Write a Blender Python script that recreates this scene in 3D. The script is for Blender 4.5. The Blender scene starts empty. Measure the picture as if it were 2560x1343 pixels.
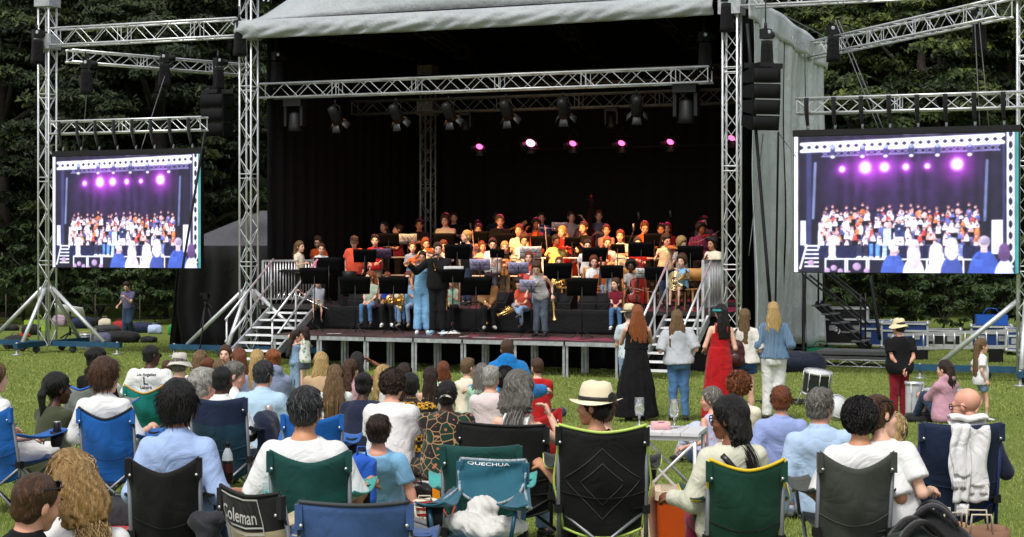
import bpy, math, random
import numpy as np
from mathutils import Vector, Matrix, noise as mnoise
from mathutils.bvhtree import BVHTree
random.seed(7); RNG = np.random.default_rng(7)
SC = bpy.context.scene
COL = SC.collection
rad = math.radians
# ------------------------------------------------------------------ camera, sky, sun, exposure
F, CX, HY, CAMZ = 4300.0, 1280.0, 600.0, 2.7       # focal length / principal column / horizon row, in photograph pixels
cd = bpy.data.cameras.new('camera'); cam = bpy.data.objects.new('camera', cd); COL.objects.link(cam)
cam.location = (0, 0, CAMZ); cam.rotation_euler = (rad(90), 0, 0)
cd.sensor_width = 36; cd.lens = 36 * F / 2560; cd.shift_y = -(671.5 - HY) / 2560
cd.clip_start = .1; cd.clip_end = 600
SC.camera = cam
wd = bpy.data.worlds.new('World'); SC.world = wd; wd.use_nodes = True
wn = wd.node_tree; bg = wn.nodes['Background']
sky = wn.nodes.new('ShaderNodeTexSky'); sky.sky_type = 'NISHITA'; sky.sun_disc = False
SUN_EL, SUN_AZ = rad(58), rad(205)                   # sun azimuth: clockwise from +Y, i.e. behind the camera on the left
sky.sun_elevation = SUN_EL; sky.sun_rotation = SUN_AZ; sky.dust_density = 3.0; sky.ozone_density = .6
hs = wn.nodes.new('ShaderNodeHueSaturation'); hs.inputs['Saturation'].default_value = .28
wn.links.new(sky.outputs[0], hs.inputs['Color']); wn.links.new(hs.outputs[0], bg.inputs[0])
bg.inputs[1].default_value = .125
sl = bpy.data.lights.new('sun', 'SUN'); sl.energy = 1.5; sl.angle = rad(14); sl.color = (1, .96, .9)
so = bpy.data.objects.new('sun', sl); COL.objects.link(so)
sd = Vector((math.sin(SUN_AZ) * math.cos(SUN_EL), math.cos(SUN_AZ) * math.cos(SUN_EL), math.sin(SUN_EL)))
so.rotation_euler = sd.to_track_quat('Z', 'Y').to_euler(); so.location = sd * 80
SC.view_settings.view_transform = 'Standard'; SC.view_settings.look = 'None'
SC.view_settings.exposure = 0.5; SC.view_settings.gamma = 1; SC.view_settings.use_curve_mapping = False
SC.render.engine = 'CYCLES'
SC.cycles.max_bounces = 6; SC.cycles.diffuse_bounces = 3; SC.cycles.transparent_max_bounces = 6

# ------------------------------------------------------------------ geometry of the place
def G(y, x=0.0):                                      # height of the lawn at distance y: a low bank towards the camera
 return float(np.interp(y, [0, 8, 12, 16, 19, 22.5, 25.2, 400], [.85, .72, .62, .56, .49, .28, 0, 0]))
def P(px, s, py=None, z=None):                        # a pixel column and a scale (pixels per metre) as a place on the ground
 y = F / s; x = (px - CX) / s
 if py is not None: z = CAMZ + (HY - py) / s
 return Vector((x, y, G(y) if z is None else z))
SA = rad(22.2); CU, SU = math.cos(SA), math.sin(SA)
SO = Vector((-6.0, 39.2, 0))
def ST(u, v, z=0.0):                                  # stage coordinates: u along the front to the right, v to the back
 return Vector((SO.x + u * CU + v * SU, SO.y - u * SU + v * CU, z))
def UV(px, v):                                        # u of the stage point seen in pixel column px on row v
 k = (px - CX) / F
 return (k * (SO.y + v * CU) - SO.x - v * SU) / (CU + k * SU)
DECK, UP = .72, 1.22

# ------------------------------------------------------------------ scene objects
def tag(o, label=None, cat=None, group=None, kind=None):
 if label: o['label'] = label
 if cat: o['category'] = cat
 if group: o['group'] = group
 if kind: o['kind'] = kind
 return o
def thing(name, label, cat, loc=(0, 0, 0), rz=0.0, group=None):
 o = bpy.data.objects.new(name, None); COL.objects.link(o); o.location = loc; o.rotation_euler = (0, 0, rz)
 o.empty_display_size = .1
 return tag(o, label, cat, group)
def link(name, me, parent=None, m=None):
 o = bpy.data.objects.new(name, me); COL.objects.link(o)
 if parent is not None: o.parent = parent
 if m is not None:
  me.materials.clear()
  for q in (m if isinstance(m, (list, tuple)) else [m]): me.materials.append(q)
 return o
def kids(o): return [c for c in bpy.data.objects if c.parent == o]
def copy_tree(o, loc=None, rz=None, label=None, group=None, parent=None, _k=None):
 if _k is None:
  _k = {}
  for c in bpy.data.objects:
   if c.parent: _k.setdefault(c.parent.name, []).append(c)
 c = o.copy(); COL.objects.link(c)
 if parent is not None: c.parent = parent
 if loc is not None: c.location = loc
 if rz is not None: c.rotation_euler = (0, 0, rz)
 if label: c['label'] = label
 if group: c['group'] = group
 for ch in _k.get(o.name, []): copy_tree(ch, parent=c, _k=_k)
 return c
def mesh_np(name, V, Fq, mats=None, mi=None, smooth=True):
 me = bpy.data.meshes.new(name)
 V = np.asarray(V, np.float32)
 if isinstance(Fq, np.ndarray):
  n = Fq.shape[1]; lt = np.full(len(Fq), n, np.int32); lv = Fq.astype(np.int32).ravel()
 else:
  lt = np.array([len(f) for f in Fq], np.int32); lv = np.fromiter((i for f in Fq for i in f), np.int32)
 me.vertices.add(len(V)); me.vertices.foreach_set('co', V.ravel())
 me.loops.add(len(lv)); me.loops.foreach_set('vertex_index', lv)
 me.polygons.add(len(lt)); me.polygons.foreach_set('loop_start', np.concatenate([[0], np.cumsum(lt)[:-1]]).astype(np.int32))
 me.polygons.foreach_set('loop_total', lt)
 if mi is not None: me.polygons.foreach_set('material_index', np.asarray(mi, np.int32))
 if isinstance(smooth, bool): me.polygons.foreach_set('use_smooth', np.full(len(lt), smooth, bool))
 else: me.polygons.foreach_set('use_smooth', np.asarray(smooth, bool))
 me.update(calc_edges=True)
 if mats:
  for m in mats: me.materials.append(m)
 return me
def frame(d, up=(0, 0, 1)):
 d = Vector(d).normalized(); u = Vector(up)
 r = d.cross(u)
 if r.length < 1e-4: r = d.cross(Vector((0, 1, 0)) if abs(d.y) < .9 else Vector((1, 0, 0)))
 r.normalize(); return r, d, r.cross(d)            # right, forward, up
class MB:
 """collects shapes; build() links them as one mesh object"""
 def __init__(s): s.v = []; s.f = []; s.mi = []; s.sm = []; s.c = 0
 def add(s, vs, fs, mi=None, sm=False):
  n = len(s.v); s.v += [tuple(p) for p in vs]
  for f in fs: s.f.append([i + n for i in f]); s.mi.append(s.c if mi is None else mi); s.sm.append(sm)
  return s
 def box(s, c, d, R=None, mi=None, taper=1.0):
  hx, hy, hz = d[0] / 2, d[1] / 2, d[2] / 2
  vs = [Vector((x * hx * (taper if z > 0 else 1), y * hy * (taper if z > 0 else 1), z * hz)) for z in (-1, 1) for y in (-1, 1) for x in (-1, 1)]
  if R is not None: vs = [R @ p for p in vs]
  c = Vector(c)
  return s.add([p + c for p in vs], [(0, 2, 3, 1), (4, 5, 7, 6), (0, 1, 5, 4), (2, 6, 7, 3), (0, 4, 6, 2), (1, 3, 7, 5)], mi)
 def bar(s, a, b, w, h, up=(0, 0, 1), mi=None):
  a, b = Vector(a), Vector(b); r, d, u = frame(b - a, up)
  vs = [p + r * x * w / 2 + u * z * h / 2 for p in (a, b) for x, z in ((-1, -1), (1, -1), (1, 1), (-1, 1))]
  return s.add(vs, [(0, 1, 2, 3), (7, 6, 5, 4), (0, 4, 5, 1), (1, 5, 6, 2), (2, 6, 7, 3), (3, 7, 4, 0)], mi)
 def tube(s, pts, r, n=6, mi=None, cap=True, sm=True, flat=1.0, up=(0, 0, 1)):
  pts = [Vector(p) for p in pts]; m = len(pts)
  rs = r if isinstance(r, (list, tuple)) else [r] * m
  vs = []
  for i, p in enumerate(pts):
   d = (pts[min(i + 1, m - 1)] - pts[max(i - 1, 0)])
   R, _, U = frame(d, up)
   for k in range(n):
    a = 2 * math.pi * k / n; vs.append(p + R * (math.cos(a) * rs[i]) + U * (math.sin(a) * rs[i] * flat))
  fs = [(i * n + k, i * n + (k + 1) % n, (i + 1) * n + (k + 1) % n, (i + 1) * n + k) for i in range(m - 1) for k in range(n)]
  s.add(vs, fs, mi, sm)
  if cap:
   b = len(s.v) - len(vs)
   for f in ([b + k for k in range(n)][::-1], [b + (m - 1) * n + k for k in range(n)]):
    s.f.append(f); s.mi.append(s.c if mi is None else mi); s.sm.append(False)
  return s
 def lathe(s, prof, c=(0, 0, 0), n=12, R=None, mi=None, sm=True, cap=True):
  c = Vector(c); vs = []
  for r, z in prof:
   for k in range(n):
    a = 2 * math.pi * k / n; p = Vector((r * math.cos(a), r * math.sin(a), z))
    vs.append((R @ p if R is not None else p) + c)
  m = len(prof)
  fs = [(i * n + k, i * n + (k + 1) % n, (i + 1) * n + (k + 1) % n, (i + 1) * n + k) for i in range(m - 1) for k in range(n)]
  s.add(vs, fs, mi, sm)
  if cap:
   b = len(s.v) - len(vs)
   for f in ([b + k for k in range(n)][::-1], [b + (m - 1) * n + k for k in range(n)]):
    s.f.append(f); s.mi.append(s.c if mi is None else mi); s.sm.append(False)
  return s
 def grid(s, fn, nu, nv, mi=None, sm=True, wrap=False):
  vs = [fn(i / nu, j / nv) for j in range(nv + 1) for i in range(nu + 1)]
  fs = [(j * (nu + 1) + i, j * (nu + 1) + i + 1, (j + 1) * (nu + 1) + i + 1, (j + 1) * (nu + 1) + i) for j in range(nv) for i in range(nu)]
  return s.add(vs, fs, mi, sm)
 def sheet(s, fn, nu, nv, t=.006, mi=None, sm=True):   # a grid with thickness t
  V = [[Vector(fn(i / nu, j / nv)) for i in range(nu + 1)] for j in range(nv + 1)]
  N = [[None] * (nu + 1) for _ in range(nv + 1)]
  for j in range(nv + 1):
   for i in range(nu + 1):
    a = V[j][min(i + 1, nu)] - V[j][max(i - 1, 0)]; b = V[min(j + 1, nv)][i] - V[max(j - 1, 0)][i]
    n = a.cross(b); N[j][i] = n.normalized() if n.length > 1e-9 else Vector((0, 0, 1))
  W = nu + 1; K = W * (nv + 1)
  vs = [V[j][i] + N[j][i] * t / 2 for j in range(nv + 1) for i in range(W)] + [V[j][i] - N[j][i] * t / 2 for j in range(nv + 1) for i in range(W)]
  fs = []
  for j in range(nv):
   for i in range(nu):
    a = j * W + i; fs.append((a, a + 1, a + W + 1, a + W)); fs.append((K + a + W, K + a + W + 1, K + a + 1, K + a))
  ring = [i for i in range(W)] + [j * W + nu for j in range(1, nv + 1)] + [nv * W + i for i in range(nu - 1, -1, -1)] + [j * W for j in range(nv - 1, 0, -1)]
  for q in range(len(ring)): a, b = ring[q], ring[(q + 1) % len(ring)]; fs.append((b, a, K + a, K + b))
  return s.add(vs, fs, mi, sm)
 def mesh(s, name, mats=None): return mesh_np(name, s.v, s.f, mats if mats is None or isinstance(mats, (list, tuple)) else [mats], s.mi, s.sm)
 def build(s, name, mats, parent=None):
  return link(name, s.mesh(name, mats), parent)

# ------------------------------------------------------------------ materials
MATS = {}
def srgb(h):
 if isinstance(h, str):
  h = h.lstrip('#'); c = [int(h[i:i + 2], 16) / 255 for i in (0, 2, 4)]
  return tuple(x / 12.92 if x <= .04045 else ((x + .055) / 1.055) ** 2.4 for x in c)
 return tuple(h[:3])
def nodes(m):
 m.use_nodes = True; nt = m.node_tree; return nt, nt.nodes['Principled BSDF']
def N(nt, t, **k):
 n = nt.nodes.new(t)
 for a, b in k.items():
  if a in n.inputs: n.inputs[a].default_value = b
  else: setattr(n, a, b)
 return n
def ramp(nt, fac, stops, interp='LINEAR'):
 r = nt.nodes.new('ShaderNodeValToRGB'); e = r.color_ramp.elements; r.color_ramp.interpolation = interp
 while len(e) < len(stops): e.new(.5)
 for q, (p, c) in zip(e, stops): q.position = p; q.color = (*c, 1)
 nt.links.new(fac, r.inputs[0]); return r.outputs[0]
def mixc(nt, fac, a, b, mode='MIX'):
 m = nt.nodes.new('ShaderNodeMix'); m.data_type = 'RGBA'; m.blend_type = mode
 for i, x in ((0, fac), (6, a), (7, b)):
  if hasattr(x, 'is_output'): nt.links.new(x, m.inputs[i])
  elif i == 0: m.inputs[0].default_value = x
  else: m.inputs[i].default_value = (*x, 1)
 return m.outputs[2]
def bump(nt, bs, h, strength=.3, dist=.01):
 b = N(nt, 'ShaderNodeBump'); b.inputs['Strength'].default_value = strength; b.inputs['Distance'].default_value = dist
 nt.links.new(h, b.inputs['Height']); nt.links.new(b.outputs[0], bs.inputs['Normal'])
def objco(nt): return nt.nodes.new('ShaderNodeTexCoord').outputs['Object']
def plain(name, col, rough=.6, metal=0.0, var=.12, scale=6.0, bmp=0.0, bscale=60.0, emit=0.0, spec=.5):
 """painted, plastic, metal, wood: base colour with slight wear and grain"""
 key = ('p', name)
 if key in MATS: return MATS[key]
 m = bpy.data.materials.new(name); nt, bs = nodes(m); c = srgb(col)
 co = objco(nt); nz = N(nt, 'ShaderNodeTexNoise', Scale=scale, Detail=5.0); nt.links.new(co, nz.inputs[0])
 o = ramp(nt, nz.outputs[0], [(.3, tuple(x * (1 - var) for x in c)), (.7, tuple(min(1, x * (1 + var)) for x in c))])
 nt.links.new(o, bs.inputs['Base Color'])
 bs.inputs['Roughness'].default_value = rough; bs.inputs['Metallic'].default_value = metal
 bs.inputs['Specular IOR Level'].default_value = spec
 if emit: nt.links.new(o, bs.inputs['Emission Color']); bs.inputs['Emission Strength'].default_value = emit
 if bmp:
  n2 = N(nt, 'ShaderNodeTexNoise', Scale=bscale, Detail=4.0); nt.links.new(co, n2.inputs[0]); bump(nt, bs, n2.outputs[0], bmp)
 MATS[key] = m; return m
def cloth(name, col, pat=None, c2=None, rough=.9, wr=.5, sheen=.15, scale=None):
 """woven fabric with soft creases; pat: stripe_h, stripe_v, plaid, spots, floral, tribal, denim, ikat, rib"""
 key = ('c', name)
 if key in MATS: return MATS[key]
 m = bpy.data.materials.new(name); nt, bs = nodes(m); c = srgb(col); d = srgb(c2) if c2 else tuple(x * .5 for x in c)
 co = objco(nt)
 nz = N(nt, 'ShaderNodeTexNoise', Scale=9.0, Detail=4.0); nt.links.new(co, nz.inputs[0])
 k = .06 if pat != 'denim' else .22
 base = ramp(nt, nz.outputs[0], [(.3, tuple(x * (1 - k) for x in c)), (.7, tuple(min(1, x * (1 + k)) for x in c))])
 out = base
 def wave(ax, sc, w=.5, prof='SIN'):
  t = N(nt, 'ShaderNodeTexWave', wave_type='BANDS', bands_direction=ax, Scale=sc, Distortion=.4); nt.links.new(co, t.inputs[0])
  return ramp(nt, t.outputs[1], [(max(0, w - .06), (0, 0, 0)), (min(1, w + .06), (1, 1, 1))])
 if pat == 'stripe_h': out = mixc(nt, wave('Z', scale or 6, .5), base, d)
 elif pat == 'stripe_v': out = mixc(nt, wave('X', scale or 10, .55), base, d)
 elif pat == 'plaid':
  a = mixc(nt, wave('Z', scale or 5, .7), base, d); out = mixc(nt, wave('X', scale or 5, .7), a, d)
 elif pat in ('spots', 'floral', 'tribal', 'ikat'):
  v = N(nt, 'ShaderNodeTexVoronoi', Scale=scale or 14); nt.links.new(co, v.inputs[0])
  if pat == 'spots': out = mixc(nt, ramp(nt, v.outputs['Distance'], [(.2, (1, 1, 1)), (.3, (0, 0, 0))]), base, d)
  elif pat == 'floral':
   hue = mixc(nt, .75, v.outputs['Color'], d)
   out = mixc(nt, ramp(nt, v.outputs['Distance'], [(.28, (1, 1, 1)), (.38, (0, 0, 0))]), base, hue)
  elif pat == 'tribal':
   e = N(nt, 'ShaderNodeTexVoronoi', feature='DISTANCE_TO_EDGE', Scale=scale or 11); nt.links.new(co, e.inputs[0])
   a = mixc(nt, ramp(nt, v.outputs['Color'], [(.45, (0, 0, 0)), (.5, (1, 1, 1))]), base, (.012, .012, .012))
   a = mixc(nt, ramp(nt, e.outputs['Distance'], [(.02, (1, 1, 1)), (.045, (0, 0, 0))]), a, d)
   out = mixc(nt, ramp(nt, v.outputs['Distance'], [(.13, (1, 1, 1)), (.16, (0, 0, 0))]), a, (.42, .12, .07))
  else:
   ck = N(nt, 'ShaderNodeTexChecker', Scale=scale or 42); nt.links.new(co, ck.inputs[0])
   a = mixc(nt, ck.outputs[1], base, d)
   a = mixc(nt, ramp(nt, v.outputs['Distance'], [(.2, (1, 1, 1)), (.3, (0, 0, 0))]), a, (.03, .03, .02))
   out = mixc(nt, wave('Z', 3.2, .78), a, d)
 nt.links.new(out, bs.inputs['Base Color'])
 bs.inputs['Roughness'].default_value = rough; bs.inputs['Specular IOR Level'].default_value = .25
 bs.inputs['Sheen Weight'].default_value = sheen
 w1 = N(nt, 'ShaderNodeTexNoise', Scale=4.2, Detail=3.0, Distortion=.9); nt.links.new(co, w1.inputs[0])
 w2 = N(nt, 'ShaderNodeTexNoise', Scale=300.0, Detail=1.0); nt.links.new(co, w2.inputs[0])
 rg = N(nt, 'ShaderNodeMath', operation='PINGPONG'); nt.links.new(w1.outputs[0], rg.inputs[0]); rg.inputs[1].default_value = .22
 sm = N(nt, 'ShaderNodeMath', operation='MULTIPLY_ADD'); nt.links.new(w2.outputs[0], sm.inputs[0]); sm.inputs[1].default_value = .03; nt.links.new(rg.outputs[0], sm.inputs[2])
 h = sm.outputs[0]
 if pat == 'rib':
  h = N(nt, 'ShaderNodeTexWave', wave_type='BANDS', bands_direction='X', Scale=16.0, Distortion=.3); nt.links.new(co, h.inputs[0]); h = h.outputs[1]
 bump(nt, bs, h, min(1, wr * 1.5), .05)
 MATS[key] = m; return m
def skin_mat(name, col):
 key = ('s', name)
 if key in MATS: return MATS[key]
 m = bpy.data.materials.new(name); nt, bs = nodes(m); c = srgb(col)
 co = objco(nt); nz = N(nt, 'ShaderNodeTexNoise', Scale=11.0, Detail=3.0); nt.links.new(co, nz.inputs[0])
 o = ramp(nt, nz.outputs[0], [(.3, (c[0] * .88, c[1] * .8, c[2] * .78)), (.7, (min(1, c[0] * 1.06), c[1] * 1.06, c[2] * 1.06))])
 nt.links.new(o, bs.inputs['Base Color']); bs.inputs['Roughness'].default_value = .5; bs.inputs['Specular IOR Level'].default_value = .35
 bs.inputs['Subsurface Weight'].default_value = .06; bs.inputs['Subsurface Radius'].default_value = (.02, .008, .004)
 MATS[key] = m; return m
def hair_mat(name, col, col2=None):
 key = ('h', name)
 if key in MATS: return MATS[key]
 m = bpy.data.materials.new(name); nt, bs = nodes(m); c = srgb(col); d = srgb(col2) if col2 else tuple(min(1, x * 2.0 + .004) for x in c)
 at = N(nt, 'ShaderNodeAttribute', attribute_name='tone')
 co = objco(nt); mp = N(nt, 'ShaderNodeMapping'); mp.inputs['Scale'].default_value = (1, 1, .12); nt.links.new(co, mp.inputs[0])
 nz = N(nt, 'ShaderNodeTexNoise', Scale=120.0, Detail=4.0, Roughness=.65); nt.links.new(mp.outputs[0], nz.inputs[0])
 ad = N(nt, 'ShaderNodeMath', operation='ADD'); nt.links.new(at.outputs['Fac'], ad.inputs[0]); nt.links.new(nz.outputs[0], ad.inputs[1])
 hf = N(nt, 'ShaderNodeMath', operation='MULTIPLY'); nt.links.new(ad.outputs[0], hf.inputs[0]); hf.inputs[1].default_value = .5
 o = ramp(nt, hf.outputs[0], [(.24, tuple(x * .35 for x in c)), (.46, c), (.72, d)])
 nt.links.new(o, bs.inputs['Base Color']); bs.inputs['Roughness'].default_value = .45; bs.inputs['Specular IOR Level'].default_value = .4
 bs.inputs['Anisotropic'].default_value = .4
 bump(nt, bs, nz.outputs[0], .9, .02)
 MATS[key] = m; return m
def emitter(name, col, strength):
 key = ('e', name)
 if key in MATS: return MATS[key]
 m = bpy.data.materials.new(name); nt, bs = nodes(m)
 bs.inputs['Base Color'].default_value = (.02, .02, .02, 1); bs.inputs['Emission Color'].default_value = (*srgb(col), 1); bs.inputs['Emission Strength'].default_value = strength
 MATS[key] = m; return m
ALU = plain('aluminium', (.70, .71, .73), .36, .6, .15, 5, .05)
ALUD = plain('dull_galvanised_steel', (.42, .44, .46), .5, .6, .25, 9, .1)
WHITEM = plain('white_painted_metal', (.75, .76, .78), .45, .1)
BLACK = plain('black_matt_plastic', (.007, .007, .008), .6, spec=.25)
BLACKM = plain('black_painted_metal', (.009, .009, .010), .5, 0, spec=.3)
GREYM = plain('grey_steel_tube', (.2, .21, .23), .4, .5)
RUBBER = plain('black_rubber', (.02, .02, .02), .8)

# ------------------------------------------------------------------ implicit surfaces (smooth bodies and clothes)
def smin(a, b, k):
 h = np.clip(.5 + .5 * (b - a) / k, 0, 1); return b * (1 - h) + a * h - k * h * (1 - h)
class RC:                                             # round cone a -> b; flat: cut square at b
 def __init__(s, a, b, ra, rb, flat=False, flat0=False):
  s.a = np.array(a, np.float32); s.b = np.array(b, np.float32); s.ra, s.rb, s.flat, s.flat0 = ra, rb, flat, flat0
 def box(s): return np.minimum(s.a - s.ra, s.b - s.rb), np.maximum(s.a + s.ra, s.b + s.rb)
 def f(s, x, y, z):
  d = s.b - s.a; L2 = float(d @ d) + 1e-9; L = L2 ** .5
  px, py, pz = x - s.a[0], y - s.a[1], z - s.a[2]
  t = (px * d[0] + py * d[1] + pz * d[2]) / L2; tc = np.clip(t, 0, 1)
  r = np.sqrt((px - tc * d[0]) ** 2 + (py - tc * d[1]) ** 2 + (pz - tc * d[2]) ** 2) - (s.ra + (s.rb - s.ra) * tc)
  if s.flat: r = np.maximum(r, (t - 1) * L)
  if s.flat0: r = np.maximum(r, -t * L)
  return r
class EL:                                             # ellipsoid, optional 3x3 axes (columns)
 def __init__(s, c, r, R=None): s.c = np.array(c, np.float32); s.r = np.array(r, np.float32); s.R = None if R is None else np.array(R, np.float32)
 def box(s): m = s.r.max() if s.R is not None else s.r; return s.c - m, s.c + m
 def f(s, x, y, z):
  px, py, pz = x - s.c[0], y - s.c[1], z - s.c[2]
  if s.R is not None:
   R = s.R; px, py, pz = px * R[0, 0] + py * R[1, 0] + pz * R[2, 0], px * R[0, 1] + py * R[1, 1] + pz * R[2, 1], px * R[0, 2] + py * R[1, 2] + pz * R[2, 2]
  k0 = np.sqrt((px / s.r[0]) ** 2 + (py / s.r[1]) ** 2 + (pz / s.r[2]) ** 2)
  k1 = np.sqrt((px / s.r[0] ** 2) ** 2 + (py / s.r[1] ** 2) ** 2 + (pz / s.r[2] ** 2) ** 2) + 1e-6
  return k0 * (k0 - 1) / k1
class PR:                                             # a stack of elliptic sections along an axis
 def __init__(s, o, U, R, Fw, L, prof, t0=0.0, t1=1.0, off=0.0, fold=0, famp=0.0):
  s.o, s.U, s.R, s.F = [np.array(q, np.float32) for q in (o, U, R, Fw)]; s.L = L; s.p = np.array(prof, np.float32); s.t0, s.t1, s.off = t0, t1, off
  s.fold, s.famp = fold, famp
 def box(s):
  w = s.p[:, 1].max() + s.off + s.famp; pts = np.array([s.o + s.U * s.L * t for t in (s.t0, s.t1)]); w = max(w, (s.p[:, 2] + np.abs(s.p[:, 3])).max() + s.off + s.famp)
  return pts.min(0) - w, pts.max(0) + w
 def f(s, x, y, z):
  px, py, pz = x - s.o[0], y - s.o[1], z - s.o[2]
  a = (px * s.U[0] + py * s.U[1] + pz * s.U[2]) / s.L
  q = s.p; ac = np.clip(a, s.t0, s.t1)
  w = np.interp(ac, q[:, 0], q[:, 1]) + s.off; d = np.interp(ac, q[:, 0], q[:, 2]) + s.off; yo = np.interp(ac, q[:, 0], q[:, 3])
  X = px * s.R[0] + py * s.R[1] + pz * s.R[2]; Y = px * s.F[0] + py * s.F[1] + pz * s.F[2] - yo
  r = np.sqrt((X / w) ** 2 + (Y / d) ** 2)
  D = (r - 1) * np.minimum(w, d)
  if s.fold:
   th = np.arctan2(Y / d, X / w); g = np.clip((s.t1 - a) / max(1e-3, (s.t1 - s.t0)), 0, 1)
   D = D + s.famp * g * (np.sin(th * s.fold + 2.5 * np.sin(a * 3)) + .5 * np.sin(th * s.fold * 1.7 + 1))
  return np.maximum(D, np.maximum((s.t0 - a) * s.L, (a - s.t1) * s.L))
def wob(x, y, z, f, ph):
 return (np.sin(x * f + ph) * np.sin(y * f * 1.13 + 1.7 * ph) * np.sin(z * f * .9 + .6 * ph) + .5 * np.sin(x * f * 2.1 + z * f * 1.7 + ph) * np.sin(y * f * 1.9 - z * f * 1.3))
_E = [((0, 0, 0), (1, 0, 0)), ((0, 1, 0), (1, 1, 0)), ((0, 0, 1), (1, 0, 1)), ((0, 1, 1), (1, 1, 1)),
      ((0, 0, 0), (0, 1, 0)), ((1, 0, 0), (1, 1, 0)), ((0, 0, 1), (0, 1, 1)), ((1, 0, 1), (1, 1, 1)),
      ((0, 0, 0), (0, 0, 1)), ((1, 0, 0), (1, 0, 1)), ((0, 1, 0), (0, 1, 1)), ((1, 1, 0), (1, 1, 1))]
def nets(Fd, lo, h):
 """surface nets of field Fd (<0 inside)"""
 nx, ny, nz = Fd.shape; S = Fd < 0
 sub = lambda A, o: A[o[0]:nx - 1 + o[0], o[1]:ny - 1 + o[1], o[2]:nz - 1 + o[2]]
 cnt = sum(sub(S, (i, j, k)).astype(np.int8) for i in (0, 1) for j in (0, 1) for k in (0, 1))
 act = (cnt > 0) & (cnt < 8); ids = np.argwhere(act)
 if len(ids) == 0: return np.zeros((0, 3), np.float32), np.zeros((0, 4), np.int32)
 acc = np.zeros((len(ids), 3)); n = np.zeros(len(ids))
 i0, j0, k0 = ids.T
 for a, b in _E:
  fa = Fd[i0 + a[0], j0 + a[1], k0 + a[2]]; fb = Fd[i0 + b[0], j0 + b[1], k0 + b[2]]
  m = (fa < 0) != (fb < 0); t = np.where(m, fa / np.where(m, fa - fb, 1), 0)
  for ax in range(3): acc[:, ax] += np.where(m, a[ax] + t * (b[ax] - a[ax]), 0)
  n += m
 V = (ids + acc / n[:, None]) * h + lo
 idx = np.full(act.shape, -1, np.int32); idx[i0, j0, k0] = np.arange(len(ids))
 Q = []
 for ax in range(3):
  A = np.moveaxis(S, ax, 0); m = A[:-1] != A[1:]; pos = A[:-1]
  m = np.moveaxis(m, 0, ax); pos = np.moveaxis(pos, 0, ax)
  q = np.argwhere(m); o1, o2 = [(1, 2), (2, 0), (0, 1)][ax]
  ok = (q[:, o1] > 0) & (q[:, o2] > 0) & (q[:, o1] < Fd.shape[o1] - 1) & (q[:, o2] < Fd.shape[o2] - 1); q = q[ok]
  e1 = np.eye(3, dtype=int)[o1]; e2 = np.eye(3, dtype=int)[o2]
  g = lambda p: idx[p[:, 0], p[:, 1], p[:, 2]]
  quad = np.stack([g(q), g(q - e1), g(q - e1 - e2), g(q - e2)], 1)
  p = pos[q[:, 0], q[:, 1], q[:, 2]]; quad[~p] = quad[~p][:, ::-1]
  Q.append(quad)
 Q = np.concatenate(Q); return V.astype(np.float32), Q[(Q >= 0).all(1)]
def surf(prims, h, k=.03, cuts=(), wr=None, subs=()):
 bx = [p.box() for p in prims]
 lo = np.min([b[0] for b in bx], 0) - 2.2 * h; hi = np.max([b[1] for b in bx], 0) + 2.2 * h
 n = np.maximum(4, np.ceil((hi - lo) / h).astype(int) + 1)
 ax = [(lo[i] + h * np.arange(n[i])).astype(np.float32) for i in range(3)]
 Fd = np.full(n, .2, np.float32)
 for p, b in zip(prims, bx):
  i0 = np.maximum(0, ((b[0] - k * 1.5 - 3 * h - lo) / h).astype(int)); i1 = np.minimum(n, ((b[1] + k * 1.5 + 3 * h - lo) / h).astype(int) + 2)
  sl = tuple(slice(a, c) for a, c in zip(i0, i1))
  x = ax[0][sl[0]][:, None, None]; y = ax[1][sl[1]][None, :, None]; z = ax[2][sl[2]][None, None, :]
  Fd[sl] = smin(Fd[sl], p.f(x, y, z), k)
 x, y, z = ax[0][:, None, None], ax[1][None, :, None], ax[2][None, None, :]
 if wr: Fd += wr[0] * wob(x, y, z, wr[1], wr[2])
 for c in cuts: Fd = np.maximum(Fd, c(x, y, z))
 for c in subs: Fd = -smin(-Fd, c(x, y, z), .012)
 return nets(Fd, lo, h)
# ------------------------------------------------------------------ people
v3 = lambda *a: np.array(a, np.float32)
nrm = lambda a: a / (np.linalg.norm(a) + 1e-9)
SKIN = {'fair': '#e0b49c', 'pink': '#dda58e', 'tan': '#c08c6a', 'olive': '#b5835f', 'brown': '#7a4d35', 'dark': '#4a2e22'}
def sk(n): return skin_mat('skin_' + n, SKIN[n])
HAIR = {'black': ('#120f0f', '#3a3436'), 'darkbrown': ('#2a1a12', '#5a4030'), 'brown': ('#4a3020', '#8a6444'), 'auburn': ('#6e3a1e', '#b06a3a'),
  'ginger': ('#8a4a22', '#c88a50'), 'blonde': ('#9a7848', '#e0c48e'), 'fair': ('#b89860', '#ecd8a8'), 'dirty': ('#6e5438', '#b89868'),
  'grey': ('#6a6660', '#c0bcb4'), 'white': ('#a8a49c', '#ecebe6'), 'saltpepper': ('#242426', '#85868a')}
def hm(n): return hair_mat('hair_' + n, *HAIR[n])
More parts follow.
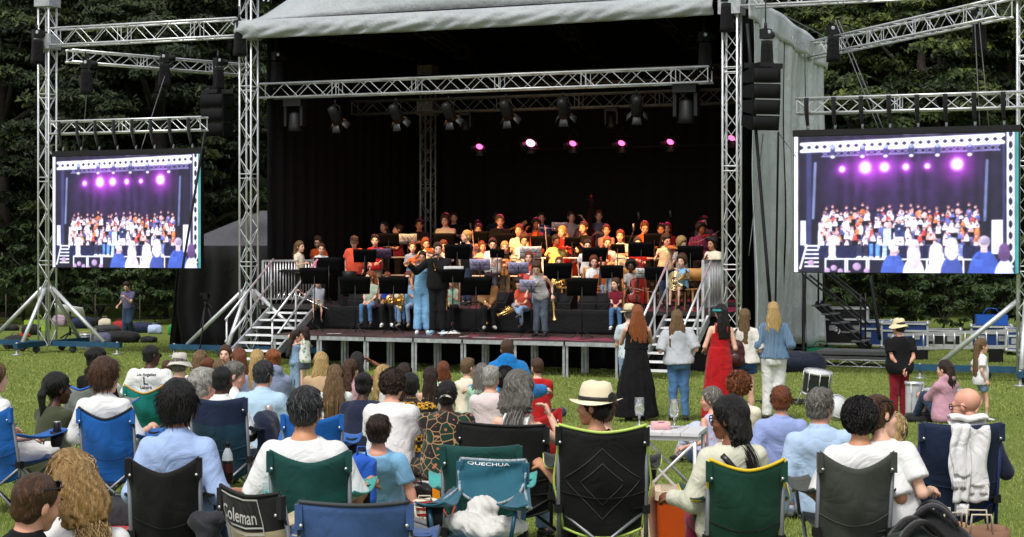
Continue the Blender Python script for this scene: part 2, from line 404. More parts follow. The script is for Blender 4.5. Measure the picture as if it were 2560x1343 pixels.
def _head(h):
 pr = [EL((0, -.016, .034), (.074, .094, .084)), EL((0, .026, -.036), (.056, .064, .082)), RC((-.012, .058, -.096), (.012, .058, -.096), .024, .024),
          RC((0, .086, .004), (0, .106, -.034), .009, .0135), RC((-.034, .074, .016), (.034, .074, .016), .015, .015),
          RC((-.042, .052, -.036), (-.03, .06, -.05), .026, .02), RC((.042, .052, -.036), (.03, .06, -.05), .026, .02), RC((-.016, .086, -.066), (.016, .086, -.066), .0085, .0085)]
 eye = lambda sx: (lambda x, y, z: np.sqrt((x - sx * .031) ** 2 + (y - .098) ** 2 + (z - .001) ** 2) - .0135)
 V, Q = surf(pr, h, .022, subs=[eye(-1), eye(1)])
 vs, qs, mi = [V], [Q], [np.zeros(len(Q), int)]; n = len(V)
 def ball(c, r, m):
  nonlocal n
  mb = MB(); mb.lathe([(math.sin(a) * .999 + 1e-3, -math.cos(a)) for a in np.linspace(0.05, math.pi - .05, 6)], n=8, cap=False)
  W = np.array(mb.v) * np.array(r) + np.array(c); vs.append(W); qs.append(np.array(mb.f) + n); mi.append(np.full(len(mb.f), m)); n += len(W)
 for sx in (-1, 1):
  ball((sx * .031, .079, .001), (.0135, .0125, .0075), 1); ball((sx * .031, .0868, .001), (.0072, .006, .0072), 2)
  ball((sx * .034, .091, .021), (.016, .006, .0035), 4)
  ball((sx * .075, -.012, -.008), (.009, .019, .031), 0); ball((sx * .080, -.008, -.006), (.006, .012, .022), 0)
 ball((0, .094, -.061), (.020, .006, .0045), 3); ball((0, .093, -.070), (.017, .006, .005), 3)
 return np.concatenate(vs).astype(np.float32), np.concatenate(qs), np.concatenate(mi)
_HEADS = {}
def head_tpl(h):
 h = round(h, 3)
 if h not in _HEADS: _HEADS[h] = _head(h)
 return _HEADS[h]
EYEW = plain('eye_white', '#d8d4cc', .3, 0, .02); IRIS = plain('dark_iris', '#1c120c', .2, 0, .02); LIPS = plain('lips', '#9c5348', .5, 0, .1)
LIPD = plain('dark_lips', '#5a2e28', .5, 0, .1)
def facecut(x, y, z): return np.where(z > -.105, .825 * (y - .082) - .567 * (z - .072), y + .0)
def scalp(n, rng, top=False):
 out = []
 while len(out) < n:
  d = rng.normal(size=(n * 3, 3)); d /= np.linalg.norm(d, axis=1)[:, None]
  p = d * v3(.074, .094, .084) + v3(0, -.016, .034)
  ok = (.825 * (p[:, 1] - .078) - .567 * (p[:, 2] - .066) < 0) & (p[:, 2] > -.045)
  out += list(p[ok])
 return np.array(out[:n])
def lockset(n, m, L, e, rng, r0, wave=0.0, lift=0.0, wid=.115, back=(-.10, -.15), part=0.0, fwd=0.0, jit=.35):
 p = scalp(n, rng); c = v3(0, -.016, .034); rr = v3(.074, .094, .084) + e
 ee = rng.uniform(.3, 1.15, n)[:, None]; Ls = L * rng.uniform(.72, 1.08, n); ph = rng.uniform(0, 6.3, n)
 crown = v3(part, -.045, .115); pts = []; q = c + (p - c) / np.linalg.norm((p - c) / (v3(.074, .094, .084) + e * ee), axis=1)[:, None]
 rj = rng.normal(size=(n, 3)) * jit
 for i in range(m):
  nn = (q - c) / (rr ** 2); nn /= np.linalg.norm(nn, axis=1)[:, None]
  t = q - crown + rj * .06; t -= (t * nn).sum(1)[:, None] * nn; t /= np.linalg.norm(t, axis=1)[:, None] + 1e-6
  low = np.clip((.02 - q[:, 2]) / .1, 0, 1)[:, None]
  t = t + rj * .5 * (1 - low) + v3(0, fwd, 0)
  d = t * (1 - low) + v3(0, 0, -1) * low + nn * lift * (1 - low)
  d /= np.linalg.norm(d, axis=1)[:, None]
  off = np.zeros_like(q)
  if wave:
   a = wave * min(1, i / 3); off[:, 0] = a * np.sin(i * 1.15 + ph); off[:, 1] = a * .6 * np.cos(i * 1.15 + ph)
  pts.append(q + off)
  q = q + d * (Ls / m)[:, None]
  k = np.linalg.norm((q - c) / (rr * 1.0), axis=1)[:, None]; tgt = (v3(.074, .094, .084) + e * ee)
  k2 = np.linalg.norm((q - c) / tgt, axis=1)[:, None]
  up = q[:, 2:3] > -.06
  q = np.where(up & ((k2 < 1) | (lift == 0)), c + (q - c) / k2, q)
  g = .825 * (q[:, 1] - .080) - .567 * (q[:, 2] - .070); g = np.where((q[:, 2] > -.13) & (q[:, 1] > -.02), np.maximum(g - .003, 0), 0)
  q[:, 1] -= g * .95; q[:, 2] += g * .35; q[:, 0] *= 1 + np.minimum(g * 4, .06)
  if L > .16:
   z = q[:, 2]; yt = np.interp(z, [-.3, -.2, -.08], [back[1], back[1] + .01, back[0]])
   w = (np.clip((-.05 - z) / .15, 0, 1) * .5)
   q[:, 1] += w * (yt + .028 * (rj[:, 1] / jit) * .8 - q[:, 1]) * (q[:, 1] < .03)
   q[:, 0] = np.clip(q[:, 0], -wid - .02 * rj[:, 0], wid + .02 * rj[:, 0])
 A = np.stack(pts, 1)                                    # n, m, 3
 rad_ = r0 * np.linspace(1, .25, m) * 1.0
 T = np.gradient(A, axis=1); T /= np.linalg.norm(T, axis=2)[..., None] + 1e-9
 B = np.cross(T, v3(.3, .8, .5)); B /= np.linalg.norm(B, axis=2)[..., None] + 1e-9; C = np.cross(T, B)
 ring = np.stack([A + (B * math.cos(a) + C * math.sin(a)) * rad_[None, :, None] for a in (0, 2.09, 4.19)], 2)
 V = ring.reshape(-1, 3); b = (np.arange(n)[:, None, None] * m + np.arange(m - 1)[None, :, None]) * 3
 kk = np.array([[0, 1], [1, 2], [2, 0]])
 Q = np.stack([b + kk[:, 0], b + kk[:, 1], b + 3 + kk[:, 1], b + 3 + kk[:, 0]], -1).reshape(-1, 4)
 tone = np.repeat(np.clip(rng.normal(.5, .28, n), 0, 1), m * 3)
 return V, Q, tone
def hair_mesh(kind, h, near, seed, L=.45, wave=0.0, wid=.1):
 """hair in head space: scalp cap plus locks"""
 rng = np.random.default_rng(seed); cuts = [facecut]; subs = []
 e = {'short': .015, 'fluffy': .03, 'crop': .005, 'long': .016, 'bob': .02, 'curly': .03, 'afro': .05, 'bun': .011, 'pony': .011, 'balding': .008, 'side': .018}[kind]
 zr = {'crop': .0, 'balding': .0, 'short': .008, 'fluffy': .02}.get(kind, .004)
 pr = [EL((0, -.018, .036 + zr / 2), (.074 + e, .094 + e, .084 + e + zr))]
 if kind not in ('long', 'bob', 'curly', 'afro', 'pony'): pr.append(EL((0, -.05, -.03), (.062 + e, .05 + e, .06)))
 if kind in ('short', 'fluffy', 'side'): pr.append(EL((.02, .03, .105), (.055, .05, .02 + e * .6)))
 if kind in ('short', 'crop', 'fluffy', 'side', 'curly', 'afro', 'balding'):
  nz_ = {'fluffy': -.095, 'curly': -.085, 'afro': -.09}.get(kind, -.072)
  cuts.append(lambda x, y, z: nz_ - z + .004 * np.sin(x * 160 + seed))
  if kind in ('short', 'crop', 'balding'): cuts.append(lambda x, y, z: .026 - np.sqrt((np.abs(x) - .086) ** 2 + (y + .004) ** 2 * .8 + (z + .014) ** 2 * .55))
 if kind == 'balding': cuts.append(lambda x, y, z: z - .055 + .3 * (y + .05))
 wr = None
 if kind in ('curly', 'afro'): wr = (.009, 95, seed % 7)
 elif kind in ('short', 'fluffy', 'side'): wr = (.004, 70, seed % 7)
 if kind == 'bun': pr.append(EL((0, -.115, .06), (.042, .036, .04))); wr = (.002, 110, 1)
 if kind == 'updo': pass
 if kind == 'pony': pr += [RC((0, -.105, .03), (.01, -.14, -.04), .026, .03), RC((.01, -.14, -.04), (.01, -.13, -L + .1), .032, .014)]
 if kind in ('long', 'bob'):
  LL = L if kind == 'long' else .22
  w = wid
  prof = [(0, w * .75, .022, -.02 if kind == 'long' else .0), (.25, w, .034, -.015), (.6, w * .98, .05, .0), (1, .07, .06, .02)]
  pr.append(PR((0, -.105 if kind == 'long' else -.07, .06 - LL), (0, 0, 1), (1, 0, 0), (0, 1, 0), LL, prof, fold=11, famp=.006))
  wr = (.003, 60, seed % 7)
 V, Q = surf(pr, h, .02, cuts=cuts, wr=wr)
 tone = np.clip(.35 + .12 * np.sin(V[:, 0] * 190 + 5 * np.sin(V[:, 2] * 30 + seed)), 0, 1)
 n = {0: 0, 1: 220, 2: 760}[near]
 if n and kind not in ('crop',):
  if kind in ('long', 'bob'):
   a, b, t = lockset(n + 80, 12, (L if kind == 'long' else .24) + .13, .02, rng, .0032 if near == 2 else .0052, wave=wave, wid=wid + .008)
  elif kind in ('short', 'fluffy', 'side', 'balding'):
   l = {'short': .055, 'fluffy': .10, 'side': .07, 'balding': .04}[kind]
   if kind == 'balding': n = 0
   a, b, t = lockset(max(n, 1), 5, l, e + .006, rng, .0027 if near == 2 else .0046, lift=.30 if kind == 'fluffy' else .22, fwd=.25 if kind == 'short' else .1)
  elif kind in ('curly', 'afro'):
   p = scalp(n, rng); d = (p - v3(0, -.016, .034)); d /= np.linalg.norm(d, axis=1)[:, None]
   p = p + d * (e + rng.uniform(-.004, .008, n)[:, None])
   th = np.linspace(0, 7.5, 9); B = np.cross(d, v3(.2, .5, .8)); B /= np.linalg.norm(B, axis=1)[:, None]; C = np.cross(d, B)
   A = p[:, None] + .011 * (np.cos(th)[None, :, None] * B[:, None] + np.sin(th)[None, :, None] * C[:, None]) + d[:, None] * (th / 7.5 * .012)[None, :, None]
   r = .0045; T = d
   ring = np.stack([A + (B * math.cos(x) + d * math.sin(x))[:, None] * r for x in (0, 2.09, 4.19)], 2); m = 9
   a = ring.reshape(-1, 3); bb = (np.arange(n)[:, None, None] * m + np.arange(m - 1)[None, :, None]) * 3; kk = np.array([[0, 1], [1, 2], [2, 0]])
   b = np.stack([bb + kk[:, 0], bb + kk[:, 1], bb + 3 + kk[:, 1], bb + 3 + kk[:, 0]], -1).reshape(-1, 4); t = np.repeat(np.clip(rng.normal(.5, .25, n), 0, 1), m * 3)
  elif kind in ('bun', 'pony'):
   a, b, t = lockset(n, 6, .09, e + .003, rng, .0045, jit=.15)
  V2, Q2, t2 = a, b, t
  Q = np.concatenate([Q, Q2 + len(V)]); V = np.concatenate([V, V2]); tone = np.concatenate([tone, t2])
 return V, Q, tone
def with_tone(me, tone):
 a = me.attributes.new('tone', 'FLOAT', 'POINT'); a.data.foreach_set('value', np.asarray(tone, np.float32)); return me

PROF = {'m': [(-.16, .12, .095, -.01), (0, .163, .115, -.01), (.12, .162, .112, -.002), (.35, .146, .103, .008), (.6, .163, .115, .006), (.78, .174, .114, -.006), (.85, .162, .10, -.012), (.91, .128, .084, -.016), (.97, .086, .068, -.016), (1.04, .058, .058, -.010)],
  'f': [(-.16, .13, .105, -.015), (0, .176, .125, -.018), (.12, .168, .115, -.006), (.38, .128, .095, .008), (.6, .143, .113, .016), (.74, .152, .117, .016), (.83, .144, .096, -.002), (.90, .112, .078, -.014), (.96, .076, .062, -.014), (1.04, .050, .052, -.010)],
  'c': [(-.16, .12, .095, -.01), (0, .146, .108, -.01), (.12, .142, .105, 0), (.38, .130, .100, .01), (.6, .138, .102, .006), (.78, .143, .098, -.004), (.85, .132, .086, -.010), (.91, .106, .074, -.014), (.97, .072, .060, -.014), (1.04, .05, .05, -.01)]}
ARMS = {'hang': ((-.23, .02, -.58), (.23, .02, -.58)), 'lap': ((-.07, .30, -.46), (.07, .30, -.46)), 'knees': ((-.06, .44, -.26), (.08, .44, -.28)),
  'hold': ((-.09, .30, -.30), (.09, .32, -.28)), 'behind': ((-.03, -.17, -.55), (.03, -.18, -.53)), 'prop': ((-.34, -.26, -.58), (.34, -.26, -.58)),
  'phone': ((-.14, .30, -.12), (.16, .26, -.06)), 'arms': ((-.33, .22, -.33), (.33, .22, -.33)), 'violin': ((-.24, .38, -.06), (.26, .30, -.20)),
  'flute': ((-.02, .22, .02), (.26, .22, .0)), 'clarinet': ((-.03, .26, -.20), (.03, .30, -.36)), 'sax': ((-.03, .22, -.22), (.10, .20, -.44)),
  'trumpet': ((-.05, .30, -.02), (.06, .30, -.02)), 'cello': ((-.18, .22, -.10), (.24, .36, -.42)), 'bass': ((-.26, .20, .12), (.18, .34, -.36)),
  'guitar': ((-.42, .20, -.20), (.14, .22, -.38)), 'fold': ((.13, .2, -.28), (-.13, .22, -.26)), 'clasp': ((-.03, .34, -.42), (.03, .34, -.42))}
def legs_of(kind, seat):
 t = .43
 if kind == 'stand': return [((-.085, .015, .48), (-.10, -.01, .075)), ((.085, .02, .48), (.105, .02, .075))], None
 if kind == 'walk': return [((-.085, .12, .52), (-.10, -.10, .12)), ((.085, .10, .49), (.09, .10, .075))], None
 if kind == 'chair': return [((-.12, .43, seat + .07), (-.13, .44, .075)), ((.12, .43, seat + .07), (.13, .46, .075))], None
 if kind == 'edge': return [((-.11, .42, seat + .04), (-.13, .36, .075)), ((.11, .42, seat + .04), (.12, .40, .075))], None
 if kind == 'crossleg': return [((-.12, .40, seat + .06), (-.10, .34, .075)), ((.10, .40, seat + .13), (-.12, .50, seat - .12))], None
 if kind == 'cross': return [((-.34, .24, .13), (.06, .36, .07)), ((.34, .24, .13), (-.06, .30, .07))], None
 if kind == 'knees': return [((-.13, .30, .40), (-.12, .50, .075)), ((.12, .30, .40), (.13, .52, .075))], None
 if kind == 'stretch': return [((-.11, .42, .15), (-.14, .84, .08)), ((.11, .42, .18), (.12, .82, .08))], None
 if kind == 'side': return [((.16, .36, .12), (.40, .12, .07)), ((.26, .34, .14), (.46, .02, .07))], None
 if kind == 'kneel': return [((-.12, .34, .09), (-.12, -.06, .07)), ((.12, .34, .09), (.12, -.06, .07))], None
def ik(S, T, l1, l2, pole):
 d = T - S; D = np.linalg.norm(d); D2 = min(max(D, .12), l1 + l2 - .004); d = d / (D + 1e-9); T = S + d * D2
 a = (l1 * l1 - l2 * l2 + D2 * D2) / (2 * D2); hh = math.sqrt(max(0, l1 * l1 - a * a))
 pv = pole - d * float(pole @ d); return S + d * a + nrm(pv) * hh, T
def hand_mesh(mb, Wp, d, nrmv, side, curl, n=5, mi=0):
 d = Vector(d).normalized(); nv = Vector(nrmv); nv = (nv - d * nv.dot(d)).normalized(); r = d.cross(nv) * side   # r towards the thumb
 Wp = Vector(Wp)
 mb.tube([Wp - d * .015, Wp + d * .02, Wp + d * .055, Wp + d * .09], [.026, .034, .041, .036], 8, mi, flat=.45, up=nv)
 for q, (o, L) in enumerate(((.028, .068), (.0095, .078), (-.0095, .073), (-.028, .056))):
  p = Wp + d * (.088 - .006 * abs(q - 1)) + r * o; pts = [p - d * .012]; dd = d.copy()
  for sfrac, ck in ((.45, .55), (.3, 1.0), (.25, 1.2)):
   a = curl * ck; dd = (dd * math.cos(a) - nv * math.sin(a)).normalized(); nv2 = nv
   pts.append(pts[-1] + dd * (L * sfrac + (.012 if sfrac == .45 else 0)))
  mb.tube(pts, [.0095, .009, .008, .006], n, mi)
 p = Wp + d * .022 + r * .03; t1 = (d * .6 + r * .75 - nv * .25).normalized(); t2 = (d * .85 + r * .15 - nv * (.3 + .4 * curl)).normalized()
 mb.tube([p - t1 * .012, p + t1 * .032, p + t1 * .032 + t2 * .03], [.0125, .0105, .0075], n, mi)
GROUPS = {}
def person(label, px, s, ytop, rz=0, pose='stand', k='m', skin='fair', hair=('short', 'brown'), top=None, bot=None, shoes='#222222', legs=None, arms='hang',
           head=(0, 0, 0), lean=(0, 0), twist=0, slouch=.0, seat=.34, at=None, z0=None, kk=None, group='audience on the lawn', hat=None, glasses=None, hs=None, sh=1.0, poles=None, foot=None, hsm=1.0):
 """px, s: pixel column and scale; ytop: pixel row of the head top, which sets the person's size"""
 if at is None: at = P(px, s)
 else: s = F / at.y
 if z0 is None: z0 = at.z
 near = 2 if s > 300 else 1 if s > 185 else 0
 hgrid = min(.034, max(.014, 3.6 / s))
 legs = legs or {'stand': 'stand', 'walk': 'walk', 'chair': 'chair', 'edge': 'edge', 'ground': 'cross', 'kneel': 'kneel'}[pose]
 ztop = CAMZ + (HY - ytop) / s
 K = kk or 1.0; H1 = hs or 1.0; res = None
 for it in range(3):
  if hs is None: H1 = (.62 + .38 * min(K, 1.1)) / K if K < 1 or k == 'c' else 1.0
  H1 = (hs or H1) if hsm == 1.0 else ((.62 + .38 * min(K, 1.1)) / K if K < 1 or k == 'c' else 1.0) * hsm
  zO = {'stand': .90, 'walk': .90, 'chair': (seat + .05 / 1) / 1, 'edge': seat + .07, 'ground': .10, 'kneel': .17}[pose]
  if pose in ('chair', 'edge'): zO = seat / K + .07
  lf, ls, tw = rad(lean[0]), rad(lean[1]), rad(twist)
  U = nrm(v3(math.sin(ls), math.sin(lf), math.cos(lf) * math.cos(ls)))
  R = v3(math.cos(tw), math.sin(tw), 0); R = nrm(R - U * float(R @ U)); Fw = np.cross(U, R)
  O = v3(0, 0, zO); Nk = O + U * .56
  loc = lambda p: Nk + R * p[0] + Fw * p[1] + U * p[2]
  ya, pi, ro = rad(head[0]), rad(head[1]), rad(head[2])
  Hu = nrm(U * .5 + v3(0, 0, .5)); hf = nrm(v3(Fw[0], Fw[1], 0))
  B = np.stack([np.cross(hf, v3(0, 0, 1)), hf, v3(0, 0, 1)], 1)
  Rm = B @ np.array(Matrix.Rotation(ya, 3, 'Z') @ Matrix.Rotation(-pi, 3, 'X') @ Matrix.Rotation(ro, 3, 'Y'))
  base = Nk + Hu * .040 + hf * .014
  HC = base + Rm @ (v3(0, .012, .094) * H1)
  utop = HC[2] + .132 * H1
  K2 = (ztop - z0) / utop if kk is None else kk
  if abs(K2 - K) < .004: K = K2; break
  K = K2
 Wd = {'m': .168, 'f': .150, 'c': .142}[k] * sh
 lm = {'m': 1.0, 'f': .86, 'c': .84}[k]; tm = {'m': 1.0, 'f': .98, 'c': .84}[k]
 prof = [(t, .95 * w * (1 if t > .9 or t < .1 else (sh + 1) / 2), d * (sh + 1) / 2, y - slouch * math.sin(math.pi * min(1, max(0, t)))) for t, w, d, y in PROF[k]]
 Sj = [loc((sx * Wd, -.012, -.098)) for sx in (-1, 1)]
 am = ARMS[arms] if isinstance(arms, str) else tuple(ARMS[a][i] if isinstance(a, str) else a for i, a in enumerate(arms))
 Ej, Wj = [], []
 for i, sx in enumerate((-1, 1)):
  pl = R * sx * .30 - Fw * .35 - U * .9
  if poles and poles[i] is not None: pl = R * poles[i][0] + Fw * poles[i][1] + U * poles[i][2]
  e, w = ik(Sj[i], loc(am[i]), .285, .25, pl); Ej.append(e); Wj.append(w)
 Hj = [O + v3(sx * .088 * tm, 0, 0) for sx in (-1, 1)]
 lg = legs_of(legs, seat / K if pose in ('chair', 'edge') else seat)[0]
 Kj = [v3(*a[0]) for a in lg]; Aj = [v3(*a[1]) for a in lg]
 for i in (0, 1):                                          # keep the limb lengths human
  e = Kj[i] - Hj[i]; Kj[i] = Hj[i] + e * (.425 / np.linalg.norm(e)) if legs not in ('stand', 'walk') else Kj[i]
  if legs in ('chair', 'edge', 'crossleg', 'knees', 'stretch'):
   e = Aj[i] - Kj[i]; L = np.linalg.norm(e)
   if L > .46: Aj[i] = Kj[i] + e * (.44 / L)
 ra = (.047 * lm, .041 * lm, .026 * lm + .002); rl = (.082 * tm, .054 * tm, .036 * tm)
 fd = []
 for i in (0, 1):
  e = nrm(Aj[i] - Kj[i]); f = v3(0, 1, 0) if legs in ('stand', 'walk', 'chair', 'edge', 'knees', 'crossleg') else v3(0, .5, .85) if legs == 'stretch' else nrm(Aj[i] - Kj[i]) if legs in ('kneel', 'side') else nrm(v3((.6 if i == 0 else -.6), .6, 0))
  if foot: f = v3(*foot)
  fd.append(nrm(f + v3((-.18 if i == 0 else .18) if legs in ('stand', 'chair', 'edge') else 0, 0, 0)))
 hg = hgrid / K
 armP = lambda o, a, b, fl: [q for i in (0, 1) for q in ([RC(Sj[i], Sj[i] + (Ej[i] - Sj[i]) * a, ra[0] + o, ra[0] + (ra[1] - ra[0]) * a + o * b, fl)] if a < 1 else [RC(Sj[i], Ej[i], ra[0] + o, ra[1] + o)])]
 body = [PR(O, U, R, Fw, .56, prof, -.16, 1.02), RC(Nk - U * .05 + Fw * -.012, base + Rm @ (v3(0, -.005, .03) * H1), .056 * lm + .003, .05 * lm + .004)]
 for i in (0, 1):
  body += [RC(Sj[i], Ej[i], ra[0], ra[1]), RC(Ej[i], Wj[i], ra[1], ra[2]), RC(Hj[i], Kj[i], rl[0], rl[1]), RC(Kj[i], Kj[i] * .6 + Aj[i] * .4, rl[1] * .95, rl[1] * .95), RC(Kj[i] * .6 + Aj[i] * .4, Aj[i], rl[1] * .95, rl[2]),
                 RC(Aj[i] - v3(0, 0, .02), Aj[i] + fd[i] * .12 - v3(0, 0, .035), .034 * tm, .025 * tm)]
 V, Q = surf(body, hg * 1.15, .022)
 hb = MB()
 for i, sx in enumerate((-1, 1)):
  d = Wj[i] - Ej[i]; cu = .45 if arms in ('hang',) else .75 if arms in ('lap', 'arms', 'prop', 'knees') else 1.0
  nv = R * sx if arms == 'hang' else (U * .7 + R * sx * .4 + Fw * .3 if not (isinstance(arms, str) and arms == 'prop') else U)
  if arms == 'prop': d = nrm(v3(sx * .3, -.6, -.75)); cu = .15
  hb_n = 5 if near else 4
  hand_mesh(hb, Wj[i], d, nv, sx if arms != 'hang' else sx, cu, hb_n)
 hv, hq, hmi = head_tpl(.0085 if near == 2 else .011 if near == 1 else .015)
 hv = (hv * H1) @ Rm.T + HC
 n1, n2 = len(V), len(hb.v)
 faces = [list(f) for f in Q] + [[i + n1 for i in f] for f in hb.f] + [list(f + n1 + n2) for f in hq]
 mi = [0] * len(Q) + [0] * len(hb.f) + list(hmi)
 hairm = hm(hair[1])
 nm = 'person'
 root = thing(nm, label, 'person', (at.x, at.y, z0), rad(rz), group)
 VV = np.concatenate([V, np.array(hb.v, np.float32).reshape(-1, 3), hv]) * K
 bo = link('body', mesh_np('body', VV, faces, [sk(skin), EYEW, IRIS, LIPD if skin in ('dark', 'brown') else LIPS, hairm], mi), root)
 sc = lambda A: np.asarray(A) * K
 # hair
 if hair[0] != 'bald':
  opt = hair[2] if len(hair) > 2 else {}
  hv2, q2, tn = hair_mesh(hair[0], (.0085 if near == 2 else .012 if near == 1 else .017), near, int(abs(px) * 7 + abs(ytop) * 3) % 999, **opt)
  link('hair', with_tone(mesh_np('hair', sc((hv2 * H1) @ Rm.T + HC), q2, [hairm]), tn), root)
 J = dict(root=root, O=O, N=Nk, U=U, R=R, Fw=Fw, S=Sj, E=Ej, W=Wj, H=Hj, Kn=Kj, A=Aj, HC=HC, Rm=Rm, K=K, hs=H1, s=s, at=Vector((at.x, at.y, z0)), rz=rad(rz), label=label)
 J['M'] = Matrix.Translation(J['at']) @ Matrix.Rotation(rad(rz), 4, 'Z')
 J['w'] = lambda p: J['M'] @ Vector([float(c) * K for c in p])
 J['h'] = lambda p: J['w'](HC + Rm @ (np.array(p) * H1))
 J['loc'] = loc
 wr = (.0048, 19 * K, (px % 17)) if near else (.006, 22, px % 17)
 pass
 # top
 if top:
  m = top['m']; sl = top.get('sl', 'short'); lo = top.get('loose', .015); hem = top.get('hem', -.10)
  t1 = {'strap': .93, 'none': .965}.get(sl, .985)
  pr = [PR(O, U, R, Fw, .56, [(t, w + (lo * 1.2 if t < .4 else 0) * (1 if top.get('boxy', True) else .2), d + (lo * .8 if t < .4 else 0), y) for t, w, d, y in prof], hem, t1, lo)]
  cuts = []
  if sl in ('strap', 'none'):
   lim = .092 if sl == 'strap' else .132
   cuts.append(lambda x, y, z: np.where(((x - O[0]) * U[0] + (y - O[1]) * U[1] + (z - O[2]) * U[2]) / .56 > (.70 if sl == 'strap' else .78), np.abs((x - Nk[0]) * R[0] + (y - Nk[1]) * R[1] + (z - Nk[2]) * R[2]) - lim * sh, -1))
  else:
   fr = {'short': .68, 'cap': .35, 'half': .95}.get(sl, 1.0)
   if fr < 1: pr += armP(lo + .004, fr, 1.5, True)
   else:
    w = .25 if sl == 'roll' else 1.0
    for i in (0, 1):
     pr += [RC(Sj[i], Ej[i], ra[0] + lo, ra[1] + lo * .95), RC(Ej[i], Ej[i] + (Wj[i] - Ej[i]) * (w * (.97 if w == 1 else 1)), ra[1] + lo * .95, (ra[1] + (ra[2] - ra[1]) * w) + lo * .75, True)]
  if top.get('hood'):
   pr.append(EL(Nk + U * .02 - Fw * .075, (.11, .06, .075))); pr.append(RC(Nk + R * .07 - U * .01, Nk - R * .07 - U * .01, .05, .05))
  if top.get('collar'):
   pr.append(PR(Nk - U * .045 - Fw * .012, U, R, Fw, .075, [(0, .082, .075, 0), (1, .064, .066, .004)], 0, 1, .0))
  V, Q = surf(pr, hg, .035, cuts=cuts, wr=wr)
  J['top'] = link(top.get('name', 'shirt'), mesh_np('shirt', sc(V), Q, [m]), root)
  if sl == 'strap':
   for sx in (-1, 1):
    mb = MB(); pts = [loc((sx * .085, (.13 if k == 'f' else .12) * a - .02, z)) for a, z in ((1.0, -.13), (.55, -.035), (0.0, -.012), (-.6, -.045), (-.85, -.14))]
    mb.tube([Vector(p * K) for p in pts], .009 * K, 4, flat=.6); mb.build('strap', m, root)
 if bot:
  m = bot['m']; ty = bot.get('t', 'trousers'); lo = bot.get('loose', .016)
  pr = [PR(O, U, R, Fw, .56, prof, -.16, bot.get('waist', .16), lo)]
  if ty == 'dress':
   L = (O[2] - .07) + .20; w0 = bot.get('w', .26)
   pr = [PR((O[0], O[1] - .01, O[2] + .20 - L), (0, 0, 1), (1, 0, 0), (0, 1, 0), L, [(0, w0, w0 * .74, -.01), (.45, w0 * .86, w0 * .66, -.01), (.8, .185, .145, -.01), (1, .148, .115, .0)], 0, 1, .004, fold=bot.get('fold', 10), famp=.016)]
  else:
   fr = bot.get('len', .62)
   for i in (0, 1):
    if ty == 'shorts': pr.append(RC(Hj[i], Hj[i] + (Kj[i] - Hj[i]) * fr, rl[0] + lo, rl[0] + (rl[1] - rl[0]) * fr + lo * 1.9, True))
    else:
     fl = bot.get('flare', 1.0)
     pr += [RC(Hj[i], Kj[i], rl[0] + lo, rl[1] + lo * fl), RC(Kj[i], Kj[i] + (Aj[i] - Kj[i]) * bot.get('ln', .97), rl[1] + lo * fl, rl[2] + lo * fl * 1.35, True)]
   if ty == 'skirt' and pose != 'stand':
    pr.append(RC(Hj[0] * .4 + Hj[1] * .6, Kj[0] * .5 + Kj[1] * .5, .13, .12))
  V, Q = surf(pr, hg, .026, wr=wr)
  J['bot'] = link(bot.get('name', {'dress': 'skirt', 'shorts': 'shorts'}.get(ty, 'trousers')), mesh_np('trousers', sc(V), Q, [m]), root)
 if shoes:
  sm = shoes if not isinstance(shoes, str) else plain('shoe_' + shoes.strip('#'), shoes, .6)
  for i in (0, 1):
   mb = MB(); d = Vector(fd[i]); a = Vector(Aj[i]); upv = Vector((0, 0, 1)) if abs(d.z) < .7 else Vector((0, -1, .3)); upv = (upv - d * upv.dot(d)).normalized()
   pts = [a - d * .055 - upv * .03, a - d * .035 - upv * .022, a + d * .02 - upv * .022, a + d * .09 - upv * .035, a + d * .15 - upv * .043, a + d * .178 - upv * .047]
   mb.tube([p * K for p in pts], [x * K * (.9 if k != 'm' else 1) for x in (.026, .042, .046, .042, .036, .02)], 8, 0, flat=.85, up=upv)
   mb.tube([(p - upv * (.030 - q)) * K for p, q in zip(pts, (0, .008, .008, .0, -.006, -.010))], [x * K * (.9 if k != 'm' else 1) for x in (.03, .043, .042, .044, .039, .022)], 8, 1, flat=.28, up=upv)
   mb.build('shoe', [sm, WHITEM if shoes in ('#e8e8e8', '#7fb0c8') else RUBBER], root)
 if hat: hat(J)
 if glasses: specs(J, glasses)
 return J
